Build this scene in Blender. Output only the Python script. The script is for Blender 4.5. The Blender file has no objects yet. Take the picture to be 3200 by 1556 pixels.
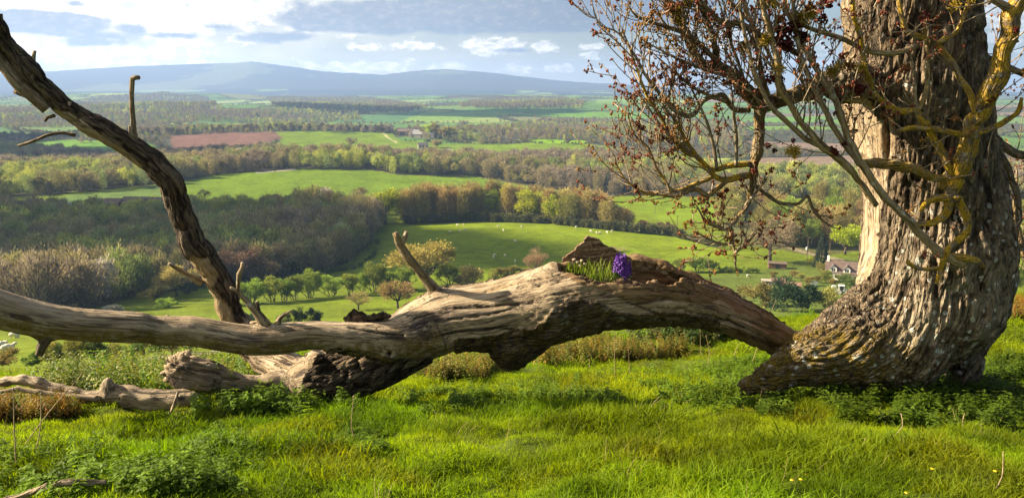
import bpy, math, random
import numpy as np
from math import radians, sin, cos, pi
from mathutils import Vector, Matrix

RNG = np.random.default_rng(7)
random.seed(7)
scene = bpy.context.scene
COL = scene.collection

# ------------------------------------------------------------------ camera
F = 2511.5
PITCH = radians(11.31)
CAM = np.array([0.0, 0.0, 1.6])
cp, sp = cos(PITCH), sin(PITCH)
FW = np.array([0, cp, -sp]); UP = np.array([0, sp, cp])


def ray(u, v):
    a = (np.asarray(u, float) - 1600) / F
    b = (778 - np.asarray(v, float)) / F
    return np.stack([a, cp + b * sp, -sp + b * cp], -1)


def pt(u, v, Y):
    d = ray(u, v)
    return CAM + d * (Y / d[..., 1])[..., None] if d.ndim > 1 else CAM + d * (Y / d[1])


def mpp(u, v, Y):
    return (Y / ray(u, v)[..., 1]) / F


def proj(P):
    q = np.asarray(P, float) - CAM
    fz = q @ FW
    fz = np.where(np.abs(fz) < 1e-6, 1e-6, fz)
    return 1600 + F * q[..., 0] / fz, 778 - F * (q @ UP) / fz, fz


cam_d = bpy.data.cameras.new("camera")
cam_d.sensor_fit = 'HORIZONTAL'
cam_d.angle = radians(65)
cam_d.clip_start = 0.05
cam_d.clip_end = 60000
cam = bpy.data.objects.new("camera", cam_d)
COL.objects.link(cam)
cam.location = CAM
cam.rotation_euler = (radians(90) - PITCH, 0, 0)
scene.camera = cam

# ------------------------------------------------------------------ noise


def _hash(ix, iy, iz, seed):
    h = (ix.astype(np.uint32) * np.uint32(374761393) + iy.astype(np.uint32) * np.uint32(668265263)
         + iz.astype(np.uint32) * np.uint32(2246822519) + np.uint32(seed * 3266489 + 17))
    h ^= h >> np.uint32(13)
    h *= np.uint32(1274126177)
    h ^= h >> np.uint32(16)
    h *= np.uint32(2654435769)
    h ^= h >> np.uint32(15)
    return h.astype(np.float32) / np.float32(4294967295.0)


def vnoise(P, seed=0):
    P = np.asarray(P, np.float64)
    if P.shape[-1] == 2:
        P = np.concatenate([P, np.zeros(P.shape[:-1] + (1,))], -1)
    I = np.floor(P).astype(np.int64)
    f = (P - I)
    w = (f * f * (3 - 2 * f)).astype(np.float32)
    ix, iy, iz = I[..., 0], I[..., 1], I[..., 2]
    out = 0
    for dx in (0, 1):
        wx = w[..., 0] if dx else 1 - w[..., 0]
        for dy in (0, 1):
            wy = w[..., 1] if dy else 1 - w[..., 1]
            for dz in (0, 1):
                wz = w[..., 2] if dz else 1 - w[..., 2]
                out = out + wx * wy * wz * _hash(ix + dx, iy + dy, iz + dz, seed)
    return out


def fbm(P, octv=4, seed=0, gain=0.5):
    P = np.asarray(P, np.float64)
    a, s, tot = 1.0, 0, 0
    for o in range(octv):
        s = s + a * (vnoise(P * (2.03 ** o) + 13.7 * o, seed + o) - 0.5)
        tot += a
        a *= gain
    return s / tot * 2


def sstep(a, b, x):
    t = np.clip((np.asarray(x, float) - a) / (b - a), 0, 1)
    return t * t * (3 - 2 * t)


def inpoly(u, v, poly):
    u = np.asarray(u); v = np.asarray(v)
    r = np.zeros(u.shape, bool)
    n = len(poly)
    j = n - 1
    for i in range(n):
        xi, yi = poly[i]; xj, yj = poly[j]
        if yi != yj:
            c = ((yi > v) != (yj > v)) & (u < (xj - xi) * (v - yi) / (yj - yi) + xi)
            r ^= c
        j = i
    return r


def linedist(u, v, pts):
    d = np.full(np.shape(u), 1e9)
    for (x0, y0), (x1, y1) in zip(pts[:-1], pts[1:]):
        ex, ey = x1 - x0, y1 - y0
        t = np.clip(((u - x0) * ex + (v - y0) * ey) / (ex * ex + ey * ey + 1e-9), 0, 1)
        d = np.minimum(d, np.hypot(u - x0 - t * ex, v - y0 - t * ey))
    return d


# ------------------------------------------------------------------ terrain height
_TY = np.array([-400, -60, -20, -5, 0, 3, 6.4, 9, 12, 20, 40, 80, 121, 200, 300, 400, 500, 700, 1000, 1300, 2000, 3000, 5000, 8000, 15000, 40000.])
_TH = np.array([22, 9, 4.5, 1.3, .42, -.07, -.95, -1.60, -2.30, -4.9, -12.5, -26.5, -38, -57, -72, -80, -83, -84, -84, -82, -77, -66, -52, -46, -52, -60.])
_d = np.diff(_TH) / np.diff(_TY)
_m = np.concatenate([[_d[0]], np.where(_d[1:] * _d[:-1] > 0, 2 * _d[1:] * _d[:-1] / (_d[1:] + _d[:-1] + 1e-12), 0), [_d[-1]]])


def pchip(y):
    y = np.clip(y, _TY[0], _TY[-1])
    k = np.clip(np.searchsorted(_TY, y) - 1, 0, len(_TY) - 2)
    hh = _TY[k + 1] - _TY[k]
    t = (y - _TY[k]) / hh
    return ((1 + 2 * t) * (1 - t) ** 2 * _TH[k] + t * (1 - t) ** 2 * hh * _m[k]
            + t * t * (3 - 2 * t) * _TH[k + 1] + t * t * (t - 1) * hh * _m[k + 1])


RIDGE_U = np.array([-900, -400, 0, 120, 250, 370, 520, 745, 808, 930, 1020, 1210, 1310, 1400, 1520, 1680, 1790, 1940, 2200, 4200])
RIDGE_V = np.array([262, 242, 233, 230, 223, 215, 208, 202, 196, 213, 227, 236, 224, 219, 229, 247, 258, 265, 282, 296])
BUMPS = [(10, 440, 6, 90, 70), (-160, 800, 13, 190, 110), (-300, 1330, 20, 420, 170), (160, 1180, 9, 200, 110),
         (600, 1500, 12, 300, 160), (-900, 2300, 25, 500, 300), (200, 2500, 22, 500, 260), (-2200, 4200, 40, 500, 300),
         (-1500, 4100, 34, 380, 260), (900, 3200, 22, 700, 300), (0, 4200, 24, 900, 350), (1900, 2600, 16, 500, 260)]


def hgt(x, y):
    x = np.asarray(x, float); y = np.asarray(y, float)
    h = pchip(y)
    nearR = sstep(7, 10, y) * (1 - sstep(15, 45, y))
    h = h + 0.115 * np.maximum(0, x - 2) * nearR * np.exp(-np.maximum(0, x - 14) / 20)
    h = h - 0.09 * np.clip(-x - 1.5, 0, 12) * sstep(7, 12, y) * (1 - sstep(20, 60, y))
    for bx, by, bh, sx, sy in BUMPS:
        h = h + bh * np.exp(-((x - bx) / sx) ** 2 - ((y - by) / sy) ** 2)
    P = np.stack([x, y], -1)
    far = sstep(500, 2500, y)
    h = h + far * 17 * fbm(P / np.array([1500., 700.]), 3, 5) + sstep(150, 900, y) * 5 * fbm(P / 260., 3, 9)
    # tussocky micro relief close to the camera
    nr = 1 - sstep(25, 60, np.hypot(x, y))
    h = h + nr * (0.11 * fbm(P / 0.8, 3, 21) + 0.07 * fbm(P / 0.30, 2, 23) - .04)
    # the far ridge
    fz = np.maximum(y, 1.)
    u = 1600 + F * x / fz
    tv = np.interp(u, RIDGE_U, RIDGE_V)
    D = 9000.
    top = 1.6 + D * np.tan((275.8 - tv) / F) + 5.5 * fbm(np.stack([u / 30., u * 0], -1), 3, 31)
    prof = np.exp(-((y - D) / 1500.) ** 2)
    prof = np.where(y > D, np.maximum(prof, 0.0), prof)
    h = np.where(y > 3000, h * (1 - prof) + (np.maximum(top, -50)) * prof, h)
    return h


_GY = np.concatenate([np.geomspace(1.5, 28, 300), np.geomspace(28.3, 14500, 1800)])


def hit(u, v, ymin=30.):
    """world point where the ray of photo pixel (u,v) meets the terrain beyond ymin"""
    u = np.atleast_1d(np.asarray(u, float)); v = np.atleast_1d(np.asarray(v, float))
    ys = _GY[_GY >= ymin]
    d = ray(u, v)
    out = np.zeros((len(u), 3))
    for i in range(len(u)):
        t = ys / d[i, 1]
        X = t * d[i, 0]; Z = CAM[2] + t * d[i, 2]
        H = hgt(X, ys)
        k = np.argmax(Z < H)
        if not (Z < H).any():
            k = len(ys) - 1
        if k > 0:
            a = (Z[k - 1] - H[k - 1]); b = (H[k] - Z[k])
            w = a / (a + b + 1e-9)
            y = ys[k - 1] + w * (ys[k] - ys[k - 1])
        else:
            y = ys[k]
        x = y / d[i, 1] * d[i, 0]
        out[i] = (x, y, hgt(x, y))
    return out


# ------------------------------------------------------------------ objects
def tag(o, label=None, cat=None, group=None, kind=None):
    if label: o["label"] = label
    if cat: o["category"] = cat
    if group: o["group"] = group
    if kind: o["kind"] = kind
    return o


def mkmesh(name, V, faces, attrs=None, smooth=True):
    """faces: (n,k) int array, or list of such arrays"""
    me = bpy.data.meshes.new(name)
    V = np.asarray(V, np.float32)
    if not isinstance(faces, (list, tuple)):
        faces = [faces]
    faces = [np.asarray(f, np.int32) for f in faces if len(f)]
    nl = sum(f.size for f in faces); nf = sum(len(f) for f in faces)
    me.vertices.add(len(V)); me.vertices.foreach_set("co", V.ravel())
    me.loops.add(nl); me.polygons.add(nf)
    me.loops.foreach_set("vertex_index", np.concatenate([f.ravel() for f in faces]))
    tot = np.concatenate([np.full(len(f), f.shape[1], np.int32) for f in faces])
    st = np.concatenate([[0], np.cumsum(tot)[:-1]]).astype(np.int32)
    me.polygons.foreach_set("loop_start", st)
    me.polygons.foreach_set("use_smooth", np.full(nf, smooth))
    me.update(calc_edges=True)
    me.validate()
    for k, a in (attrs or {}).items():
        setattr_mesh(me, k, a)
    return me


def setattr_mesh(me, k, a):
    a = np.asarray(a, np.float32)
    if a.ndim == 1:
        at = me.attributes.new(k, 'FLOAT', 'POINT'); at.data.foreach_set("value", a)
    else:
        at = me.attributes.new(k, 'FLOAT_VECTOR', 'POINT'); at.data.foreach_set("vector", a.ravel())


def link(name, data, mat=None, parent=None, loc=None, rot=None):
    o = bpy.data.objects.new(name, data)
    COL.objects.link(o)
    if mat and data is not None and not data.materials:
        data.materials.append(mat)
    if parent: o.parent = parent
    if loc is not None: o.location = loc
    if rot is not None: o.rotation_euler = rot
    return o


class MB:
    """collects simple solids into one mesh"""

    def __init__(s):
        s.V = []; s.F = {}; s.n = 0; s.A = {}

    def add(s, V, F, **attrs):
        V = np.asarray(V, float)
        F = np.asarray(F, int)
        s.F.setdefault(F.shape[1], []).append(F + s.n)
        s.V.append(V); s.n += len(V)
        for k, a in attrs.items():
            a = np.asarray(a, float)
            if a.ndim == 0: a = np.full(len(V), float(a))
            s.A.setdefault(k, []).append(a)
        return s

    def box(s, c, size, rz=0, taper=1.0, shear=None):
        sx, sy, sz = np.array(size) / 2
        V = np.array([[-sx, -sy, -sz], [sx, -sy, -sz], [sx, sy, -sz], [-sx, sy, -sz],
                      [-sx * taper, -sy * taper, sz], [sx * taper, -sy * taper, sz], [sx * taper, sy * taper, sz], [-sx * taper, sy * taper, sz]])
        R = np.array([[cos(rz), -sin(rz), 0], [sin(rz), cos(rz), 0], [0, 0, 1]])
        F = [[0, 3, 2, 1], [4, 5, 6, 7], [0, 1, 5, 4], [1, 2, 6, 5], [2, 3, 7, 6], [3, 0, 4, 7]]
        return s.add(V @ R.T + np.array(c), F)

    def prism(s, poly, y0, y1):
        """polygon in xz, extruded along y"""
        n = len(poly)
        V = [(x, y0, z) for x, z in poly] + [(x, y1, z) for x, z in poly]
        F = [[i, (i + 1) % n, n + (i + 1) % n, n + i] for i in range(n)]
        s.add(V, F)
        s.F.setdefault(n, []).append(np.array([[i for i in range(n)][::-1], [n + i for i in range(n)]]) + s.n - 2 * n)
        return s

    def tube(s, P, R, sides=8, **k):
        V, Fq, _ = tube(P, R, sides)
        return s.add(V, Fq, **{a: (np.full(len(V), float(b)) if np.ndim(b) == 0 else b) for a, b in k.items()})

    def ell(s, c, r, seg=10, rings=6):
        V = []; F = []
        for i in range(rings + 1):
            th = pi * i / rings
            for j in range(seg):
                ph = 2 * pi * j / seg
                V.append((c[0] + r[0] * sin(th) * cos(ph), c[1] + r[1] * sin(th) * sin(ph), c[2] + r[2] * cos(th)))
        for i in range(rings):
            for j in range(seg):
                F.append([i * seg + j, (i + 1) * seg + j, (i + 1) * seg + (j + 1) % seg, i * seg + (j + 1) % seg])
        return s.add(V, F)

    def mesh(s, name, smooth=False):
        fs = [np.concatenate(v) for v in s.F.values()]
        return mkmesh(name, np.concatenate(s.V), fs, {k: np.concatenate(v) for k, v in s.A.items()}, smooth)

    def build(s, name, mat, parent=None, smooth=False, loc=None, rot=None):
        return link(name, s.mesh(name, smooth), mat, parent, loc, rot)


def empty(name, loc=(0, 0, 0), rz=0):
    o = bpy.data.objects.new(name, None)
    o.empty_display_size = 0.2
    COL.objects.link(o)
    o.location = loc; o.rotation_euler = (0, 0, rz)
    return o


def crom(P, R, step):
    """Catmull-Rom resample of points P (n,3) and radii R"""
    P = np.asarray(P, float); R = np.asarray(R, float)
    Q = np.concatenate([[2 * P[0] - P[1]], P, [2 * P[-1] - P[-2]]])
    RR = np.concatenate([[R[0]], R, [R[-1]]])
    op = []; orr = []
    for i in range(1, len(Q) - 2):
        n = max(1, int(np.linalg.norm(Q[i + 1] - Q[i]) / step))
        t = (np.arange(n) / n)[:, None]
        a, b, c, d = Q[i - 1], Q[i], Q[i + 1], Q[i + 2]
        op.append(0.5 * ((2 * b) + (-a + c) * t + (2 * a - 5 * b + 4 * c - d) * t ** 2 + (-a + 3 * b - 3 * c + d) * t ** 3))
        tt = t[:, 0]; tt = tt * tt * (3 - 2 * tt)
        orr.append(RR[i] * (1 - tt) + RR[i + 1] * tt)
    op.append(P[-1:]); orr.append(R[-1:])
    return np.concatenate(op), np.concatenate(orr)


def tube(P, R, sides=8, cap=True):
    """returns V, quads, local coords (r cos, r sin, s)"""
    P = np.asarray(P, float); R = np.asarray(R, float)
    n = len(P)
    T = np.gradient(P, axis=0)
    T /= np.linalg.norm(T, axis=1)[:, None] + 1e-12
    N = np.zeros_like(P)
    a = np.array([0, 0, 1.]) if abs(T[0, 2]) < 0.9 else np.array([0, 1., 0])
    v = a - T[0] * (a @ T[0]); N[0] = v / np.linalg.norm(v)
    for i in range(1, n):
        v = N[i - 1] - T[i] * (N[i - 1] @ T[i])
        N[i] = v / (np.linalg.norm(v) + 1e-12)
    B = np.cross(T, N)
    th = np.arange(sides) * 2 * pi / sides
    V = P[:, None, :] + R[:, None, None] * (np.cos(th)[None, :, None] * N[:, None, :] + np.sin(th)[None, :, None] * B[:, None, :])
    S = np.concatenate([[0], np.cumsum(np.linalg.norm(np.diff(P, axis=0), axis=1))])
    L = np.stack([R[:, None] * np.cos(th), R[:, None] * np.sin(th), np.repeat(S[:, None], sides, 1)], -1)
    i = np.arange(n - 1)[:, None] * sides; j = np.arange(sides)[None, :]
    j2 = (j + 1) % sides
    Fq = np.stack([i + j, i + j2, i + sides + j2, i + sides + j], -1).reshape(-1, 4)
    V = V.reshape(-1, 3); L = L.reshape(-1, 3)
    if cap:
        m = len(V)
        V = np.concatenate([V, P[:1], P[-1:]]); L = np.concatenate([L, [[0, 0, 0]], [[0, 0, S[-1]]]])
        k = np.arange(0, sides, 1)
        f1 = np.stack([np.full(sides, m), (k + 1) % sides, k, k], -1)
        # caps as degenerate-free quads: pair up the fan
        k2 = np.arange(0, sides - sides % 2, 2)
        f1 = np.stack([np.full(len(k2), m), (k2 + 2) % sides, (k2 + 1) % sides, k2], -1)
        b = (n - 1) * sides
        f2 = np.stack([np.full(len(k2), m + 1), b + k2, b + (k2 + 1) % sides, b + (k2 + 2) % sides], -1)
        Fq = np.concatenate([Fq, f1, f2])
    return V, Fq, L


# ------------------------------------------------------------------ signed distance meshes
class SDF:
    def __init__(s, lo, hi, h):
        s.lo = np.array(lo, float); s.h = h
        s.n = np.ceil((np.array(hi) - s.lo) / h).astype(int) + 1
        s.D = np.full(s.n, 9.0, np.float32)

    def _sub(s, a, b, m):
        i0 = np.clip(np.floor((np.minimum(a, b) - m - s.lo) / s.h).astype(int), 0, s.n - 1)
        i1 = np.clip(np.ceil((np.maximum(a, b) + m - s.lo) / s.h).astype(int) + 1, 1, s.n)
        ax = [s.lo[k] + s.h * np.arange(i0[k], i1[k]) for k in range(3)]
        return tuple(slice(i0[k], i1[k]) for k in range(3)), ax

    def _cap(s, ax, a, b, ra, rb):
        X, Y, Z = ax[0][:, None, None], ax[1][None, :, None], ax[2][None, None, :]
        e = b - a; l2 = e @ e + 1e-12
        t = np.clip(((X - a[0]) * e[0] + (Y - a[1]) * e[1] + (Z - a[2]) * e[2]) / l2, 0, 1)
        return np.sqrt((X - a[0] - t * e[0]) ** 2 + (Y - a[1] - t * e[1]) ** 2 + (Z - a[2] - t * e[2]) ** 2) - (ra + (rb - ra) * t)

    def chain(s, P, R, k=0.05, sub=False, margin=0.16):
        for i in range(len(P) - 1) if len(P) > 1 else [0]:
            a = np.array(P[i], float); b = np.array(P[min(i + 1, len(P) - 1)], float)
            ra, rb = R[i], R[min(i + 1, len(P) - 1)]
            sl, ax = s._sub(a, b, max(ra, rb) + margin)
            if any(len(x) < 1 for x in ax): continue
            d = s._cap(ax, a, b, ra, rb)
            D = s.D[sl]
            if sub:
                d = -d
                h = np.clip(0.5 - 0.5 * (D - d) / k, 0, 1)
                s.D[sl] = D + (d - D) * h + k * h * (1 - h)
            else:
                h = np.clip(0.5 + 0.5 * (D - d) / k, 0, 1)
                s.D[sl] = D + (d - D) * h - k * h * (1 - h)
        return s

    def mesh(s):
        D = s.D
        ins = D < 0
        c = np.zeros(np.array(D.shape) - 1, np.int8)
        for dx in (0, 1):
            for dy in (0, 1):
                for dz in (0, 1):
                    c += ins[dx:dx + c.shape[0], dy:dy + c.shape[1], dz:dz + c.shape[2]]
        act = (c > 0) & (c < 8)
        I = np.argwhere(act)
        idx = np.full(c.shape, -1, np.int32)
        idx[act] = np.arange(len(I))
        off = np.array([[dx, dy, dz] for dx in (0, 1) for dy in (0, 1) for dz in (0, 1)])
        val = np.stack([D[I[:, 0] + o[0], I[:, 1] + o[1], I[:, 2] + o[2]] for o in off], 1)
        acc = np.zeros((len(I), 3)); cnt = np.zeros(len(I))
        for a in range(8):
            for b in range(a + 1, 8):
                if np.abs(off[a] - off[b]).sum() != 1: continue
                m = (val[:, a] < 0) != (val[:, b] < 0)
                t = val[m, a] / (val[m, a] - val[m, b])
                acc[m] += off[a] + t[:, None] * (off[b] - off[a]); cnt[m] += 1
        V = s.lo + s.h * (I + acc / cnt[:, None])
        Fs = []
        for ax in range(3):
            A = np.moveaxis(ins, ax, 0)
            ch = A[1:] != A[:-1]
            E = np.argwhere(ch)
            # back to xyz index order
            o = [k for k in range(3) if k != ax]
            G = np.zeros_like(E); G[:, ax] = E[:, 0]; G[:, o[0]] = E[:, 1]; G[:, o[1]] = E[:, 2]
            ok = (G[:, o[0]] > 0) & (G[:, o[1]] > 0) & (G[:, o[0]] < c.shape[o[0]]) & (G[:, o[1]] < c.shape[o[1]])
            G = G[ok]
            q = []
            for (i, j) in ((-1, -1), (0, -1), (0, 0), (-1, 0)):
                g = G.copy(); g[:, o[0]] += i; g[:, o[1]] += j
                q.append(idx[g[:, 0], g[:, 1], g[:, 2]])
            q = np.stack(q, 1)
            flip = ins[G[:, 0], G[:, 1], G[:, 2]]
            if ax == 1: flip = ~flip
            q[~flip] = q[~flip][:, ::-1]
            Fs.append(q[(q >= 0).all(1)])
        return V, np.concatenate(Fs)


def chain_coords(V, chains):
    """local straightened coordinates of vertices along the nearest chain; also chain id and distance ratio"""
    best = np.full(len(V), 1e9); L = np.zeros((len(V), 3)); cid = np.zeros(len(V), int)
    for ci, (P, R) in enumerate(chains):
        P = np.asarray(P, float)
        T = np.gradient(P, axis=0); T /= np.linalg.norm(T, axis=1)[:, None]
        N = np.zeros_like(P)
        a = np.array([0, 1., 0]) if abs(T[0, 1]) < 0.8 else np.array([1., 0, 0])
        for i in range(len(P)):
            v = (a if i == 0 else N[i - 1]) - T[i] * ((a if i == 0 else N[i - 1]) @ T[i])
            N[i] = v / np.linalg.norm(v)
        S = 0
        for i in range(len(P) - 1):
            e = P[i + 1] - P[i]; l = np.linalg.norm(e)
            t = np.clip((V - P[i]) @ e / (l * l), 0, 1)
            q = V - P[i] - t[:, None] * e
            r = np.linalg.norm(q, axis=1)
            d = r - (R[i] + (R[i + 1] - R[i]) * t)
            m = d < best
            n = N[i]; b = np.cross(e / l, n)
            best[m] = d[m]; cid[m] = ci
            L[m] = np.stack([q[m] @ n, q[m] @ b, S + t[m] * l], 1)
            S += l
    return L, cid


def vnormals(me):
    a = np.zeros(len(me.vertices) * 3, np.float32)
    me.vertex_normals.foreach_get("vector", a)
    return a.reshape(-1, 3)


def setco(me, V):
    me.vertices.foreach_set("co", np.asarray(V, np.float32).ravel()); me.update()


# ------------------------------------------------------------------ node materials
class NT:
    def __init__(s, tree):
        s.t = tree; s.n = tree.nodes; s.l = tree.links

    def node(s, typ, **kw):
        n = s.n.new(typ)
        for k, v in kw.items(): setattr(n, k, v)
        return n

    def put(s, sock, v):
        if isinstance(v, bpy.types.NodeSocket): s.l.new(v, sock)
        elif v is not None:
            if isinstance(v, (tuple, list)) and len(v) == 3 and sock.type == 'RGBA': v = (*v, 1)
            sock.default_value = v

    def math(s, op, a, b=None, c=None, clamp=False):
        n = s.node('ShaderNodeMath', operation=op, use_clamp=clamp)
        for i, x in enumerate((a, b, c)):
            if x is not None: s.put(n.inputs[i], x)
        return n.outputs[0]

    def vmath(s, op, a, b=None):
        n = s.node('ShaderNodeVectorMath', operation=op)
        s.put(n.inputs[0], a)
        if b is not None: s.put(n.inputs[1], b)
        return n.outputs['Value'] if op in ('LENGTH', 'DOT_PRODUCT') else n.outputs[0]

    def mix(s, f, a, b, blend='MIX'):
        n = s.node('ShaderNodeMix', data_type='RGBA', blend_type=blend)
        s.put(n.inputs[0], f); s.put(n.inputs[6], a); s.put(n.inputs[7], b)
        return n.outputs[2]

    def rng(s, v, a, b, c=0., d=1., smooth=True):
        n = s.node('ShaderNodeMapRange', interpolation_type='SMOOTHSTEP' if smooth else 'LINEAR')
        for i, x in enumerate((v, a, b, c, d)): s.put(n.inputs[i], x)
        return n.outputs[0]

    def noise(s, vec, scale, detail=4, rough=.5, dist=0., out=0):
        n = s.node('ShaderNodeTexNoise')
        if vec is not None: s.put(n.inputs['Vector'], vec)
        n.inputs['Scale'].default_value = scale; n.inputs['Detail'].default_value = detail
        n.inputs['Roughness'].default_value = rough; n.inputs['Distortion'].default_value = dist
        return n.outputs[out]

    def vor(s, vec, scale, feature='F1', rand=1., out='Distance'):
        n = s.node('ShaderNodeTexVoronoi', feature=feature)
        if vec is not None: s.put(n.inputs['Vector'], vec)
        n.inputs['Scale'].default_value = scale; n.inputs['Randomness'].default_value = rand
        return n.outputs[out]

    def attr(s, name, out='Fac', typ='GEOMETRY'):
        n = s.node('ShaderNodeAttribute', attribute_name=name, attribute_type=typ)
        return n.outputs[out]

    def ramp(s, f, stops):
        n = s.node('ShaderNodeValToRGB')
        e = n.color_ramp.elements
        while len(e) < len(stops): e.new(0.5)
        for i, (p, c) in enumerate(stops):
            e[i].position = p; e[i].color = (*c, 1)
        s.put(n.inputs[0], f)
        return n.outputs[0]

    def bump(s, h, strength=.5, dist=.02, normal=None):
        n = s.node('ShaderNodeBump')
        n.inputs['Strength'].default_value = strength; n.inputs['Distance'].default_value = dist
        s.put(n.inputs['Height'], h)
        if normal is not None: s.put(n.inputs['Normal'], normal)
        return n.outputs[0]


def material(name, fn):
    m = bpy.data.materials.new(name)
    m.use_nodes = True
    T = NT(m.node_tree)
    T.n.clear()
    out = T.node('ShaderNodeOutputMaterial')
    T.l.new(fn(T), out.inputs['Surface'])
    return m


def princ(T, col, rough=.8, normal=None, spec=.3, metal=0., trans=None):
    p = T.node('ShaderNodeBsdfPrincipled')
    T.put(p.inputs['Base Color'], col); T.put(p.inputs['Roughness'], rough)
    p.inputs['Specular IOR Level'].default_value = spec
    p.inputs['Metallic'].default_value = metal
    if normal is not None: T.put(p.inputs['Normal'], normal)
    if trans:                                   # thin leaf: light through it
        f, tc = trans
        t = T.node('ShaderNodeBsdfTranslucent'); T.put(t.inputs['Color'], tc)
        mx = T.node('ShaderNodeMixShader'); mx.inputs[0].default_value = f
        T.l.new(p.outputs[0], mx.inputs[1]); T.l.new(t.outputs[0], mx.inputs[2])
        return mx.outputs[0]
    return p.outputs[0]


def plain(name, col, rough=.7, var=.15, scale=6., spec=.3, metal=0.):
    def fn(T):
        tc = T.node('ShaderNodeTexCoord').outputs['Object']
        n = T.noise(tc, scale, 4, .6)
        k = T.rng(n, .3, .7, 1 - var, 1 + var)
        c = T.vmath('SCALE', col); c.node.inputs['Scale'].default_value = 1
        T.l.new(k, c.node.inputs['Scale'])
        return princ(T, c, rough, spec=spec, metal=metal)
    return material(name, fn)


def scatter(name, P, rot, scl, idx, col, variants, **tags):
    """one object that instances small meshes on real points (only for masses nobody could count)"""
    me = bpy.data.meshes.new(name)
    P = np.asarray(P, np.float32)
    me.vertices.add(len(P)); me.vertices.foreach_set("co", P.ravel())
    setattr_mesh(me, "rot", rot); setattr_mesh(me, "scl", scl); setattr_mesh(me, "col", col)
    at = me.attributes.new("idx", 'INT', 'POINT'); at.data.foreach_set("value", np.asarray(idx, np.int32))
    o = link(name, me)
    c = bpy.data.collections.new(name + "_kinds")
    for v in variants: c.objects.link(v)
    g = bpy.data.node_groups.new(name + "_scatter", 'GeometryNodeTree')
    g.interface.new_socket("Geometry", in_out='INPUT', socket_type='NodeSocketGeometry')
    g.interface.new_socket("Geometry", in_out='OUTPUT', socket_type='NodeSocketGeometry')
    T = NT(g)
    gi = T.node('NodeGroupInput'); go = T.node('NodeGroupOutput')
    ci = T.node('GeometryNodeCollectionInfo')
    ci.inputs['Collection'].default_value = c
    ci.inputs['Separate Children'].default_value = True
    ci.inputs['Reset Children'].default_value = True
    ip = T.node('GeometryNodeInstanceOnPoints')
    T.l.new(gi.outputs[0], ip.inputs['Points']); T.l.new(ci.outputs[0], ip.inputs['Instance'])
    ip.inputs['Pick Instance'].default_value = True

    def na(n, typ):
        a = T.node('GeometryNodeInputNamedAttribute', data_type=typ)
        a.inputs['Name'].default_value = n
        return a.outputs['Attribute']
    T.l.new(na("idx", 'INT'), ip.inputs['Instance Index'])
    e = T.node('FunctionNodeEulerToRotation')
    T.l.new(na("rot", 'FLOAT_VECTOR'), e.inputs[0]); T.l.new(e.outputs[0], ip.inputs['Rotation'])
    T.l.new(na("scl", 'FLOAT_VECTOR'), ip.inputs['Scale'])
    T.l.new(ip.outputs[0], go.inputs[0])
    md = o.modifiers.new("scatter", 'NODES'); md.node_group = g
    tag(o, **tags)
    return o


def loose(name, me, mat):
    o = bpy.data.objects.new(name, me)
    if not me.materials: me.materials.append(mat)
    return o
# ================================================================== light, sky, air
SUN = np.array([-0.85, 0.11, 0.485]); SUN /= np.linalg.norm(SUN)
sd = bpy.data.lights.new("sun", 'SUN')
sd.energy = 5.0; sd.angle = radians(0.6); sd.color = (1.0, 0.84, 0.59)
so = link("sun", sd)
so.rotation_euler = Vector(SUN).to_track_quat('Z', 'Y').to_euler()

world = bpy.data.worlds.new("World"); scene.world = world
world.use_nodes = True
W = NT(world.node_tree); W.n.clear()
wo = W.node('ShaderNodeOutputWorld'); bg = W.node('ShaderNodeBackground')
W.l.new(bg.outputs[0], wo.inputs[0])
sky = W.node('ShaderNodeTexSky', sky_type='NISHITA', sun_disc=False)
sky.sun_elevation = math.asin(SUN[2]); sky.sun_rotation = math.atan2(SUN[0], SUN[1])
sky.altitude = 200; sky.air_density = 1.0; sky.dust_density = 2.0; sky.ozone_density = 1.5
gen = W.node('ShaderNodeTexCoord').outputs['Generated']
sx = W.node('ShaderNodeSeparateXYZ'); W.l.new(gen, sx.inputs[0])
az = W.math('MULTIPLY', W.math('ARCTAN2', sx.outputs[0], sx.outputs[1]), 180 / pi)
el = W.math('MULTIPLY', W.math('ARCSINE', sx.outputs[2]), 180 / pi)
cb = W.node('ShaderNodeCombineXYZ'); W.l.new(az, cb.inputs[0]); W.l.new(W.math('MULTIPLY', el, 1.9), cb.inputs[1])
nz1 = W.noise(cb.outputs[0], .60, 9, .62)
nz2 = W.noise(cb.outputs[0], 1.5, 6, .6)
nzd = W.noise(cb.outputs[0], .30, 9, .60)
nzs = W.noise(cb.outputs[0], .22, 4, .5)


def azel(u, v):
    d = ray(u, v); d = d / np.linalg.norm(d)
    return math.degrees(math.atan2(d[0], d[1])), math.degrees(math.asin(d[2]))


def blobs(lst, nz, amp, soft):
    acc = None
    for (u, v, rx, ry, s) in lst:
        a, e = azel(u, v)
        dx = W.math('DIVIDE', W.math('SUBTRACT', az, a), rx / F * 57.3)
        dy = W.math('DIVIDE', W.math('SUBTRACT', el, e), ry / F * 57.3)
        dd = W.math('ADD', W.math('POWER', W.math('ABSOLUTE', dx), 2.), W.math('POWER', W.math('ABSOLUTE', dy), 2.))
        m = W.math('MULTIPLY', W.math('SUBTRACT', 1.0, W.math('SQRT', dd)), s)
        acc = m if acc is None else W.math('MAXIMUM', acc, m)
    acc = W.math('ADD', acc, W.math('MULTIPLY', W.math('SUBTRACT', nz, .5), amp))
    return W.rng(acc, 0., soft)


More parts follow.
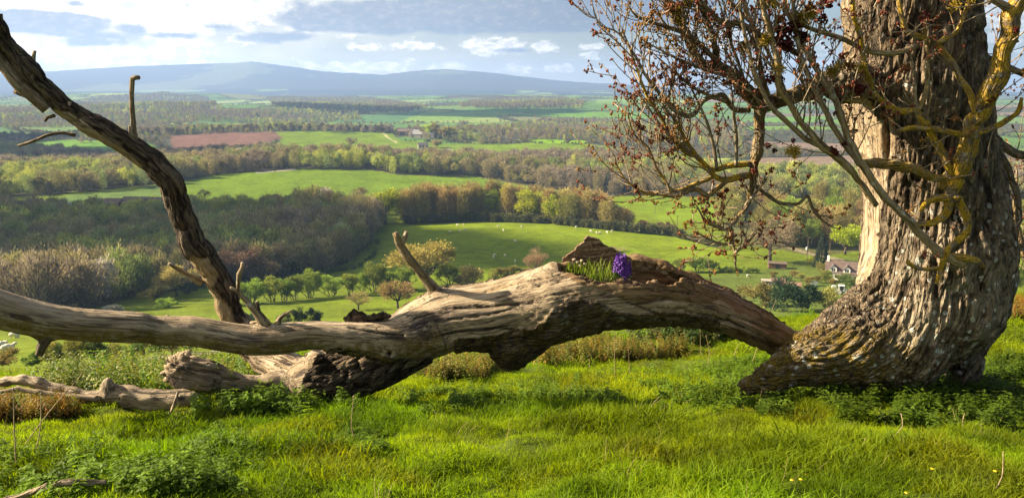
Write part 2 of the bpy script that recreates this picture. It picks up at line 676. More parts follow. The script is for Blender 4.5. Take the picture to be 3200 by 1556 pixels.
BRIGHT = [(980, 40, 330, 75, 1), (1350, 30, 420, 70, 1), (1560, 146, 150, 26, 1), (1690, 148, 70, 18, 1), (1835, 148, 45, 14, 1), (1850, 172, 40, 16, 1),
          (1330, 146, 60, 16, 1), (1160, 146, 90, 16, 1), (420, 205, 430, 20, .9), (1180, 212, 260, 22, .9), (1700, 215, 200, 16, .8),
          (100, 30, 330, 100, 1), (480, 60, 300, 90, 1), (700, 30, 260, 80, 1), (330, 160, 260, 60, .9), (2020, 165, 40, 14, .8),
          (2330, 90, 160, 50, .8), (3150, 60, 120, 90, .9), (2520, 170, 120, 40, .8)]
DARK = [(1480, 50, 620, 62, 3.), (1150, 66, 330, 44, 2.6), (1960, 34, 330, 70, 2.4), (100, 72, 250, 40, 2.2), (300, 132, 120, 19, 1), (330, 112, 110, 22, .9), (400, 88, 80, 22, 1),
        (545, 110, 100, 13, 1), (880, 116, 150, 22, 1), (700, 88, 70, 18, .9), (230, 12, 50, 14, .8), (1600, 158, 90, 10, .7), (2300, 60, 260, 40, .7)]
mb = blobs(BRIGHT, nz1, 5.0, .55)
mdk = blobs(DARK, nzd, 3.0, .7)
VEIL = W.math('MULTIPLY', W.rng(az, 14., -34.), .75)
skyc = W.vmath('SCALE', sky.outputs[0]); skyc.node.inputs['Scale'].default_value = .085
sunny = W.rng(az, 30., -40.)
bright = W.mix(sunny, (.62, .62, .60, 1), (1.5, 1.30, 1.0, 1))
grey = W.mix(sunny, (.115, .14, .19, 1), (.32, .38, .47, 1))
grey = W.mix(W.rng(nz2, .46, .80), grey, W.mix(.16, grey, bright))
bright = W.mix(W.rng(nz2, .62, .38), bright, W.mix(.55, grey, bright))
veilc = W.mix(W.rng(nzs, .25, .75), (.62, .62, .58, 1), (1.15, 1.05, .86, 1))
c = W.mix(VEIL, skyc, veilc)
# low pale band along the skyline
c = W.mix(W.math('MULTIPLY', W.rng(el, 3.6, -.2), .55), c, W.mix(sunny, (.66, .66, .63, 1), (1.15, .98, .72, 1)))
c = W.mix(mb, c, bright)
c = W.mix(W.math('MULTIPLY', mdk, .93), c, grey)
W.l.new(c, bg.inputs[0]); bg.inputs[1].default_value = .405

# ================================================================== the land
ang = np.concatenate([np.arange(-180, -40, 4.), np.arange(-40, -36, 1.), np.arange(-36, 36.01, .12), np.arange(37, 41, 1.), np.arange(44, 180, 4.)])
rad = np.concatenate([[0.02, .2, .5], np.geomspace(.9, 30, 270), np.geomspace(30.3, 11500, 720)])
AA, RR_ = np.meshgrid(np.radians(ang), rad)
X = RR_ * np.sin(AA); Y = RR_ * np.cos(AA)
Hh = hgt(X.ravel(), Y.ravel()).reshape(X.shape)
TV = np.stack([X, Y, Hh], -1).reshape(-1, 3)
nr, na_ = X.shape
i = np.arange(nr - 1)[:, None] * na_; j = np.arange(na_)[None, :]; j2 = (j + 1) % na_
TF = np.stack([i + j, i + j2, i + na_ + j2, i + na_ + j], -1).reshape(-1, 4)[:, ::-1]

# ---- outlines of the fields and woods, as they lie on the land
P_WOOD_L = [(-900, 1010), (-900, 640), (0, 690), (150, 695), (300, 690), (480, 680), (690, 682), (860, 676), (1150, 668), (1200, 720), (1170, 750), (1080, 825), (1000, 850), (880, 872), (700, 885), (600, 905), (430, 925), (300, 965), (150, 985)]
P_WOOD_2 = [(-900, 440), (0, 470), (200, 490), (420, 515), (560, 502), (850, 490), (1150, 497), (1400, 515), (1700, 500), (1900, 498), (2030, 525), (2150, 540), (2400, 560), (2720, 560), (3300, 540), (3300, 640), (2720, 625), (2300, 615), (1900, 610), (1680, 588), (1600, 572), (1500, 552), (1240, 545), (1150, 530), (900, 530), (700, 543), (560, 568), (420, 585), (200, 605), (0, 620), (-900, 630)]
P_F2 = [(560, 570), (700, 545), (900, 532), (1150, 532), (1240, 548), (1400, 553), (1500, 555), (1600, 575), (1690, 592), (1600, 602), (1180, 604), (1000, 612), (720, 624), (560, 618), (480, 600)]
P_F2B = [(60, 640), (200, 612), (420, 592), (560, 570), (560, 618), (480, 615), (300, 630)]
P_PLOUGH = [(525, 425), (620, 418), (860, 411), (882, 430), (820, 452), (700, 467), (560, 478), (430, 492), (480, 470), (535, 458)]
P_GREEN = [(860, 411), (1100, 408), (1230, 415), (1250, 440), (1400, 450), (1800, 445), (2000, 470), (2150, 480), (2150, 515), (2000, 500), (1800, 476), (1400, 492), (1150, 472), (850, 462), (882, 430)]
P_YEL = [(1640, 441), (1700, 436), (1815, 438), (1832, 446), (1700, 449)]
P_SHEEP = [(1150, 705), (1260, 697), (1480, 688), (1700, 693), (1900, 713), (2100, 733), (2270, 790), (2300, 850), (2050, 850), (1700, 880), (1300, 880), (1100, 860), (1170, 780)]
P_RF = [(1880, 632), (1940, 616), (2100, 618), (2280, 640), (2280, 700), (2100, 695), (1950, 655)]
P_ORCH = [(2060, 865), (2350, 855), (2480, 815), (2740, 800), (2740, 985), (2200, 1000), (2080, 890)]
P_BROWNB = [(2230, 700), (2740, 690), (2740, 780), (2560, 800), (2300, 760)]
P_FARWOODS = [[(300, 300), (520, 285), (640, 300), (700, 340), (1000, 335), (1120, 350), (1130, 372), (900, 385), (640, 375), (500, 392), (200, 395), (-900, 398), (-900, 330), (100, 335)],
              [(830, 300), (1000, 292), (1220, 310), (1330, 330), (1290, 345), (1120, 350), (860, 330)],
              [(1430, 318), (1560, 300), (1760, 300), (1830, 318), (1820, 335), (1560, 338), (1440, 330)],
              [(1560, 395), (1700, 372), (1860, 370), (1990, 380), (2180, 372), (2330, 392), (2330, 470), (2000, 455), (1830, 432), (1620, 436), (1530, 446), (1380, 436), (1250, 425), (1240, 402), (1400, 402)],
              [(250, 405), (600, 398), (900, 392), (1230, 400), (1230, 412), (850, 408), (520, 420), (400, 445), (250, 440)],
              [(1720, 275), (1900, 268), (2050, 272), (2050, 282), (1800, 285)]]
P_FARFIELDS = [([(1250, 385), (1330, 350), (1620, 345), (1640, 358), (1440, 375)], (.12, .2, .03)),
               ([(1390, 352), (1560, 325), (1700, 335), (1850, 347), (1830, 358), (1600, 350)], (.075, .15, .03)),
               ([(500, 372), (620, 345), (800, 352), (820, 378), (620, 392)], (.085, .15, .05)),
               ([(0, 352), (200, 350), (230, 358), (0, 362)], (.13, .2, .05)),
               ([(250, 350), (300, 345), (330, 356), (310, 364), (255, 362)], (.14, .22, .04)),
               ([(835, 302), (900, 295), (960, 302), (900, 308)], (.14, .22, .04)),
               ([(1050, 380), (1080, 362), (1330, 350), (1240, 388)], (.06, .13, .045)),
               ([(1850, 312), (2000, 305), (2000, 322), (1880, 326)], (.12, .2, .05))]


def fieldcells(P2):
    """patchwork of fields: nearest seeds of a jittered grid"""
    n = len(P2)
    q = P2 / np.array([300., 210.]) + 0.35 * np.stack([fbm(P2 / 400., 2, 41), fbm(P2 / 400. + 50, 2, 43)], -1)
    I = np.floor(q).astype(int)
    d1 = np.full(n, 9.); d2 = np.full(n, 9.); idv = np.zeros(n)
    for a in (-1, 0, 1):
        for b in (-1, 0, 1):
            cx = I[:, 0] + a; cy = I[:, 1] + b; z = cx * 0
            px = cx + .12 + .76 * _hash(cx, cy, z, 3); py = cy + .12 + .76 * _hash(cx, cy, z, 4)
            d = np.hypot(q[:, 0] - px, q[:, 1] - py)
            hid = _hash(cx, cy, z, 5)
            m = d < d1
            d2 = np.where(m, d1, np.minimum(d2, d)); idv = np.where(m, hid, idv); d1 = np.where(m, d, d1)
    return idv, d1, d2


def landcover(V):
    n = len(V)
    col = np.tile(np.array([.108, .145, .008]), (n, 1))
    x, y = V[:, 0], V[:, 1]
    P2 = V[:, :2]
    idv, d1, d2 = fieldcells(P2)
    pal = np.array([[.085, .15, .02], [.07, .13, .03], [.12, .18, .03], [.06, .12, .03], [.15, .19, .05], [.09, .14, .04],
                    [.105, .115, .05], [.14, .10, .075], [.05, .052, .034], [.048, .05, .034], [.08, .16, .02], [.17, .21, .05]])
    pal = pal * 1.15
    fc = pal[np.clip((idv * len(pal)).astype(int), 0, len(pal) - 1)]
    hedge = sstep(.10, .04, d2 - d1)
    fc = fc * (1 - hedge[:, None]) + np.array([.035, .045, .022]) * hedge[:, None]
    u, v, fz = proj(V)
    far = ((y > 900)).astype(float)
    col = np.where((far > .5)[:, None], fc, col)
    wob = np.stack([fbm(P2 / (y[:, None] * .02 + 4), 3, 51), fbm(P2 / (y[:, None] * .02 + 4) + 9, 3, 53)], -1)
    uu = u + wob[:, 0] * 14; vv = v + wob[:, 1] * 4
    front = (fz > 20) & (y > 60)
    # hill mass: heath, woods and small fields
    ridge = front & (y > 5600)
    rn = fbm(P2 / 700., 4, 61)
    col[ridge] = np.where((rn[ridge] > .18)[:, None], np.array([.14, .20, .06]), np.array([.03, .036, .034]))
    hi = front & (y > 6800)
    col[hi] = np.where((rn[hi] > .3)[:, None], np.array([.10, .11, .07]), np.array([.05, .05, .048]))

    def paint(poly, c, rng=(0, 1e9)):
        m = front & inpoly(uu, vv, poly) & (y > rng[0]) & (y < rng[1])
        col[m] = c
    wood = (.055, .050, .032)
    for p, c in P_FARFIELDS: paint(p, c, (700, 9000))
    for p in P_FARWOODS: paint(p, (.05, .05, .034), (700, 9000))
    paint(P_GREEN, (.105, .16, .010), (700, 4000)); paint(P_YEL, (.14, .25, .01), (700, 4000)); paint(P_PLOUGH, (.125, .070, .055), (700, 4000))
    paint(P_WOOD_2, wood, (500, 3000)); paint(P_F2, (.098, .155, .013), (400, 1600)); paint(P_F2B, (.075, .12, .03), (400, 1600))
    paint(P_WOOD_L, wood, (150, 900)); paint(P_RF, (.118, .172, .006), (300, 1600))
    paint(P_BROWNB, (.085, .085, .03), (200, 900))
    paint(P_SHEEP, (.128, .175, .004), (150, 900))
    paint(P_ORCH, (.085, .115, .022), (120, 600))
    # the farm track below the hill and pale lanes
    for pts, w, c in (([(230, 1165), (350, 1140), (480, 1118), (640, 1105), (760, 1085)], 6, (.22, .19, .14)),
                      ([(2440, 765), (2520, 790), (2640, 815)], 4, (.2, .17, .11)),
                      ([(800, 540), (860, 533), (940, 531)], 1.6, (.32, .29, .25)),
                      ([(1195, 415), (1215, 432), (1240, 446)], 2.0, (.3, .28, .15)),
                      ([(1520, 556), (1480, 566), (1370, 590)], 1.0, (.03, .07, .01))):
        m = front & (linedist(u, v, pts) < w) & (y < 3000)
        col[m] = c
    near = y < 60
    nc = np.array([.055, .075, .012]) * (1 + .5 * fbm(P2 / .5, 3, 71))[:, None]
    col = np.where((near & (y < 45))[:, None], nc, col)
    big = 1 + .16 * fbm(P2 / 60., 4, 73)
    return np.clip(col * big[:, None], .01, .6)


tme = mkmesh("terrain", TV, TF, {"land": landcover(TV)})


def f_land(T):
    a = T.attr("land", 'Color')
    geo = T.node('ShaderNodeNewGeometry').outputs['Position']
    n1 = T.noise(geo, .9, 5, .65); n2 = T.noise(geo, .05, 4, .6)
    n3 = T.noise(geo, .22, 5, .7)
    k = T.math('ADD', T.rng(n1, .25, .75, .72, 1.25), T.rng(n2, .3, .7, -.17, .17))
    k = T.math('ADD', k, T.rng(n3, .35, .65, -.16, .16))
    c = T.vmath('SCALE', a); T.l.new(k, c.node.inputs['Scale'])
    return princ(T, c, 1., T.bump(n1, .6, .25), spec=.05)


M_land = material("land", f_land)
terrain = link("terrain", tme, M_land)
tag(terrain, "green hillside falling away to a wide valley patchwork of fields", "hillside", kind="structure")

# ------------------------------------------------------------------ clouds standing outside the frame towards the sun
def f_cloud(T):
    return princ(T, (.8, .82, .85), 1., spec=0.)


M_cloud = material("cloud_white", f_cloud)


def cloud_over(gx, gy, sx, sy, seed, alt=950.):
    """a cumulus bank whose shade falls on the ground point (gx, gy)"""
    rg = np.random.default_rng(seed)
    k = (alt + 80) / SUN[2]
    cx, cy = gx + SUN[0] * k, gy + SUN[1] * k
    b = MB()
    for _ in range(34):
        a = rg.uniform(0, 2 * pi); r = math.sqrt(rg.uniform(0, 1))
        s = rg.uniform(.22, .42) * (1.15 - .6 * r)
        b.ell((cx + sx * r * cos(a) * .8, cy + sy * r * sin(a) * .8, alt + rg.uniform(0, 60)), (sx * s, sy * s, 40 + 90 * s), 14, 8)
    o = b.build("cloud", M_cloud, smooth=True)
    tag(o, "white cumulus cloud bank drifting above the valley", "cloud", "clouds above the valley", kind="structure")
    return o


cloud_over(-400, 440, 340, 215, 3)
cloud_over(-640, 1030, 330, 130, 12)
cloud_over(-1150, 1350, 420, 230, 4, 1150.)
cloud_over(-250, 2250, 420, 190, 5)
cloud_over(-1900, 2700, 600, 260, 8)
cloud_over(-3200, 4300, 1300, 420, 6)
cloud_over(900, 3600, 600, 240, 9)

# ------------------------------------------------------------------ the air
hm = bpy.data.materials.new("haze_air"); hm.use_nodes = True
HT = NT(hm.node_tree); HT.n.clear()
ho = HT.node('ShaderNodeOutputMaterial'); hv = HT.node('ShaderNodeVolumePrincipled')
hv.inputs['Color'].default_value = (.31, .49, .90, 1)
hv.inputs['Density'].default_value = 1.05e-4
hv.inputs['Anisotropy'].default_value = .25
HT.l.new(hv.outputs[0], ho.inputs['Volume'])
hb = MB().box((0, 0, 115), (23100, 23100, 430))
hz = hb.build("haze", hm)
tag(hz, "pale blue haze lying over the valley", "haze", kind="stuff")
# ================================================================== materials for wood
def f_wood(T):
    """dead wood and bark; bk = bark amount, mo = moss, li = pale lichen, ye = yellow lichen, st = dark stain, ck = crack, bv = straightened coordinates"""
    bv = T.attr("bv", 'Vector')
    bk = T.attr("bk"); mo = T.attr("mo"); li = T.attr("li"); ye = T.attr("ye"); st = T.attr("st"); ck = T.attr("ck"); rt = T.attr("rt"); fu = T.attr("fu")
    m1 = T.node('ShaderNodeMapping'); T.l.new(bv, m1.inputs[0]); m1.inputs['Scale'].default_value = (1, 1, .10)
    m2 = T.node('ShaderNodeMapping'); T.l.new(bv, m2.inputs[0]); m2.inputs['Scale'].default_value = (1, 1, .20)
    wp = T.node('ShaderNodeNewGeometry').outputs['Position']
    grain = T.noise(m1.outputs[0], 60, 6, .65)
    streak = T.noise(m1.outputs[0], 13, 5, .6, .6)
    blot = T.noise(wp, 5, 5, .65)
    fine = T.noise(wp, 70, 4, .6)
    m3 = T.node('ShaderNodeMapping'); T.l.new(bv, m3.inputs[0]); m3.inputs['Scale'].default_value = (1, 1, .045)
    fibre = T.noise(m3.outputs[0], 150, 4, .7)
    sp1 = T.math('ABSOLUTE', T.math('SUBTRACT', T.noise(m3.outputs[0], 26, 3, .55, .4), .5))
    split = T.math('MULTIPLY', T.rng(sp1, .030, .004), T.rng(T.noise(wp, 3.1, 3, .5), .36, .52))
    fu_n = T.math('ABSOLUTE', T.math('SUBTRACT', T.noise(m2.outputs[0], 15, 3, .5, .8), .5))
    furrow = T.rng(fu_n, .085, .0)
    # bare wood
    w = T.ramp(streak, [(.24, (.19, .14, .085)), (.42, (.37, .28, .175)), (.58, (.50, .395, .27)), (.8, (.60, .50, .37))])
    w = T.mix(T.math('MULTIPLY', T.rng(fibre, .56, .36), .6), w, (.17, .115, .065, 1))
    w = T.mix(T.math('MULTIPLY', split, .65), w, (.035, .022, .014, 1))
    w = T.mix(T.math('MULTIPLY', T.rng(grain, .58, .40), .4), w, (.20, .13, .075, 1))
    w = T.mix(T.math('MULTIPLY', T.rng(blot, .52, .72), .45), w, (.19, .125, .05, 1))
    dash = T.noise(m1.outputs[0], 24, 3, .5)
    w = T.mix(T.math('MULTIPLY', T.rng(dash, .56, .65), T.rng(blot, .36, .56)), w, (.075, .05, .04, 1))
    w = T.mix(T.math('MULTIPLY', rt, T.rng(streak, .25, .75, .35, .95)), w, (.155, .075, .036, 1))
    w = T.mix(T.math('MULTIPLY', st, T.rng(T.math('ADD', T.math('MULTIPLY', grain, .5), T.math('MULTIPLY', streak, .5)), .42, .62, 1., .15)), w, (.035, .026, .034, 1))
    w = T.mix(ck, w, (.018, .012, .008, 1))
    # bark
    plate = T.vor(m2.outputs[0], 26, 'F1', 1., 'Color')
    pl = T.node('ShaderNodeSeparateColor'); T.l.new(plate, pl.inputs[0])
    b = T.ramp(T.math('ADD', T.math('MULTIPLY', fine, .6), T.math('MULTIPLY', pl.outputs[0], .4)), [(.2, (.085, .058, .036)), (.5, (.19, .138, .09)), (.8, (.31, .24, .165))])
    b = T.mix(T.rng(fu, .62, .10), b, (.020, .013, .009, 1))
    b = T.mix(T.math('MULTIPLY', furrow, .7), b, (.022, .014, .010, 1))
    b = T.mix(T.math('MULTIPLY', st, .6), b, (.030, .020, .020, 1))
    spots = T.vor(wp, 11, 'F1', 1., 'Distance')
    ln = T.noise(wp, 26, 5, .65)
    lm = T.math('MULTIPLY', T.rng(T.math('ADD', spots, T.math('MULTIPLY', ln, .75)), .62, .54), li)
    gl = T.math('MULTIPLY', T.rng(T.noise(wp, 7, 4, .6), .40, .62), T.math('MULTIPLY', li, .85))
    b = T.mix(gl, b, (.34, .285, .205, 1))
    col = T.mix(bk, w, b)
    col = T.mix(T.math('MULTIPLY', mo, T.rng(T.noise(wp, 16, 5, .65), .36, .60)), col, T.mix(T.rng(fine, .3, .7), (.095, .068, .010, 1), (.23, .155, .020, 1)))
    col = T.mix(lm, col, (.60, .60, .55, 1))
    yn = T.math('ADD', T.math('MULTIPLY', T.noise(wp, 13, 4, .6), .7), T.math('MULTIPLY', T.noise(wp, 60, 3, .6), .3))
    col = T.mix(T.math('MULTIPLY', ye, T.rng(yn, .43, .52)), col, T.mix(T.rng(fine, .35, .65), (.34, .20, .012, 1), (.60, .38, .018, 1)))
    hgt_ = T.math('ADD', T.math('MULTIPLY', grain, .5), T.math('MULTIPLY', fine, T.math('ADD', T.math('MULTIPLY', bk, 1.4), .25)))
    crk = T.vor(m2.outputs[0], 26, 'DISTANCE_TO_EDGE', 1., 'Distance')
    hgt_ = T.math('ADD', hgt_, T.math('MULTIPLY', T.math('MULTIPLY', T.rng(crk, 0., .16), 1.1), bk))
    hgt_ = T.math('SUBTRACT', hgt_, T.math('MULTIPLY', T.math('MULTIPLY', furrow, bk), 1.6))
    hgt_ = T.math('SUBTRACT', hgt_, T.math('MULTIPLY', T.math('MULTIPLY', T.math('ADD', split, T.math('MULTIPLY', fibre, .6)), T.math('SUBTRACT', 1.0, bk)), 1.0))
    return princ(T, col, T.math('ADD', .62, T.math('MULTIPLY', bk, .3)), T.bump(hgt_, 1.0, .018), spec=.22)


M_wood = material("weathered_wood_and_bark", f_wood)
WOOD_ATTR = ("bk", "mo", "li", "ye", "st", "ck", "rt", "fu")


def ridged(P, seed, octv=3):
    return 1 - np.abs(fbm(P, octv, seed, .45)) * 2.2


def bark_relief(L, seed=0, w=.055, stretch=.30):
    """interlacing ridges of furrowed bark, 0 in the furrows to 1 on the ridges"""
    q = L * np.array([1, 1, stretch]) / w
    q = q + .5 * np.stack([fbm(q * .7, 2, seed + 5), fbm(q * .7 + 7, 2, seed + 6), fbm(q * .7 + 3, 2, seed + 7)], -1)
    a = np.abs(fbm(q, 2, seed, .4)) * 3.2
    c = np.abs(fbm(q * 1.9 + 4, 2, seed + 9, .4)) * 2.6
    return np.clip(np.minimum(a, .35 + c), 0, 1)


def attrs_wood(n, **k):
    d = {a: np.zeros(n) for a in WOOD_ATTR}
    d["fu"] = np.ones(n)
    d.update(k)
    return d


def stick(name, P, R, parent=None, bark=0., seed=0, lichen=0., yellow=0., moss=0., step=.03, sides=10, knob=.12, stain_shade=0., wood_rot=0., loc=None, wob=.15):
    P = np.asarray(P, float); R = np.asarray(R, float)
    P, R = crom(P, R, step)
    rg = np.random.default_rng(seed)
    P = P + wob * R.mean() * np.stack([fbm(np.stack([np.arange(len(P)) * step / .12 + 31 * k, np.full(len(P), seed * 1.3)], -1), 2, seed + k) for k in range(3)], -1)
    V, Fq, L = tube(P, R, sides)
    rad = L[:, 0] ** 2 + L[:, 1] ** 2
    ctr = V.copy()
    n = len(P) * sides
    C = np.repeat(P, sides, 0)
    N = V[:n] - C
    rr = np.linalg.norm(N, axis=1)
    N = N / (rr[:, None] + 1e-9)
    q = L[:n] + seed * 3.1
    d = knob * rr * fbm(q / (R.mean() * 2.2 + 1e-4) , 3, seed)
    fu = np.ones(len(V))
    if bark > 0 and R.max() > .05:
        br = bark_relief(q, seed, .034, .24)
        d = d + bark * (.013 * br - .009)
        fu[:n] = br
    V[:n] += N * d[:, None]
    m = len(V)
    A = attrs_wood(m, bk=np.full(m, float(bark)), li=np.full(m, float(lichen)), ye=np.full(m, float(yellow)), mo=np.full(m, float(moss)),
                   st=np.full(m, float(stain_shade)), rt=np.full(m, float(wood_rot)), fu=fu, bv=L + seed * 3.1)
    me = mkmesh(name, V, Fq, A)
    return link(name, me, M_wood, parent, loc), P, R


def chainN(lst):
    """[(u, v, Y, r_px)] -> world points and radii"""
    P = np.array([pt(u, v, Y) for u, v, Y, r in lst])
    R = np.array([r * mpp(u, v, Y) for u, v, Y, r in lst])
    return P, R


# ================================================================== the fallen ash trunk
MAIN = [(2560, 1112, 7.0, 36), (2450, 1068, 6.92, 47), (2370, 1024, 6.82, 50), (2274, 982, 6.72, 56), (2179, 950, 6.62, 68), (2083, 926, 6.52, 86), (1987, 917, 6.46, 100),
        (1891, 919, 6.43, 106), (1796, 934, 6.41, 112), (1718, 951, 6.4, 117), (1622, 963, 6.4, 97), (1526, 985, 6.4, 96), (1431, 995, 6.4, 95), (1335, 1025, 6.4, 91),
        (1239, 1085, 6.4, 86), (1150, 1130, 6.4, 86), (1060, 1165, 6.38, 84), (975, 1192, 6.35, 78)]
LIMB = [(1345, 1032, 6.33, 78), (1240, 1060, 6.22, 50), (1122, 1057, 6.12, 42), (979, 1047, 6.05, 37), (883, 1058, 6.0, 41), (787, 1063, 5.95, 40), (691, 1050, 5.9, 39), (596, 1033, 5.85, 39),
        (500, 1034, 5.8, 38), (431, 1023, 5.7, 41), (323, 1019, 5.6, 42), (215, 1012, 5.5, 43), (108, 995, 5.4, 47), (0, 968, 5.3, 51), (-120, 925, 5.2, 55), (-250, 870, 5.1, 54), (-330, 840, 5.05, 40)]
FOOT = [(985, 1195, 6.35, 74), (900, 1155, 6.45, 52), (835, 1125, 6.55, 46), (780, 1070, 6.6, 44), (745, 1010, 6.6, 42)]
SPUR = [(930, 1205, 6.32, 48), (850, 1196, 6.25, 27), (775, 1198, 6.2, 22), (720, 1192, 6.16, 30), (650, 1177, 6.1, 46), (572, 1160, 6.05, 50)]
HEAVE = [(1680, 905, 6.36, 46), (1722, 872, 6.36, 38), (1734, 842, 6.38, 20)]           # torn shoulder beside the hollow
BACKRIM = [(1770, 850, 6.62, 34), (1890, 842, 6.66, 30), (1985, 828, 6.66, 26), (2070, 842, 6.68, 24), (2160, 880, 6.72, 24), (2260, 930, 6.78, 26), (2380, 995, 6.86, 22)]
BURL = [((1535, 1045), 6.36, 52), ((1600, 1072), 6.36, 72), ((1655, 1050), 6.38, 60), ((1590, 1105), 6.38, 46), ((1625, 1100), 6.36, 44), ((1720, 1020), 6.42, 52)]

sd_ = SDF((-4.9, 4.75, -1.25), (2.95, 7.35, .62), .0155)
cm = crom(*chainN(MAIN), .12); cl = crom(*chainN(LIMB), .10); cf = chainN(FOOT); cs = chainN(SPUR); chv = chainN(HEAVE); cbr = chainN(BACKRIM)
sd_.chain(*cm, k=.05); sd_.chain(*cl, k=.07); sd_.chain(*cf, k=.06); sd_.chain(*cs, k=.05); sd_.chain(*chv, k=.06); sd_.chain(*cbr, k=.05)
for (u, v), Yb, r in BURL:
    p = pt(u, v, Yb); sd_.chain([p], [r * mpp(u, v, Yb)], k=.04)
# stub collars on the trunk and limb
for u, v, Yb, r in [(1366, 925, 6.38, 26), (1215, 1104, 6.1, 20), (820, 1030, 5.98, 20), (140, 1048, 5.42, 20), (985, 1120, 6.25, 26), (1010, 1135, 6.24, 18)]:
    sd_.chain([pt(u, v, Yb)], [r * mpp(u, v, Yb)], k=.07)
HOLLOW = [(1775, 856, 6.36, 34), (1850, 856, 6.37, 66), (1950, 860, 6.40, 70), (2050, 872, 6.46, 58), (2140, 900, 6.56, 36), (2210, 925, 6.62, 20)]
sd_.chain(*chainN(HOLLOW), k=.05, sub=True)
sd_.chain([pt(1218, 1104, 6.04), pt(1218, 1104, 6.10)], [.022, .012], k=.015, sub=True)       # knot hole
LV, LF = sd_.mesh()
L, cid = chain_coords(LV, [cm, cl, cf, cs, chv, cbr])
ltmp = mkmesh("fallen_trunk", LV, LF)
NN = vnormals(ltmp)
e = LV[LF]
vol = np.einsum('ij,ij->i', e[:, 0], np.cross(e[:, 1], e[:, 2])).sum()
if vol < 0:
    LF = LF[:, ::-1]; NN = -NN
bpy.data.meshes.remove(ltmp)
u, v, _ = proj(LV)
fr = np.einsum('ij,ij->i', NN, LV - CAM) < .1 * 6
# where the bark is still on
B_LOW = [(1350, 1300), (1300, 1122), (1200, 1115), (1090, 1096), (1035, 1085), (985, 1120), (960, 1160), (940, 1215), (900, 1300)]
B_BURL = [(1440, 1110), (1490, 1062), (1560, 1050), (1640, 1052), (1690, 1010), (1720, 965), (1775, 935), (1850, 940), (1920, 965), (1990, 985), (2120, 1005), (2200, 1015), (2200, 1200), (1440, 1200)]
wq = 14 * fbm(LV / .10, 3, 3); wr = 14 * fbm(LV / .10 + 5, 3, 4)
bk = np.zeros(len(LV))
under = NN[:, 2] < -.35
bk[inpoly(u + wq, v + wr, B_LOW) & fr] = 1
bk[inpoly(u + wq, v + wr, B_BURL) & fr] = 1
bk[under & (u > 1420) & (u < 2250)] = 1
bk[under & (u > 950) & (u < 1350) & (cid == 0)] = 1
bk[(~fr) & (fbm(LV / .5, 2, 8) > 0.) & (cid == 0)] = 1
FLAP = [(1078, 1012), (1078, 985), (1110, 975), (1150, 985), (1200, 975), (1225, 985), (1190, 1010)]
hol = np.zeros(len(LV))
HOL = [(1738, 838), (1790, 882), (1850, 900), (1905, 912), (1950, 940), (2000, 946), (2080, 940), (2160, 945), (2220, 950), (2260, 930), (2200, 880), (2100, 800), (1900, 780), (1750, 800)]
inh = inpoly(u + .4 * wq, v + .4 * wr, HOL)
hol[inh & (NN[:, 2] > -.2)] = 1
rt = np.clip(sstep(1900, 2050, u) * sstep(.0, .6, NN[:, 2] + .5 * (fbm(LV / .12, 3, 6))) + hol, 0, 1)
rt = np.maximum(rt, sstep(2200, 2400, u) * .8)
BARE_R = [(1985, 960), (2050, 938), (2180, 945), (2330, 990), (2368, 1040), (2360, 1052), (2250, 1010), (2150, 1005), (2050, 1000)]
rt[inpoly(u, v, BARE_R)] *= .25
br = bark_relief(L, 1, .055, .36)
brf = np.clip(.5 + fbm(LV / .045, 3, 12) * 1.3, 0, 1)
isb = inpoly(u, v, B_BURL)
br = np.where(isb, .35 * br + .65 * brf, br)
gro = fbm(L * np.array([1, 1, .10]) / .05, 3, 15)
gro2 = fbm(L * np.array([1, 1, .06]) / .022, 3, 16)
dsp = bk * (.026 * br - .004) + (1 - bk) * (.0035 * gro * (1 + 4 * rt) * np.where(cid == 1, .4, 1) + .0045 * gro2 * (1 + 2 * rt) + .012 * fbm(LV / .3, 2, 17) * (cid != 1))
gk = np.abs(fbm(L * np.array([1, 1, .055]) / .07, 2, 24)); gm = sstep(-.1, .25, fbm(LV / .45, 2, 25))
crack = sstep(.075, .0, gk) * np.clip(gm + 1.2 * sstep(1960, 2100, u), 0, 1) * (1 - bk) * (cid != 1)
dsp -= crack * (.016 + .022 * sstep(1960, 2150, u))
dsp += isb * bk * .022 * fbm(LV / .09, 2, 18)
dsp += rt * .018 * np.round(3 * fbm(L * np.array([1, 1, .12]) / .09, 2, 19)) / 3
jag = sstep(640, 565, u) * (cid == 3)
dsp += (cid == 3) * sstep(760, 660, u) * .03 * fbm(L * np.array([1, 1, .12]) / .028, 2, 20) + jag * .07 * fbm(L * np.array([1, 1, .3]) / .03, 2, 27)
LV2 = LV + NN * dsp[:, None]
st = np.zeros(len(LV))
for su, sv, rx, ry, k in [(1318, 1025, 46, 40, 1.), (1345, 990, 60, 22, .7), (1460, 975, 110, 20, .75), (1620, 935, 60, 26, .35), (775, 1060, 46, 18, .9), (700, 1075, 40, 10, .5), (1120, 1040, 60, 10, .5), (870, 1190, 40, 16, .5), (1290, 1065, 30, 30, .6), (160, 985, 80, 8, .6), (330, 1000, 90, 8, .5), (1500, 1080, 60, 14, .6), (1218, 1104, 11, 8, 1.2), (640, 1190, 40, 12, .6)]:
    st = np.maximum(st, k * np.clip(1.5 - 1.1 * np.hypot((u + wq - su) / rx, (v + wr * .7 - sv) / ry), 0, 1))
ck = np.zeros(len(LV))
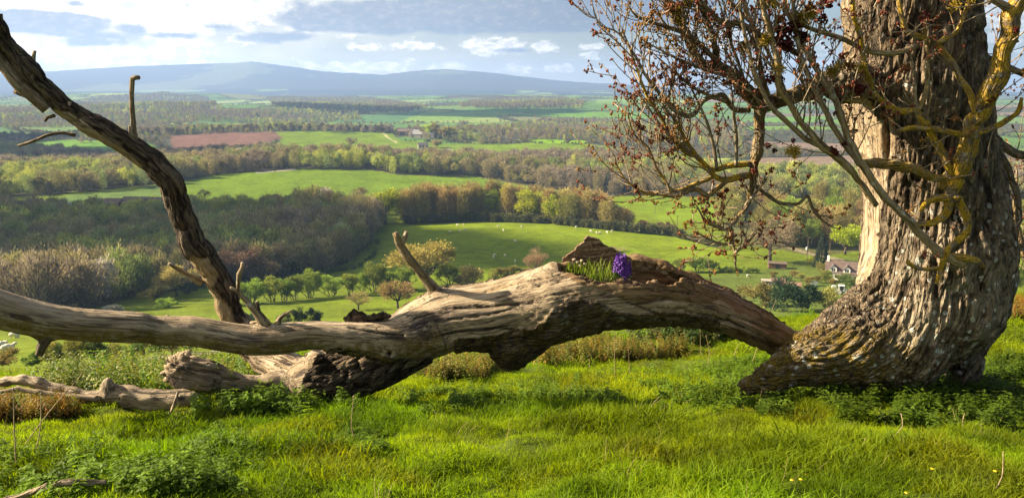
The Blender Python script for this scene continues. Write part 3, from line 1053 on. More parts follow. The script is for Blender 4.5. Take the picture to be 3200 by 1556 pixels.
for c_, w_ in [([(1385, 963), (1480, 962), (1560, 953), (1665, 947)], 3.2), ([(1330, 1062), (1400, 1042), (1470, 1030), (1545, 1024), (1600, 1030), (1650, 1034)], 3.), ([(1090, 1022), (1180, 1040), (1260, 1046)], 2.6), ([(1290, 995), (1340, 980), (1400, 975)], 2.4),
                ([(1960, 945), (2080, 990), (2200, 1000)], 2.5)]:
    ck = np.maximum(ck, np.clip(1.6 - linedist(u + .25 * wq, v + .12 * wr, c_) / w_, 0, 1) * fr)
LV2 = LV2 - NN * (ck * .010)[:, None]
mo = np.clip(.55 * bk * sstep(-.6, .2, fbm(LV / .4, 3, 22)) * (u > 1400) + .85 * (cid == 1) * sstep(.45, -.3, NN[:, 2]) + .5 * sstep(2320, 2480, u), 0, 1)
mo = np.maximum(mo, .3 * hol)
li_ = .25 * bk * (u > 1700)
ck = np.maximum(ck,   .45 * crack)
lattr = attrs_wood(len(LV), bk=bk, mo=mo, li=li_, st=np.where(bk > 0, np.where(isb, 1.1, .15), st), ck=ck, rt=rt, fu=np.where(bk > 0, br, 1.), bv=L + cid[:, None] * 5.7)  # burl bark near-black, with underside shade put into its colour
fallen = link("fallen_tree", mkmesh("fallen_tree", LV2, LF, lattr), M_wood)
tag(fallen, "long fallen tree arching over the grass, part bare wood and part bark", "fallen tree")

# dead branch that rises at the left end
ub = [(800, 1115, 6.58, 40), (739, 1012, 6.58, 43), (682, 882, 6.55, 44), (609, 773, 6.5, 46), (578, 690, 6.48, 41), (550, 618, 6.45, 40), (529, 561, 6.42, 43), (485, 515, 6.4, 42), (399, 447, 6.35, 40), (299, 395, 6.3, 40),
      (223, 352, 6.25, 33), (160, 295, 6.2, 33), (100, 232, 6.15, 36), (40, 160, 6.1, 32), (8, 110, 6.05, 26), (-20, 60, 6.0, 22), (-45, 10, 5.95, 18), (-70, -60, 5.9, 12), (-85, -130, 5.9, 5)]
P, R = chainN(ub); R = R * .9
br_o, bp, brd = stick("branch", P, R, fallen, bark=1., stain_shade=.85, seed=11, step=.016, sides=56, knob=.14, wob=.25)
me = br_o.data
co = np.zeros(len(me.vertices) * 3, np.float32); me.vertices.foreach_get("co", co); co = co.reshape(-1, 3)
u, v, _ = proj(co)
bare = np.zeros(len(co))
wz = 10 * fbm(co / .09, 3, 33)
bare[inpoly(u + wz, v + wz, [(590, 800), (650, 805), (685, 860), (665, 900), (720, 960), (735, 1015), (780, 1200), (600, 1200)])] = 1
bare[inpoly(u + .5 * wz, v + .5 * wz, [(215, 350), (255, 375), (330, 430), (400, 475), (445, 520), (440, 600), (200, 480), (130, 330)])] = 1
bb = np.zeros(len(co), np.float32); me.attributes["bk"].data.foreach_get("value", bb)
me.attributes["bk"].data.foreach_set("value", (1 - bare).astype(np.float32))
me.attributes["st"].data.foreach_set("value", (.42 * (1 - bare)).astype(np.float32))  # backlit shade put into the bark colour, over its dark brown
me.attributes["mo"].data.foreach_set("value", (.55 * bare * (u > 560)).astype(np.float32))
br_o["label"] = "tall crooked dead branch with flaking dark bark"

def twigN(lst, parent, name="twig", **k):
    P, R = chainN(lst)
    return stick(name, P, R, parent, **k)[0]


twigN([(150, 340, 6.18, 20), (110, 305, 6.15, 22), (62, 262, 6.12, 23), (18, 210, 6.1, 21), (-20, 160, 6.05, 17), (-70, 110, 6.0, 10)], fallen, "branch", bark=.5, seed=12, sides=20)
twigN([(4, 44, 6.0, 4), (6, 75, 6.02, 6), (12, 105, 6.05, 9), (16, 125, 6.06, 12)], br_o, bark=1, seed=13)
twigN([(46, 286, 6.2, 8), (90, 303, 6.2, 9), (135, 328, 6.2, 13)], br_o, bark=1, seed=14)
twigN([(109, 159, 6.15, 5), (105, 185, 6.15, 6), (105, 225, 6.15, 8)], br_o, seed=15)
twigN([(437, 243, 6.32, 6), (424, 243, 6.32, 8), (414, 246, 6.33, 8), (411, 290, 6.33, 7), (413, 350, 6.34, 8), (417, 400, 6.34, 8), (420, 436, 6.35, 12)], br_o, bark=.4, seed=16)
twigN([(404, 395, 6.3, 3), (408, 415, 6.32, 6), (420, 440, 6.34, 12)], br_o, seed=17)
twigN([(56, 456, 6.2, 4), (100, 443, 6.2, 5), (148, 423, 6.22, 5), (195, 416, 6.24, 5), (236, 424, 6.26, 6)], br_o, bark=.6, seed=18)
twigN([(217, 318, 6.22, 6), (217, 332, 6.22, 6), (226, 348, 6.22, 9)], br_o, seed=19)
twigN([(140, 379, 6.2, 4), (148, 368, 6.2, 5), (170, 362, 6.2, 6)], br_o, bark=.6, seed=20)
twigN([(528, 824, 6.4, 5), (570, 850, 6.45, 7), (632, 886, 6.5, 11)], br_o, moss=.4, seed=21)
t = twigN([(758, 822, 5.9, 6), (756, 838, 5.9, 6), (747, 856, 5.9, 8), (746, 885, 5.92, 6), (747, 913, 5.94, 7), (768, 940, 5.95, 9), (791, 965, 5.96, 12), (812, 990, 5.97, 15), (832, 1020, 5.98, 22)], fallen, moss=.3, lichen=.5, seed=22)
twigN([(720, 898, 5.9, 4), (747, 912, 5.94, 6)], t, seed=23)
twigN([(803, 942, 5.96, 5), (805, 958, 5.96, 6), (810, 985, 5.97, 9)], t, seed=24)
twigN([(912, 972, 6.0, 4), (890, 982, 6.0, 6), (874, 994, 6.0, 8), (866, 1020, 6.0, 12)], fallen, seed=25)
twigN([(782, 1009, 5.98, 5), (810, 1006, 5.98, 6), (832, 1012, 5.98, 9)], t, seed=26)
tb = twigN([(1235, 727, 6.3, 9), (1240, 740, 6.3, 10), (1250, 765, 6.31, 13), (1270, 795, 6.32, 14), (1300, 832, 6.34, 14), (1330, 872, 6.36, 15), (1352, 900, 6.38, 20), (1370, 935, 6.39, 34)], fallen, "branch", bark=.25, lichen=.7, moss=.35, seed=27, sides=18, step=.02)
tb["label"] = "forked dead stub pointing up from the trunk"
twigN([(1271, 724, 6.32, 7), (1266, 742, 6.32, 9), (1254, 770, 6.31, 10)], tb, bark=.2, lichen=.5, seed=28)
twigN([(122, 1108, 5.38, 12), (130, 1085, 5.39, 14), (146, 1055, 5.4, 19), (160, 1030, 5.41, 22)], fallen, "branch", bark=.8, lichen=.5, seed=29, sides=14)
twigN([(520, 985, 5.84, 7), (522, 996, 5.84, 9), (526, 1010, 5.84, 10)], fallen, seed=30)
twigN([(1165, 1205, 6.2, 3), (1180, 1190, 6.22, 4), (1200, 1160, 6.3, 7)], fallen, bark=1, seed=31)
# bark still lying along the top of the trunk
def slab(name, poly, Y, thick, bulge, parent, seed, mat_k, n=46, lean=0.):
    """a curved sheet of bark or rotten wood with real thickness, outline in photo pixels at depth Y"""
    us = [p[0] for p in poly]; vs_ = [p[1] for p in poly]
    gu = np.linspace(min(us), max(us), n); gv = np.linspace(min(vs_), max(vs_), int(n * (max(vs_) - min(vs_)) / (max(us) - min(us))) + 8)
    G, H = np.meshgrid(gu, gv, indexing='ij')
    wob = 6 * fbm(np.stack([G / 14., H / 14.], -1), 3, seed)
    ins = inpoly(G + wob, H + wob, poly)
    cu = (G - min(us)) / (max(us) - min(us)) * 2 - 1
    cv = (H - min(vs_)) / (max(vs_) - min(vs_))
    Yd = Y + bulge * (1 - cu ** 2) - lean * cv
    base = pt(G.ravel(), H.ravel(), Yd.ravel()).reshape(G.shape + (3,))
    rel = .014 * fbm(np.stack([G / 30., H / 7.], -1), 3, seed + 1) + .01 * fbm(np.stack([G / 6., H / 6.], -1), 2, seed + 2)
    A = base.copy(); A[..., 1] -= thick / 2 + rel
    Bk = base.copy(); Bk[..., 1] += thick / 2
    nI, nJ = G.shape
    idA = np.arange(nI * nJ).reshape(nI, nJ); idB = idA + nI * nJ
    cell = ins[:-1, :-1] & ins[1:, :-1] & ins[:-1, 1:] & ins[1:, 1:]
    ii, jj = np.nonzero(cell)
    fa = np.stack([idA[ii, jj], idA[ii, jj + 1], idA[ii + 1, jj + 1], idA[ii + 1, jj]], 1)
    fb = np.stack([idB[ii, jj], idB[ii + 1, jj], idB[ii + 1, jj + 1], idB[ii, jj + 1]], 1)
    pad = np.pad(cell, 1)
    sides = []
    for di, dj, e0, e1 in ((-1, 0, (0, 1), (0, 0)), (1, 0, (1, 0), (1, 1)), (0, -1, (0, 0), (1, 0)), (0, 1, (1, 1), (0, 1))):
        m = cell & ~pad[1 + di:1 + di + cell.shape[0], 1 + dj:1 + dj + cell.shape[1]]
        a, b = np.nonzero(m)
        sides.append(np.stack([idA[a + e0[0], b + e0[1]], idB[a + e0[0], b + e0[1]], idB[a + e1[0], b + e1[1]], idA[a + e1[0], b + e1[1]]], 1))
    Fq = np.concatenate([fa, fb] + sides)
    V = np.concatenate([A.reshape(-1, 3), Bk.reshape(-1, 3)])
    used = np.unique(Fq); mp = np.full(len(V), -1); mp[used] = np.arange(len(used))
    V = V[used]; Fq = mp[Fq]
    m = len(V)
    k = {q: np.full(m, float(w)) for q, w in mat_k.items()}
    kk = V[:, [1, 2, 0]] * np.array([1, 1, 1])
    if 'bk' in k: k['fu'] = np.clip(.5 + 1.4 * fbm(V / .05, 3, seed + 5), 0, 1)
    return link(name, mkmesh(name, V, Fq, attrs_wood(m, bv=kk + seed, **k)), M_wood, parent)


o = slab("bark_slab", [(1752, 836), (1756, 806), (1786, 788), (1806, 764), (1826, 748), (1840, 738), (1858, 740), (1872, 746), (1890, 764), (1912, 772), (1940, 790), (1975, 806), (1985, 880), (1880, 900), (1790, 875)], 6.55, .05, .05, fallen, 41, dict(rt=.75), n=84, lean=-.02)
o["label"] = "upright slab of rotten reddish wood behind the hollow"
o = slab("bark_slab", [(1076, 1030), (1074, 990), (1092, 978), (1104, 966), (1126, 975), (1160, 984), (1200, 972), (1226, 988), (1205, 1035)], 6.28, .04, -.03, fallen, 43, dict(bk=1.), n=40)
o["label"] = "loose flap of grey bark on top of the trunk"
slab("bark_slab", [(1470, 897), (1500, 888), (1560, 884), (1600, 877), (1640, 876), (1610, 893), (1540, 905)], 6.52, .03, .02, fallen, 45, dict(bk=.8), n=40)
o = slab("bark_slab", [(1795, 870), (1830, 866), (1880, 880), (1930, 898), (1955, 912), (1905, 916), (1850, 903), (1810, 893)], 6.25, .03, -.02, fallen, 47, dict(rt=1., bk=.3), n=40)
o["label"] = "dark red strip of rotten bark lying in the hollow"

# what lies inside the hollow
M_soil = plain("dark_leaf_mould", (.075, .048, .030), 1., .4, 30.)
ss = SDF((.2, 6.1, .0), (1.9, 6.9, .6), .014)
ss.chain(*chainN([(1790, 915, 6.44, 22), (1850, 918, 6.44, 44), (1950, 925, 6.46, 50), (2050, 938, 6.52, 44), (2130, 950, 6.6, 30)]), k=.05)
sv_, sf_ = ss.mesh(); e = sv_[sf_]
if np.einsum('ij,ij->i', e[:, 0], np.cross(e[:, 1], e[:, 2])).sum() < 0: sf_ = sf_[:, ::-1]
sv_ = sv_ + np.array([0, 0, 1.]) * (.03 * fbm(sv_ / .07, 3, 51))[:, None]
soil = link("soil", mkmesh("soil", sv_, sf_), M_soil, fallen)
soil["kind"] = "stuff"
M_stone = plain("pale_stone", (.27, .215, .155), .8, .25, 20.)
rg = np.random.default_rng(5)
ST = [(1806, 892, 6.235, 7, "pale pebble leftmost of the three in the hollow of the trunk"), (1817, 889, 6.24, 5, "smallest pale pebble, middle of the three in the hollow"), (1829, 891, 6.23, 8, "pale pebble nearest the dark bark strip in the hollow"),
      (1795, 812, 6.50, 6, None), (1806, 820, 6.49, 7, None), (1818, 815, 6.5, 6, None), (1828, 824, 6.49, 6, None), (1788, 826, 6.48, 7, None), (1812, 830, 6.48, 6, None)]
for k, (u_, v_, y_, r_, lab) in enumerate(ST):
    b = MB(); r = r_ * mpp(u_, v_, y_)
    b.ell((0, 0, 0), (r * 1.15, r, r * .85), 12, 8)
    b.V[0] += .25 * r * fbm(b.V[0] / r * .8 + k * 5, 2, k)[:, None]
    o = b.build("stone", M_stone, smooth=True, loc=pt(u_, v_, y_), rot=(0, 0, k))
    tag(o, lab or "small rounded stone in the heap under the upright bark slab", "stone", "stones in the trunk hollow")
# crumbled rotten wood
for k, (u_, v_, y_, rx, ry, lab) in enumerate([(2040, 890, 6.40, 26, 22, "upper crumbling lump of rotten wood right of the purple flower"), (2065, 915, 6.38, 30, 20, "lower crumbling lump of rotten wood right of the purple flower"), (2100, 928, 6.42, 16, 8, "small chip of rotten wood on the trunk edge beside the crumbling lumps")]):
    s2 = SDF((-.16, -.12, -.12), (.16, .12, .12), .008)
    m_ = mpp(u_, v_, y_)
    rg = np.random.default_rng(80 + k)
    for _ in range(9):
        s2.chain([np.array([rg.uniform(-1, 1) * rx * m_ * .7, rg.uniform(-.04, .04), rg.uniform(-1, 1) * ry * m_ * .7])], [rg.uniform(.25, .5) * ry * m_], k=.012)
    v2, f2 = s2.mesh(); e = v2[f2]
    if np.einsum('ij,ij->i', e[:, 0], np.cross(e[:, 1], e[:, 2])).sum() < 0: f2 = f2[:, ::-1]
    v2 = v2 + .02 * fbm(v2 / .03, 3, k)[:, None] * np.array([.5, 1, 1])
    n2 = len(v2)
    o = link("rotten_wood", mkmesh("rotten_wood", v2, f2, attrs_wood(n2, rt=np.ones(n2), bk=np.full(n2, .25), bv=v2 * np.array([1, 1, 1]) + 3)), M_wood, loc=pt(u_, v_, y_))
    tag(o, lab, "rotten wood", "rotten wood lumps in the hollow")

# ------------------------------------------------------------------ loose dead wood on the grass
DL = [(600, 1243, 6.02, 22), (560, 1248, 6.0, 30), (467, 1250, 5.95, 32), (400, 1238, 5.95, 33), (350, 1236, 5.95, 30), (287, 1243, 5.95, 19), (230, 1230, 5.95, 17), (180, 1216, 5.95, 17), (120, 1196, 5.95, 16), (72, 1186, 5.95, 13), (18, 1192, 5.95, 13), (-60, 1205, 5.95, 13), (-160, 1220, 5.95, 11)]
s3 = SDF((-4.6, 5.4, -1.3), (-2.1, 6.1, -.1), .013)
c3 = chainN([(a_, b_, 5.75, r_) for a_, b_, c_, r_ in DL])
dz = max(0., float(np.max(hgt(c3[0][:9, 0], c3[0][:9, 1]) + .35 * c3[1][:9] - c3[0][:9, 2])))
c3[0][:, 2] += dz
s3.chain(*c3, k=.04)
c3b = chainN([(345, 1235, 5.73, 22), (337, 1205, 5.73, 14), (335, 1192, 5.73, 10)]); c3b[0][:, 2] += dz; s3.chain(*c3b, k=.05)
c3c = chainN([(300, 1246, 5.65, 10), (223, 1240, 5.65, 9), (120, 1226, 5.65, 9), (54, 1214, 5.65, 9), (-40, 1232, 5.65, 8)]); c3c[0][:, 2] += dz; s3.chain(*c3c, k=.02)
DV, DF = s3.mesh(); e = DV[DF]
if np.einsum('ij,ij->i', e[:, 0], np.cross(e[:, 1], e[:, 2])).sum() < 0: DF = DF[:, ::-1]
Ld, cd = chain_coords(DV, [c3, c3b, c3c])
tm = mkmesh("t", DV, DF); nd = vnormals(tm); bpy.data.meshes.remove(tm)
DV = DV + nd * (.011 * fbm(Ld * np.array([1, 1, .12]) / .035, 3, 61) + .008 * fbm(DV / .12, 2, 62))[:, None]
u, v, _ = proj(DV)
ckd = np.clip(1.6 - linedist(u, v, [(420, 1222), (470, 1230), (540, 1226), (600, 1222)]) / 3., 0, 1)
nn = len(DV)
o = link("dead_log", mkmesh("dead_log", DV, DF, attrs_wood(nn, ck=ckd, st=.5 * sstep(.1, .4, fbm(DV / .2, 3, 63)), bv=Ld + 9)), M_wood)
tag(o, "grey bleached log lying on the grass at the lower left of the trunk", "log")
P, R = chainN([(-30, 1530, 3.05, 9), (60, 1518, 3.02, 11), (150, 1522, 3.0, 10), (220, 1512, 3.0, 12), (260, 1508, 3.02, 11), (335, 1520, 3.05, 7)])
P[:, 2] = hgt(P[:, 0], P[:, 1]) + .05
o, _, _ = stick("fallen_stick", P, R, bark=.5, seed=66, knob=.35, step=.01, sides=12)
tag(o, "knobbly brown stick on the grass in the bottom left corner", "stick")
o, _, _ = stick("fallen_stick", *chainN([(522, 1312, 5.55, 5), (540, 1275, 5.6, 5), (556, 1225, 5.65, 4)]), bark=.3, seed=67, step=.01)
tag(o, "short bent stick leaning on the bleached log end", "stick")
for k, (lst, lab) in enumerate([([(-20, 1296, 5.5, 8), (40, 1285, 5.5, 10), (90, 1290, 5.5, 7), (150, 1278, 5.5, 5)], "pale sunlit piece of broken branch in the dry grass at the far left"), ([(100, 1290, 5.4, 4), (160, 1280, 5.42, 5), (240, 1284, 5.45, 3)], "thin pale broken branch piece in the dry grass beside the log")]):
    o, _, _ = stick("fallen_stick", *chainN(lst), seed=70 + k, step=.015)
    tag(o, lab, "stick")
# ================================================================== the standing ash tree
YT = 6.62
TR = [(2830, -900, YT, 155), (2834, -300, YT, 182), (2838, 0, YT, 190), (2862, 300, YT, 201), (2910, 600, YT, 194), (2918, 690, YT, 202), (2924, 790, YT - .02, 212), (2908, 925, YT - .06, 208), (2815, 1050, YT - .16, 152), (2665, 1092, YT - .26, 108), (2520, 1132, YT - .34, 66), (2410, 1176, YT - .40, 42), (2335, 1208, YT - .42, 24)]
TSPL = [(2755, 840, YT - .1, 42), (2702, 955, YT - .14, 54), (2628, 1020, YT - .2, 52), (2542, 1085, YT - .28, 46), (2452, 1140, YT - .34, 34)]
TBACK = [(3025, 890, YT + .1, 128), (3030, 1030, YT + .3, 62), (3012, 1160, YT + .38, 42), (3010, 1270, YT + .4, 56)]
TBULG = [(3015, 830, YT, 134), (2955, 960, YT - .08, 128), (2830, 1085, YT - .14, 100)]
TLOW = [(2860, 1130, YT + .28, 56), (2870, 1250, YT + .33, 60)]
STUB = [(2700, 265, YT - .28, 62), (2655, 262, YT - .36, 50), (2600, 262, YT - .42, 34)]
ct = [chainN(c) for c in (TR, TSPL, TBACK, TBULG, TLOW, STUB)]
st_ = SDF((1.5, 5.6, -1.3), (4.6, 7.6, 3.7), .0135)
for k, c in enumerate(ct):
    st_.chain(*c, k=.10 if k else .05, margin=.22)
TVv, TFf = st_.mesh(); e = TVv[TFf]
if np.einsum('ij,ij->i', e[:, 0], np.cross(e[:, 1], e[:, 2])).sum() < 0: TFf = TFf[:, ::-1]
tm = mkmesh("t", TVv, TFf); NN = vnormals(tm); bpy.data.meshes.remove(tm)
Lt, ctd = chain_coords(TVv, [ct[0]])
u, v, _ = proj(TVv)
fr = np.einsum('ij,ij->i', NN, TVv - CAM) < .35
wq = 9 * fbm(TVv / .10, 3, 3); wr = 9 * fbm(TVv / .10 + 5, 3, 4)
bare = np.zeros(len(TVv))
BARE1 = [(2600, 330), (2690, 285), (2725, 330), (2735, 380), (2790, 360), (2800, 420), (2795, 520), (2775, 560), (2755, 610), (2745, 700), (2740, 780), (2720, 850), (2700, 890), (2640, 890), (2640, 600)]
BARE2 = [(2620, -10), (2668, -10), (2672, 120), (2700, 200), (2730, 270), (2700, 320), (2620, 300)]
bare[(inpoly(u + .5 * wq, v + wr, BARE1)) & fr] = 1
bare2 = inpoly(u + wq, v + wr, BARE2) & fr
# coordinates that follow the furrows: straight down the trunk, round the bend and out along the lying root
bc = pt(2520, 900, YT)
du, dvv = TVv[:, 0] - bc[0], bc[2] - TVv[:, 2]
a_ = np.arctan2(np.maximum(dvv, 0), np.maximum(du, 1e-6))
rho = np.where(dvv <= 0, du, np.where(du <= 0, dvv, np.hypot(du, dvv)))
sfl = np.where(dvv <= 0, dvv, np.where(du <= 0, .55 * pi / 2 - du, .55 * a_))
Lt = np.stack([rho, TVv[:, 1] - YT, sfl], 1)
low = sstep(850, 1050, v)
br = bark_relief(Lt, 71, .048, .125)
br2 = np.clip(.5 + 1.2 * fbm(TVv / .035, 2, 91), 0, 1)
brk = br
hole = np.clip(1.5 - np.hypot((u - 2767) / 9, (v - 440) / 70), 0, 1) * fr
lip = np.clip(1.4 - linedist(u, v, [(2690, 480), (2700, 560), (2715, 640), (2705, 720), (2700, 800), (2680, 870)]) / 9, 0, 1) * fr
lip2 = np.clip(1.4 - linedist(u, v, [(2775, 360), (2792, 430), (2790, 500), (2770, 560)]) / 8, 0, 1) * fr
edge_b = np.clip(bare * 1., 0, 1)
dsp = (1 - bare) * (.034 * brk +   .004 * br2 - .018 + .022 * fbm(TVv / .35, 2, 74)) + bare * (-.012 + .006 * fbm(Lt * np.array([1, 1, .08]) / .03, 3, 75))
dsp += -.05 * hole + .028 * lip + .02 * lip2
# flowing wrinkles where the trunk bends into its lying root
dsp += low * (1 - bare) * .022 * fbm(Lt * np.array([1, 1, .25]) / .10, 2, 77)
V2 = TVv + NN * dsp[:, None]
zr = TVv[:, 2]
mo = np.clip(sstep(1000, 1060, v) * sstep(-.35, .35, fbm(TVv / .35, 3, 78) + .3) * sstep(2950, 2650, u) * 1. + .35 * sstep(1000, 1100, v) * sstep(2950, 2800, u), 0, 1)
li_ = np.clip(.18 + .8 * sstep(450, 900, v) * sstep(2700, 2850, u) + .6 * (np.hypot((u - 2900) / 120, (v - 300) / 90) < 1) + .5 * (v > 1060) * (u < 2800), 0, 1)
tat = attrs_wood(len(TVv), bk=1 - bare * 1. - (bare2 & True) * .45, mo=mo, li=li_, fu=np.where(bare > 0, 1, np.clip(brk * .85 + br2 * .15, 0, 1)), ck=hole * .55, rt=.55 * bare * sstep(2700, 2650, u) * 0 + hole * .6, st=.35 * bare * (fbm(TVv / .2, 3, 79) > .1), bv=Lt)
ash = link("ash_tree", mkmesh("ash_tree", V2, TFf, tat), M_wood)
tag(ash, "large ash tree with furrowed trunk, bent root foot and red flower buds", "tree")

# ------------------------------------------------------------------ branches
M_bud = None


def f_bud(T):
    tc = T.node('ShaderNodeTexCoord').outputs['Object']
    n = T.noise(tc, 60, 3, .6)
    big = T.noise(tc, 2.2, 3, .5)
    c = T.ramp(n, [(.3, (.042, .010, .009)), (.5, (.12, .030, .018)), (.72, (.22, .070, .030))])
    c = T.mix(T.rng(big, .50, .66), c, T.mix(n, (.15, .08, .02, 1), (.24, .13, .035, 1)))
    return princ(T, c, .8, T.bump(n, .8, .004), spec=.15)


M_bud = material("ash_flower_buds", f_bud)


def f_cluster(T):
    tc = T.node('ShaderNodeTexCoord').outputs['Object']
    n = T.noise(tc, 90, 3, .6)
    oc = T.node('ShaderNodeObjectInfo').outputs['Color']
    c = T.mix(T.rng(n, .3, .7), T.mix(.75, oc, (0, 0, 0, 1)), oc)
    return princ(T, c, .85, T.bump(n, .9, .004), spec=.1)


M_cluster = material("ash_flower_cluster", f_cluster)


def ico():
    t = (1 + 5 ** .5) / 2
    V = np.array([[-1, t, 0], [1, t, 0], [-1, -t, 0], [1, -t, 0], [0, -1, t], [0, 1, t], [0, -1, -t], [0, 1, -t], [t, 0, -1], [t, 0, 1], [-t, 0, -1], [-t, 0, 1]])
    V /= np.linalg.norm(V[0])
    Fq = np.array([[0, 11, 5], [0, 5, 1], [0, 1, 7], [0, 7, 10], [0, 10, 11], [1, 5, 9], [5, 11, 4], [11, 10, 2], [10, 7, 6], [7, 1, 8], [3, 9, 4], [3, 4, 2], [3, 2, 6], [3, 6, 8], [3, 8, 9], [4, 9, 5], [2, 4, 11], [6, 2, 10], [8, 6, 7], [9, 8, 1]])
    return V, Fq


ICOV, ICOF = ico()
_o = np.array([[1, 0, 0], [-1, 0, 0], [0, 1, 0], [0, -1, 0], [0, 0, 1], [0, 0, -1.]])
OCTF = np.array([[0, 2, 4], [2, 1, 4], [1, 3, 4], [3, 0, 4], [2, 0, 5], [1, 2, 5], [3, 1, 5], [0, 3, 5]])


class Grower:
    """twigs and buds that belong to one branch"""

    def __init__(s, seed):
        s.rg = np.random.default_rng(seed); s.V = []; s.F = []; s.L = []; s.n = 0; s.B = []; s.Y = []

    def put(s, P, R, sides, yel=0.):
        V, Fq, L = tube(P, R, sides)
        s.V.append(V); s.F.append(Fq + s.n); s.L.append(L + s.rg.uniform(0, 9)); s.n += len(V)
        s.Y.append(np.full(len(V), yel))

    def bud(s, p, r):
        k = s.rg.integers(2, 4)
        for _ in range(k):
            s.B.append((p + s.rg.normal(0, r * .75, 3), r * s.rg.uniform(.5, 1.05)))

    def twig(s, p, d, length, r, depth=0, up=.55, budr=.0100, yel=0., buds=1.):
        rg = s.rg
        n = max(4, int(length / .06))
        pts = [p]; dirs = d / np.linalg.norm(d)
        wig = rg.normal(0, .5, 3)
        for i in range(n):
            dirs = dirs + np.array([0, 0, up]) * .16 + rg.normal(0, .13, 3) + wig * .02
            dirs /= np.linalg.norm(dirs)
            pts.append(pts[-1] + dirs * length / n)
        pts = np.array(pts)
        R = r * (1 - .62 * np.linspace(0, 1, n + 1)) * (1 + .12 * rg.normal(size=n + 1))
        s.put(pts, np.maximum(R, .003), 5 if r < .008 else 7, yel)
        for i in range(1, n + 1):
            f = i / n
            if f > (.30 if depth else .45) and rg.random() < .52 * buds:
                s.bud(pts[i] + rg.normal(0, .006, 3), budr * rg.uniform(.6, 1.15))
            if depth < 2 and i > 1 and rg.random() < (.24 if depth == 0 else .14):
                dd = pts[i] - pts[i - 1]; dd /= np.linalg.norm(dd)
                side = rg.normal(0, 1, 3); side -= dd * (side @ dd); side /= np.linalg.norm(side)
                s.twig(pts[i], dd * .75 + side * .75, length * rg.uniform(.28, .55), R[i] * .72, depth + 1, up, budr, yel * .5, buds)
        s.bud(pts[-1], budr * 1.1)

    def finish(s, parent, name="twig", lichen=.2):
        if s.V:
            V = np.concatenate(s.V); m = len(V)
            me = mkmesh(name, V, np.concatenate(s.F), attrs_wood(m, bk=np.full(m, .25), li=np.full(m, lichen), ye=np.concatenate(s.Y), bv=np.concatenate(s.L)))
            link(name, me, M_wood, parent)["kind"] = "stuff"
        if s.B:
            k = len(s.B)
            c = np.array([b[0] for b in s.B]); r = np.array([b[1] for b in s.B])
            jit = s.rg.uniform(.65, 1.35, (k, 6, 1))
            V = (c[:, None, :] + r[:, None, None] * _o[None] * jit * np.array([1, 1, 1.25])).reshape(-1, 3)
            Fq = (np.arange(k)[:, None, None] * 6 + OCTF[None]).reshape(-1, 3)
            o = link("flower_buds", mkmesh("flower_buds", V, Fq, smooth=False), M_bud, parent); o["kind"] = "stuff"


def branch(lst, seed, bark=.6, yel=.0, lich=.35, moss=0., twigs=0, tl=(.35, .8), tr=.006, up=.55, bias=(0, 0, 0), span=(.25, 1.), budr=.0100, buds=1., side=None, tip=True, parent=None, label=None):
    P, R = chainN(lst)
    o, Q, QR = stick("branch", P, R, parent or ash, bark=bark, seed=seed, lichen=lich, yellow=yel, moss=moss, step=.022, sides=14 if R.max() > .03 else 9, knob=.28, wob=.45)
    g = Grower(seed)
    n = len(Q)
    for k in range(twigs):
        i = int((span[0] + (span[1] - span[0]) * (k + g.rg.random()) / twigs) * (n - 2))
        T_ = Q[i + 1] - Q[i]; T_ /= np.linalg.norm(T_)
        s_ = g.rg.normal(0, 1, 3); s_[1] *= .7; s_ -= T_ * (s_ @ T_); s_ /= np.linalg.norm(s_)
        d = T_ * .55 + s_ * .75 + np.array(bias)
        g.twig(Q[i], d, g.rg.uniform(*tl), min(tr * g.rg.uniform(.7, 1.2), QR[i] * .8), 0, up, budr, yel * .25, buds)
    if tip:
        T_ = Q[-1] - Q[-3]
        g.twig(Q[-1], T_, tl[0] * .6, max(QR[-1], .003), 1, up, budr, 0, buds)
    g.finish(o, lichen=lich)
    if label: o["label"] = label
    return o


UPL = (-.25, 0, .35)
# the thick limb that leaves the trunk to the left, and its drooping arms
B1 = branch([(2660, 250, 6.30, 40), (2610, 258, 6.26, 33), (2547, 270, 6.2, 28), (2485, 304, 6.12, 25), (2431, 314, 6.06, 25), (2377, 318, 6.0, 32), (2333, 290, 5.98, 24), (2288, 241, 5.96, 17), (2243, 206, 5.94, 15), (2181, 192, 5.92, 14), (2163, 148, 5.9, 12), (2136, 80, 5.88, 11), (2100, 27, 5.86, 9), (2065, -15, 5.85, 8), (2020, -80, 5.8, 6)],
            101, bark=.9, moss=.35, twigs=26, tl=(.35, .75), bias=(-.1, -.05, .5), span=(.35, 1), label="thick mossy limb reaching left from the trunk")
branch([(2377, 330, 6.0, 28), (2374, 358, 6.0, 18), (2371, 416, 5.99, 16), (2364, 469, 5.98, 17), (2353, 514, 5.97, 15), (2350, 545, 5.96, 14), (2345, 591, 5.95, 10), (2333, 643, 5.94, 8), (2301, 683, 5.93, 7), (2281, 719, 5.92, 6), (2293, 775, 5.92, 5), (2297, 811, 5.92, 4)],
       102, bark=.8, moss=.2, yel=.2, twigs=16, tl=(.18, .45), tr=.0045, span=(.55, 1.), bias=(-.1, 0, .2), label="drooping arm hanging straight down from the limb")
branch([(2345, 513, 5.96, 10), (2281, 520, 5.93, 9), (2225, 530, 5.9, 9), (2201, 516, 5.88, 9), (2181, 488, 5.87, 8), (2145, 476, 5.86, 8), (2100, 429, 5.84, 7), (2065, 367, 5.82, 6), (2020, 290, 5.8, 5), (1985, 200, 5.8, 4), (1960, 130, 5.8, 3)],
       103, yel=.85, twigs=20, bias=(-.15, 0, .45), tl=(.3, .65), span=(.2, 1), label="arm bright with yellow lichen below the limb")
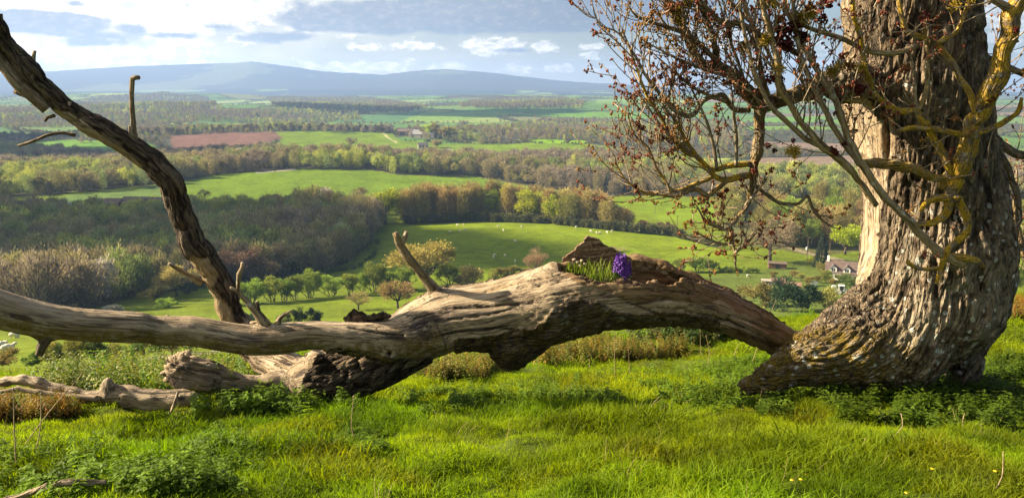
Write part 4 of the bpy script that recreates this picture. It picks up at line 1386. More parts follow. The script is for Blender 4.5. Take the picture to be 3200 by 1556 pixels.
branch([(2345, 548, 5.96, 11), (2301, 556, 5.93, 10), (2269, 564, 5.9, 9), (2233, 552, 5.88, 8), (2195, 505, 5.87, 7), (2150, 450, 5.85, 6), (2110, 380, 5.83, 5)], 104, yel=.9, twigs=12, bias=(0, 0, .5), tl=(.3, .6))
branch([(2275, 562, 5.9, 8), (2240, 590, 5.88, 8), (2209, 611, 5.86, 8), (2177, 592, 5.84, 8), (2145, 600, 5.83, 7), (2113, 615, 5.82, 6), (2073, 611, 5.81, 5), (2022, 605, 5.8, 4), (1982, 584, 5.8, 4), (1954, 560, 5.8, 3), (1930, 520, 5.8, 3), (1922, 490, 5.8, 2.5)],
       105, yel=.6, twigs=20, bias=(-.1, 0, .3), tl=(.2, .5), tr=.0045, span=(.25, 1))
branch([(2230, 555, 5.88, 7), (2185, 572, 5.85, 7), (2105, 596, 5.82, 6), (2073, 556, 5.81, 5), (2050, 520, 5.8, 5), (2026, 464, 5.8, 4), (1982, 420, 5.8, 3), (1965, 370, 5.8, 3)], 106, yel=.6, twigs=18, bias=(-.1, 0, .35), tl=(.25, .5), tr=.0045)
branch([(2350, 570, 5.95, 7), (2365, 585, 5.95, 6), (2409, 619, 5.94, 6), (2441, 635, 5.93, 6), (2496, 635, 5.92, 5), (2524, 611, 5.92, 5), (2544, 655, 5.92, 5), (2568, 687, 5.92, 4), (2592, 703, 5.92, 3)], 107, twigs=8, tl=(.15, .35), tr=.004, bias=(0, 0, .1), buds=.5)
branch([(2340, 344, 6.0, 9), (2297, 344, 5.95, 8), (2270, 317, 5.92, 8), (2252, 297, 5.9, 8), (2199, 313, 5.87, 8), (2172, 353, 5.85, 8), (2141, 362, 5.84, 8), (2091, 331, 5.82, 7), (2051, 277, 5.8, 6), (2015, 232, 5.8, 5), (1984, 174, 5.8, 4), (1930, 103, 5.8, 3), (1877, 80, 5.8, 3), (1857, 40, 5.8, 2.5)],
       108, bark=.4, twigs=26, bias=(-.1, 0, .3), tl=(.2, .5), tr=.0045, span=(.3, 1), label="S-shaped arm curling out to the far left twigs")
# two long pale shoots sweeping up to the left in front of the trunk
branch([(3010, 826, 5.86, 17), (2942, 790, 5.84, 14), (2881, 734, 5.84, 13), (2836, 684, 5.82, 13), (2775, 630, 5.8, 12), (2739, 579, 5.78, 12), (2691, 507, 5.76, 11), (2653, 431, 5.74, 11), (2624, 354, 5.72, 11), (2596, 287, 5.7, 10), (2548, 211, 5.7, 9), (2505, 134, 5.68, 8), (2470, 60, 5.66, 7), (2440, -30, 5.64, 6), (2420, -110, 5.62, 4)],
       109, bark=.15, lich=.5, moss=.25, twigs=14, bias=(-.1, 0, .35), tl=(.3, .6), span=(.45, 1), label="long pale shoot sweeping up left across the trunk")
branch([(2745, 590, 5.79, 9), (2690, 520, 5.76, 9), (2640, 455, 5.72, 9), (2615, 412, 5.7, 9), (2562, 306, 5.68, 9), (2512, 200, 5.66, 8), (2490, 100, 5.64, 7), (2480, 20, 5.62, 6), (2475, -70, 5.6, 5)], 110, bark=.15, lich=.5, twigs=10, bias=(0, 0, .35), tl=(.3, .6), span=(.35, 1))
branch([(2740, 640, 5.8, 9), (2700, 590, 5.79, 10), (2640, 510, 5.75, 11), (2565, 451, 5.72, 12), (2520, 402, 5.7, 11), (2467, 326, 5.68, 10), (2436, 268, 5.66, 10), (2427, 188, 5.65, 9), (2404, 89, 5.64, 9), (2386, 27, 5.62, 8), (2373, -40, 5.6, 7)],
       111, bark=.15, lich=.3, moss=.4, yel=.15, twigs=14, bias=(0, 0, .4), tl=(.3, .65), span=(.3, 1))
branch([(2720, 610, 5.8, 8), (2680, 560, 5.78, 8), (2592, 474, 5.74, 8), (2520, 434, 5.72, 8), (2467, 389, 5.7, 8), (2409, 331, 5.68, 8), (2370, 260, 5.66, 7), (2345, 180, 5.64, 7), (2322, 80, 5.62, 6), (2310, -20, 5.6, 5)], 112, bark=.2, moss=.3, twigs=14, bias=(0, 0, .4), tl=(.3, .65), span=(.2, 1))
branch([(2400, 300, 5.9, 9), (2385, 250, 5.85, 9), (2372, 190, 5.82, 8), (2355, 100, 5.8, 8), (2330, 20, 5.78, 7), (2310, -60, 5.76, 6)], 113, bark=.2, twigs=14, bias=(0, 0, .4), tl=(.3, .6))
branch([(2240, 208, 5.94, 9), (2235, 150, 5.9, 10), (2215, 80, 5.88, 10), (2190, 20, 5.86, 9), (2160, -60, 5.84, 7)], 114, bark=.9, twigs=12, bias=(-.2, 0, .35), tl=(.3, .6))
branch([(2290, 240, 5.96, 9), (2230, 180, 5.9, 8), (2150, 110, 5.86, 8), (2080, 85, 5.84, 7), (2030, 70, 5.82, 5), (1990, 55, 5.8, 4)], 115, bark=.8, twigs=14, bias=(-.1, 0, .35), tl=(.2, .5))
branch([(2500, 170, 5.85, 9), (2440, 140, 5.83, 10), (2370, 110, 5.82, 10), (2320, 80, 5.8, 10), (2260, 70, 5.8, 9), (2210, 30, 5.78, 8), (2170, -20, 5.76, 7)], 116, bark=.8, moss=.3, twigs=16, bias=(0, 0, .4), tl=(.25, .55))
# the gnarled lichen-covered branch on the right of the trunk
branch([(2960, 585, 5.95, 26), (3003, 527, 5.86, 31), (3031, 455, 5.8, 32), (3050, 383, 5.76, 29), (3084, 297, 5.72, 30), (3113, 230, 5.7, 29), (3146, 144, 5.68, 29), (3165, 72, 5.66, 27), (3189, 0, 5.64, 26), (3225, -90, 5.6, 22)],
       117, bark=.8, yel=.75, lich=.5, twigs=7, tl=(.25, .5), bias=(.3, 0, .3), label="gnarled branch golden with lichen rising on the right")
branch([(3165, 45, 5.66, 15), (3150, 30, 5.66, 13), (3108, 2, 5.64, 11), (3060, -40, 5.62, 9)], 118, twigs=3, bark=.5)
branch([(2985, 560, 5.86, 14), (2945, 479, 5.84, 13), (2916, 431, 5.82, 12), (2897, 392, 5.8, 12), (2864, 354, 5.8, 11), (2806, 345, 5.8, 9), (2768, 325, 5.78, 9), (2730, 287, 5.76, 9), (2710, 225, 5.74, 8), (2691, 144, 5.72, 8), (2672, 62, 5.7, 7), (2655, -40, 5.68, 6)], 119, yel=.9, twigs=12, tl=(.2, .45), bias=(0, -.1, .2), buds=.4)
branch([(3190, 308, 5.7, 5), (3180, 354, 5.72, 8), (3141, 378, 5.73, 9), (3084, 407, 5.74, 10), (3017, 421, 5.76, 11), (2955, 412, 5.77, 10), (2900, 400, 5.78, 9), (2854, 397, 5.78, 8), (2800, 410, 5.78, 6)], 120, yel=.85, twigs=9, tl=(.15, .4), bias=(0, -.1, .2), buds=.3, tip=False)
branch([(3050, 345, 5.76, 12), (3030, 290, 5.76, 10), (3003, 249, 5.76, 9), (2964, 182, 5.76, 9), (2921, 134, 5.76, 9), (2870, 112, 5.76, 9), (2825, 88, 5.76, 8), (2812, 40, 5.76, 7), (2806, -30, 5.76, 6)], 121, yel=.75, twigs=8, tl=(.15, .4), bias=(0, -.1, .3), buds=.4)
branch([(2925, 140, 5.76, 8), (2950, 124, 5.75, 8), (2988, 100, 5.74, 7), (3012, 48, 5.74, 7), (3031, -10, 5.74, 6)], 122, yel=.7, twigs=4, tl=(.12, .3), buds=.4)
branch([(2870, 140, 5.8, 9), (2854, 148, 5.78, 9), (2806, 165, 5.76, 9), (2739, 165, 5.74, 9), (2682, 146, 5.73, 8), (2624, 117, 5.72, 8), (2562, 98, 5.7, 7), (2500, 75, 5.68, 6), (2440, 20, 5.66, 5)], 123, bark=.2, moss=.2, yel=.15, twigs=10, tl=(.2, .5), bias=(0, 0, .3))
branch([(2868, 350, 5.8, 7), (2880, 325, 5.79, 7), (2892, 287, 5.78, 7), (2897, 215, 5.77, 7), (2895, 140, 5.76, 6), (2885, 70, 5.75, 5)], 124, bark=.2, yel=.3, twigs=4, tl=(.12, .3), buds=.4)
branch([(2864, 350, 5.8, 6), (2860, 300, 5.79, 6), (2855, 240, 5.78, 5), (2850, 190, 5.77, 5)], 125, twigs=2, tl=(.12, .3), buds=.3, bark=.2)
branch([(2690, 505, 6.0, 10), (2711, 512, 5.98, 15), (2787, 515, 5.92, 16), (2859, 531, 5.88, 15), (2921, 555, 5.86, 13), (2985, 548, 5.86, 12)], 126, moss=.9, yel=.35, twigs=5, tl=(.12, .3), buds=.2, tip=False, label="mossy broken arm lying level across the trunk")
branch([(2990, 560, 5.85, 22), (2975, 610, 5.83, 17), (2965, 645, 5.82, 14), (2955, 675, 5.82, 12), (2909, 700, 5.82, 10), (2868, 702, 5.82, 8)], 127, yel=.95, twigs=2, tl=(.1, .2), buds=0, tip=False)
branch([(2970, 628, 5.83, 12), (2992, 622, 5.82, 13), (3015, 661, 5.82, 12), (3026, 712, 5.82, 12), (2987, 756, 5.82, 11), (2959, 784, 5.82, 10), (2942, 840, 5.82, 8), (2925, 885, 5.82, 5)], 128, yel=.95, twigs=2, tl=(.1, .2), buds=0, tip=False, label="zigzag stub of branch orange with lichen")
branch([(2975, 620, 5.83, 12), (2925, 617, 5.8, 11), (2895, 635, 5.78, 9), (2880, 662, 5.77, 6)], 129, yel=.95, twigs=1, tl=(.1, .2), buds=0, tip=False)
branch([(2836, 818, 5.8, 8), (2860, 835, 5.8, 6), (2890, 841, 5.81, 6), (2940, 836, 5.82, 7)], 130, yel=.8, buds=0, tip=False)
branch([(2940, 790, 5.84, 10), (3005, 806, 5.82, 12), (3045, 815, 5.82, 11), (3075, 835, 5.82, 6)], 131, yel=.75, buds=0, tip=False)
# behind the trunk on the right edge
branch([(3000, 140, 6.9, 14), (3055, 168, 7.0, 12), (3098, 191, 7.05, 11), (3146, 211, 7.1, 11), (3210, 238, 7.1, 10), (3290, 280, 7.2, 8)], 132, bark=1, twigs=8, tl=(.2, .4), bias=(0, 0, .4))
branch([(3040, 400, 6.9, 16), (3103, 431, 6.95, 15), (3146, 460, 7.0, 14), (3199, 488, 7.0, 13), (3290, 520, 7.1, 10)], 133, bark=1, twigs=6, tl=(.2, .4), bias=(0, 0, .3))
branch([(3105, 440, 6.95, 10), (3141, 503, 6.95, 10), (3160, 550, 6.95, 10), (3185, 640, 6.95, 9), (3170, 760, 6.95, 7), (3150, 840, 6.95, 4)], 134, bark=1, twigs=14, tl=(.25, .55), bias=(.2, 0, .3), buds=.3)
branch([(3080, 770, 6.8, 16), (3154, 779, 6.85, 14), (3199, 776, 6.9, 13), (3280, 760, 7.0, 10)], 135, bark=1, yel=.2, twigs=14, tl=(.3, .6), bias=(.1, 0, .4), buds=.3)
branch([(3290, 950, 7.2, 10), (3230, 860, 7.15, 9), (3190, 760, 7.1, 8), (3170, 650, 7.1, 6), (3180, 560, 7.1, 4)], 136, bark=.3, yel=.2, twigs=12, tl=(.2, .5), bias=(-.1, 0, .3), buds=.3)
branch([(3060, 150, 6.6, 7), (3065, 90, 6.55, 6), (3050, 20, 6.5, 5), (3045, -60, 6.5, 4)], 137, twigs=6, tl=(.15, .35), bias=(.1, 0, .4))
# thin upright shoots thickening the spray at the top
for k, (u0, v0, y0, u1, v1) in enumerate([(2340, 290, 5.95, 2250, 20), (2430, 300, 5.98, 2420, 20), (2200, 195, 5.9, 2110, -30), (2520, 300, 6.1, 2530, 60), (2460, 305, 6.05, 2340, 60), (2300, 250, 5.9, 2050, 150), (2270, 320, 5.9, 2080, 200), (2390, 340, 5.95, 2270, 160), (2240, 530, 5.88, 2150, 250), (2300, 520, 5.92, 2290, 300), (2160, 480, 5.86, 2020, 330), (2330, 640, 5.94, 2390, 560), (2290, 720, 5.92, 2180, 650), (2300, 690, 5.92, 2220, 690), (2290, 760, 5.92, 2200, 740), (2295, 790, 5.92, 2360, 730)]):
    um, vm = (u0 + u1) / 2 + RNG.uniform(-25, 25), (v0 + v1) / 2 + RNG.uniform(-5, 30)
    branch([(u0, v0, y0, 6), (um, vm, y0 - .05, 5), (u1, v1, y0 - .1, 3)], 150 + k, bark=.3, twigs=9 if k < 11 else 7, tl=(.2, .45) if k < 11 else (.15, .3), tr=.0042, bias=(-.05, 0, .35), span=(.1, 1))

# ------------------------------------------------------------------ the big open flower clusters
def cluster_mesh(seed):
    rg = np.random.default_rng(seed)
    k = 60
    d = rg.normal(0, 1, (k, 3)); d /= np.linalg.norm(d, axis=1)[:, None]
    c = d * rg.uniform(.35, 1., (k, 1))
    r = rg.uniform(.13, .24, k)
    V = (c[:, None, :] + r[:, None, None] * ICOV[None] * rg.uniform(.75, 1.25, (k, 12, 1))).reshape(-1, 3)
    Fq = (np.arange(k)[:, None, None] * 12 + ICOF[None]).reshape(-1, 3)
    return mkmesh("flower_cluster", V, Fq, smooth=False)


def tuft_mesh(seed):
    """the paler, thread-like open cluster"""
    rg = np.random.default_rng(seed)
    b = MB()
    for _ in range(110):
        d = rg.normal(0, 1, 3); d /= np.linalg.norm(d)
        m = d * .5 + rg.normal(0, .12, 3); q = d * rg.uniform(.75, 1.1) + rg.normal(0, .12, 3)
        b.tube(np.array([d * .05, m, q]), np.array([.05, .04, .05]), 4)
    return b.mesh("flower_cluster")


CM = [cluster_mesh(1), cluster_mesh(2), tuft_mesh(3), tuft_mesh(4)]
for m in CM: m.materials.append(M_cluster)
RED = (.13, .022, .020); DRK = (.060, .013, .014); YLW = (.58, .40, .06); ORG = (.27, .10, .03)
CL = [(2605, 472, 5.72, 17, RED), (2638, 450, 5.7, 11, RED), (2480, 472, 5.7, 22, YLW), (2690, 280, 5.68, 20, RED), (2665, 265, 5.68, 16, RED), (2712, 250, 5.72, 14, YLW), (2890, 60, 5.74, 20, RED), (2925, 85, 5.74, 12, ORG), (2826, 218, 5.74, 18, ORG),
      (2440, 105, 5.64, 26, RED), (2478, 92, 5.64, 30, DRK), (2500, 60, 5.64, 26, YLW), (2460, 140, 5.65, 24, DRK), (2510, 120, 5.66, 22, DRK), (2580, 10, 5.66, 24, RED), (2530, 25, 5.66, 22, ORG), (2530, 48, 5.66, 24, YLW), (2430, 130, 5.65, 18, RED), (2440, 60, 5.63, 18, ORG), (2570, 60, 5.68, 18, RED), (2408, 5, 5.62, 22, YLW),
      (2392, 125, 5.65, 20, YLW), (2325, 148, 5.8, 20, YLW), (2320, 140, 5.8, 12, ORG), (2275, 110, 5.82, 12, RED), (2430, 215, 5.66, 22, YLW), (2410, 245, 5.67, 18, RED), (2440, 250, 5.67, 14, RED), (2120, 35, 5.84, 24, YLW), (2090, 28, 5.84, 20, ORG), (2150, 5, 5.84, 20, YLW), (2168, 148, 5.88, 16, YLW), (2128, 62, 5.84, 18, YLW),
      (2330, 300, 5.9, 14, ORG), (2600, 225, 5.7, 22, YLW), (2620, 205, 5.72, 18, YLW), (2655, 205, 5.72, 18, ORG), (2690, 215, 5.72, 18, YLW), (2735, 235, 5.75, 12, RED), (2985, 20, 5.72, 16, YLW), (3030, 10, 5.72, 14, YLW), (3175, 95, 5.62, 12, RED), (3110, 290, 5.66, 18, ORG), (3095, 310, 5.66, 16, RED), (2790, 130, 5.72, 10, ORG),
      (2045, 310, 5.78, 12, RED), (2065, 240, 5.78, 12, RED), (2105, 440, 5.8, 13, ORG), (2070, 430, 5.8, 11, RED), (2010, 400, 5.78, 10, RED), (2035, 445, 5.78, 11, ORG), (1985, 580, 5.78, 11, RED), (2150, 250, 5.8, 12, RED), (2170, 230, 5.82, 11, DRK), (2265, 260, 5.86, 12, ORG), (2250, 610, 5.86, 14, ORG), (2160, 640, 5.84, 8, ORG), (2270, 595, 5.86, 10, RED), (2205, 690, 5.84, 10, ORG), (2240, 790, 5.9, 9, ORG), (2140, 700, 5.84, 7, YLW), (2400, 455, 5.85, 12, RED), (2420, 470, 5.85, 10, DRK), (2480, 440, 5.72, 9, RED), (2610, 355, 5.7, 8, RED), (2670, 410, 5.72, 12, ORG)]
for k, (u_, v_, y_, r_, c_) in enumerate(CL):
    me = CM[(2 if c_ is YLW else 0) + k % 2]
    o = link("flower_cluster", me, None, ash, pt(u_, v_, y_), (k, k * .7, k * 1.3))
    r = r_ * mpp(u_, v_, y_) * (1.15 if c_ is YLW else 1.)
    o.scale = (r, r, r)
    j = 1 + .25 * math.sin(k * 3.3)
    o.color = (c_[0] * j, c_[1] * j, c_[2] * j, 1)
# ================================================================== grass and low plants
def f_leaf(base, tip, trans, tf, var=.35, rough=.55, spec=.25):
    def fn(T):
        r = T.node('ShaderNodeObjectInfo').outputs['Random']
        t = T.attr("col", 'Vector', 'INSTANCER')
        h = T.attr("h")
        c = T.mix(h, (*base, 1), (*tip, 1))
        c = T.mix(1., c, t, 'MULTIPLY')
        k = T.math('ADD', 1 - var / 2, T.math('MULTIPLY', r, var))
        c2 = T.vmath('SCALE', c); T.l.new(k, c2.node.inputs['Scale'])
        tc = T.mix(1., T.mix(1., (*trans, 1), t, 'MULTIPLY'), (1, 1, 1, 1), 'MULTIPLY')
        return princ(T, c2, rough, spec=spec, trans=(tf, tc))
    return fn


M_grass = material("meadow_grass", f_leaf((.036, .068, .004), (.185, .270, .006), (.34, .47, .004), .42, .5, .7, .12))
M_nettle = material("nettle_leaf", f_leaf((.055, .09, .012), (.12, .19, .012), (.22, .34, .008), .38, .6, .6, .12))
M_bramble = material("bramble_leaf", f_leaf((.075, .085, .018), (.17, .18, .028), (.24, .27, .02), .38, .6))
M_straw = material("dry_straw", f_leaf((.20, .15, .05), (.34, .27, .11), (.3, .24, .08), .2, .5))


def blades(n, spread, h0, h1, w, lean, seed, segs=3):
    rg = np.random.default_rng(seed)
    V = []; Fq = []; Fi = []; H = []
    for _ in range(n):
        r = spread * math.sqrt(rg.random()); a = rg.uniform(0, 2 * pi)
        p = np.array([r * cos(a), r * sin(a), -.02])
        h = rg.uniform(h0, h1); b = rg.uniform(0, 2 * pi)
        out = np.array([cos(b), sin(b), 0]) * lean * rg.uniform(.2, 1.3) * h
        fa = rg.uniform(0, pi); sd_v = np.array([cos(fa), sin(fa), 0]) * w * rg.uniform(.6, 1.2)
        k = len(V)
        for s_ in range(segs):
            t = s_ / segs
            q = p + np.array([0, 0, h * t]) * (1 - .25 * t * t) + out * t * t
            ww = sd_v * (1 - .55 * t * t)
            V += [q - ww, q + ww]; H += [t, t]
        V.append(p + np.array([0, 0, h * .75]) + out); H.append(1.)
        for s_ in range(segs - 1):
            Fq.append([k + 2 * s_, k + 2 * s_ + 1, k + 2 * s_ + 3, k + 2 * s_ + 2])
        e_ = k + 2 * (segs - 1)
        Fi.append([e_, e_ + 1, e_ + 2])
    return mkmesh("grass_tuft", np.array(V), [np.array(Fq), np.array(Fi)], {"h": np.array(H)}, smooth=True)


def leafy(n_stem, h, leaf, seed, spread=.05, name="nettle", flop=.35, leaves=5, ratio=.62):
    """stems carrying opposite pairs of toothed heart-shaped leaves"""
    rg = np.random.default_rng(seed)
    V = []; Fi = []; H = []
    for _ in range(n_stem):
        a = rg.uniform(0, 2 * pi); r = spread * math.sqrt(rg.random())
        base = np.array([r * cos(a), r * sin(a), -.03]); hh = h * rg.uniform(.5, 1.1)
        top = base + np.array([rg.normal(0, .18) * hh, rg.normal(0, .18) * hh, hh])
        k = len(V); w = .003
        V += [base + [w, 0, 0], base - [w, 0, 0], top]; H += [0, 0, .5]; Fi.append([k, k + 1, k + 2])
        for i in range(leaves):
            t = .25 + .75 * i / max(1, leaves - 1)
            c = base + (top - base) * t
            ph = i * pi / 2 + rg.uniform(-.3, .3)
            ls = leaf * (1.15 - .55 * t) * rg.uniform(.75, 1.2)
            for sgn in (0, pi):
                d = np.array([cos(ph + sgn), sin(ph + sgn), .35 - flop * rg.uniform(.4, 1.6)])
                d /= np.linalg.norm(d)
                sd_v = np.cross(d, [0, 0, 1.]); sd_v /= np.linalg.norm(sd_v)
                nrm = np.cross(sd_v, d)
                k = len(V)
                m1 = c + d * ls * .30; m2 = c + d * ls * .66; tp = c + d * ls - nrm * .18 * ls
                wl = ls * ratio * .5
                V += [c, m1 + sd_v * wl + nrm * .10 * ls, m1 - sd_v * wl + nrm * .10 * ls, m1, m2 + sd_v * wl * .72, m2 - sd_v * wl * .72, m2 - nrm * .03 * ls, tp]
                g = rg.uniform(.3, 1.)
                H += [g * .7, g, g, g * .8, g, g, g * .8, g]
                Fi += [[k, k + 1, k + 3], [k, k + 3, k + 2], [k + 1, k + 4, k + 6], [k + 1, k + 6, k + 3], [k + 3, k + 6, k + 5], [k + 3, k + 5, k + 2], [k + 4, k + 7, k + 6], [k + 6, k + 7, k + 5]]
    return mkmesh(name, np.array(V), np.array(Fi), {"h": np.array(H)}, smooth=False)


GT = [loose("grass_tuft", blades(44, .075, .024, .064, .0019, .7, 200 + k), M_grass) for k in range(6)]
GT += [loose("grass_tuft", blades(36, .06, .045, .105, .0021, .75, 210 + k), M_grass) for k in range(3)]
rg = np.random.default_rng(99)


def ground_pts(n, y0, y1, side=2.2, pw=1.0):
    y = y0 + (y1 - y0) * rg.random(n) ** pw
    x = rg.uniform(-1, 1, n) * (.665 * y + side)
    return np.stack([x, y, hgt(x, y)], -1)


Pn = np.concatenate([ground_pts(18000, 1.7, 5.2), ground_pts(17000, 5.0, 9.0), ground_pts(12000, 8.8, 15.0), ground_pts(9000, 14., 34., 3)])
clump = fbm(Pn[:, :2] / .8, 3, 301); dry = fbm(Pn[:, :2] / 1.4, 3, 303)
dist = Pn[:, 1]
lodk = np.where(dist > 8.8, 1.7, 1.) * np.where(dist > 14, 1.5, 1)
scl = np.clip(.70 + .5 * rg.random(len(Pn)) + 1.0 * np.clip(clump, -.5, 1), .35, 2.)
S3 = np.stack([lodk * scl, lodk * scl, scl * np.where(dist > 14, 1.25, 1.)], -1)
u_, v_, _ = proj(Pn)
tall = (clump > .25) & (rg.random(len(Pn)) < .5)
idx = np.where(tall, rg.integers(6, 9, len(Pn)), rg.integers(0, 6, len(Pn)))
base = np.ones((len(Pn), 3))
# rough tussocks standing up out of the turf, tinted dark as painted shadow bands
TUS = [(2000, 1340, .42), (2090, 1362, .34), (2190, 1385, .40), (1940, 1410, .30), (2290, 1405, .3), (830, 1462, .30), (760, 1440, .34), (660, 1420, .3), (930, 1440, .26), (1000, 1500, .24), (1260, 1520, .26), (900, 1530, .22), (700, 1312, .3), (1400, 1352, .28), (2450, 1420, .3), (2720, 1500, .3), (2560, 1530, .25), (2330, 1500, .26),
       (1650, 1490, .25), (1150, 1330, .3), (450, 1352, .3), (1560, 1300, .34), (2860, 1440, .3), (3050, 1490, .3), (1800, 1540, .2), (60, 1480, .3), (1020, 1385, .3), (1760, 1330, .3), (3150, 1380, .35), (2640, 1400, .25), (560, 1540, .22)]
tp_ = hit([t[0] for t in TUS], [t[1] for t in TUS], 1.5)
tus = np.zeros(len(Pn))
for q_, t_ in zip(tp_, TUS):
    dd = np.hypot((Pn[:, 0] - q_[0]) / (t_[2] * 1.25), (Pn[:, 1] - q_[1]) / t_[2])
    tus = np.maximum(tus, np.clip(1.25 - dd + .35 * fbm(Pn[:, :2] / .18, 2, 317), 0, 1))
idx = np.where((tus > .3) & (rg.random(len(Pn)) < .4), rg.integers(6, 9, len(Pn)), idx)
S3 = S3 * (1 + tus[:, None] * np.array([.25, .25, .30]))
yel = np.clip(.25 + dry * .9 + .25 * (v_ < 1250), 0, 1)[:, None]
base = base * (1 - yel) * np.array([.80, 1.0, .9]) + yel * np.array([1.40, 1.16, .9])
dk = sstep(.15, .6, fbm(Pn[:, :2] / .55, 3, 307))[:, None]
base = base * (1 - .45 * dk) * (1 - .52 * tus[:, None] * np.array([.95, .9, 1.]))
brn = sstep(.28, .5, fbm(Pn[:, :2] / .7 + 40, 3, 309))[:, None] * .35
base = base * (1 - brn) + brn * np.array([1.35, .80, 1.6])
# the hidden bank below the brow is not planted with tall tufts
keep = (Pn[:, 1] < 34)
rot = np.stack([rg.normal(0, .14, len(Pn)), rg.normal(0, .14, len(Pn)), rg.uniform(0, 2 * pi, len(Pn))], -1)
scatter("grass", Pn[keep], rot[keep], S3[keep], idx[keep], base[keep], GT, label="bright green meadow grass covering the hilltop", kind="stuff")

# nettles and other broad-leaved ground cover, thick in the patches the photo shows
PATCH = [([(600, 1290), (600, 1225), (720, 1205), (900, 1225), (1000, 1230), (1100, 1215), (1120, 1275), (1000, 1300), (850, 1310), (700, 1300)], 420, 1.15, 1.),
         ([(1240, 1290), (1260, 1240), (1400, 1215), (1560, 1225), (1720, 1200), (1900, 1180), (2100, 1160), (2370, 1120), (2420, 1180), (2500, 1235), (2300, 1280), (2000, 1290), (1700, 1260), (1480, 1290)], 900, .8, 1.),
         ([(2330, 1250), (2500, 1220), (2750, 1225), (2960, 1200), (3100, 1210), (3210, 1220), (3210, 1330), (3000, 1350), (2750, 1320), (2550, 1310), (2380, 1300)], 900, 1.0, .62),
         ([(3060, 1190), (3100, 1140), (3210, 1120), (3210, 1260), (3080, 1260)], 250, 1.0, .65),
         ([(-20, 1420), (120, 1400), (260, 1420), (380, 1450), (420, 1560), (-20, 1560)], 120, .75, 1.15),
         ([(540, 1470), (600, 1390), (700, 1370), (790, 1400), (820, 1470), (700, 1510)], 110, .75, 1.),
         ([(1030, 1400), (1080, 1360), (1180, 1350), (1220, 1400), (1150, 1430)], 110, .6, 1.),
         ([(300, 1556), (420, 1470), (640, 1490), (760, 1556)], 200, .7, 1.05),
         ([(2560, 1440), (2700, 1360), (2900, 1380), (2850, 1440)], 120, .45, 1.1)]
NL = [loose("nettle_sprig", leafy(3, .24, .088, 400 + k, leaves=4), M_nettle) for k in range(6)]
NP = []; NS = []; NC = []
for poly, n, sc, br_ in PATCH:
    us = [p[0] for p in poly]; vs_ = [p[1] for p in poly]
    a = rg.uniform(min(us), max(us), n * 3); b = rg.uniform(min(vs_), max(vs_), n * 3); n = int(n * 1.0)
    n3 = len(a)
    m = (fbm(np.stack([a / 60., b / 22.], -1), 3, 5) > -.18) & inpoly(a + rg.normal(0, 18, n3), b + rg.normal(0, 7, n3), poly)
    a, b = a[m][:n], b[m][:n]
    h_ = hit(a, b, 1.5)
    ok = h_[:, 1] < 16
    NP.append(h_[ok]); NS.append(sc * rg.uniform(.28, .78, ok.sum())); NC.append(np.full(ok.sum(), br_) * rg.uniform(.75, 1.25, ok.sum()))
NP = np.concatenate(NP); NS = np.concatenate(NS); NC = np.concatenate(NC)
m = len(NP)
# keep them out of the open middle of the log's own wood
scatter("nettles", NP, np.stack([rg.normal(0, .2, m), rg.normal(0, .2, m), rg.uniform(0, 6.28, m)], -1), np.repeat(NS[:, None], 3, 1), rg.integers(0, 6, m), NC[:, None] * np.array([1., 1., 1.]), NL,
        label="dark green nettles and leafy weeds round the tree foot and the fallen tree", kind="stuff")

# brambles and dead bracken along the brow of the hill
BR = [loose("bramble_sprig", leafy(4, .42, .050, 500 + k, .14, "bramble_sprig", .5, 7, .7), M_bramble) for k in range(5)]
BP = [([(110, 1240), (130, 1175), (300, 1150), (560, 1140), (800, 1165), (880, 1240), (600, 1262), (300, 1262)], 1000, .78, (1.0, 1.15, .8)),
      ([(1225, 1190), (1260, 1155), (1400, 1140), (1540, 1135), (1580, 1160), (1500, 1180), (1320, 1192)], 330, .62, (1.3, 1.05, .9)),
      ([(1690, 1140), (1740, 1100), (1850, 1082), (1960, 1085), (2130, 1098), (2150, 1118), (1990, 1122), (1800, 1145)], 520, .72, (1.25, 1.0, .9)),
      ([(-40, 1330), (-40, 1240), (150, 1250), (300, 1290), (200, 1310)], 420, .42, (1.5, .95, .75)),
      ([(2980, 985), (3080, 955), (3260, 930), (3260, 1000), (3050, 1010)], 380, .5, (1.6, .85, .9)),
      ([(1840, 1062), (2000, 1050), (2400, 1050), (2420, 1066), (2100, 1078)], 320, 1.2, (.42, .50, .5))]  # last patch: shade of a grass bank put into its dark tint
QP = []; QS = []; QC = []
for poly, n, sc, c_ in BP:
    us = [p[0] for p in poly]; vs_ = [p[1] for p in poly]
    a = rg.uniform(min(us), max(us), n * 3); b = rg.uniform(min(vs_), max(vs_), n * 3)
    m = inpoly(a, b, poly) & (fbm(np.stack([a / 50., b / 18.], -1), 3, 15) > -.12); a, b = a[m][:n], b[m][:n]
    q = hit(a, b, 1.5)
    ok = q[:, 1] < 22
    q = q[ok]
    QP.append(q); QS.append(sc * rg.uniform(.35, 1.15, len(q))); QC.append(np.array(c_)[None] * rg.uniform(.6, 1.3, (len(q), 1)) * (1 + .25 * rg.normal(0, 1, (len(q), 3)) * np.array([1, .3, .5])))
QP = np.concatenate(QP); QS = np.concatenate(QS); QC = np.concatenate(QC); m = len(QP)
scatter("brambles", QP, np.stack([rg.normal(0, .3, m), rg.normal(0, .3, m), rg.uniform(0, 6.28, m)], -1), np.repeat(QS[:, None], 3, 1), rg.integers(0, 5, m), QC, BR, label="yellowish brambles and dead bracken along the brow of the hill", kind="stuff")
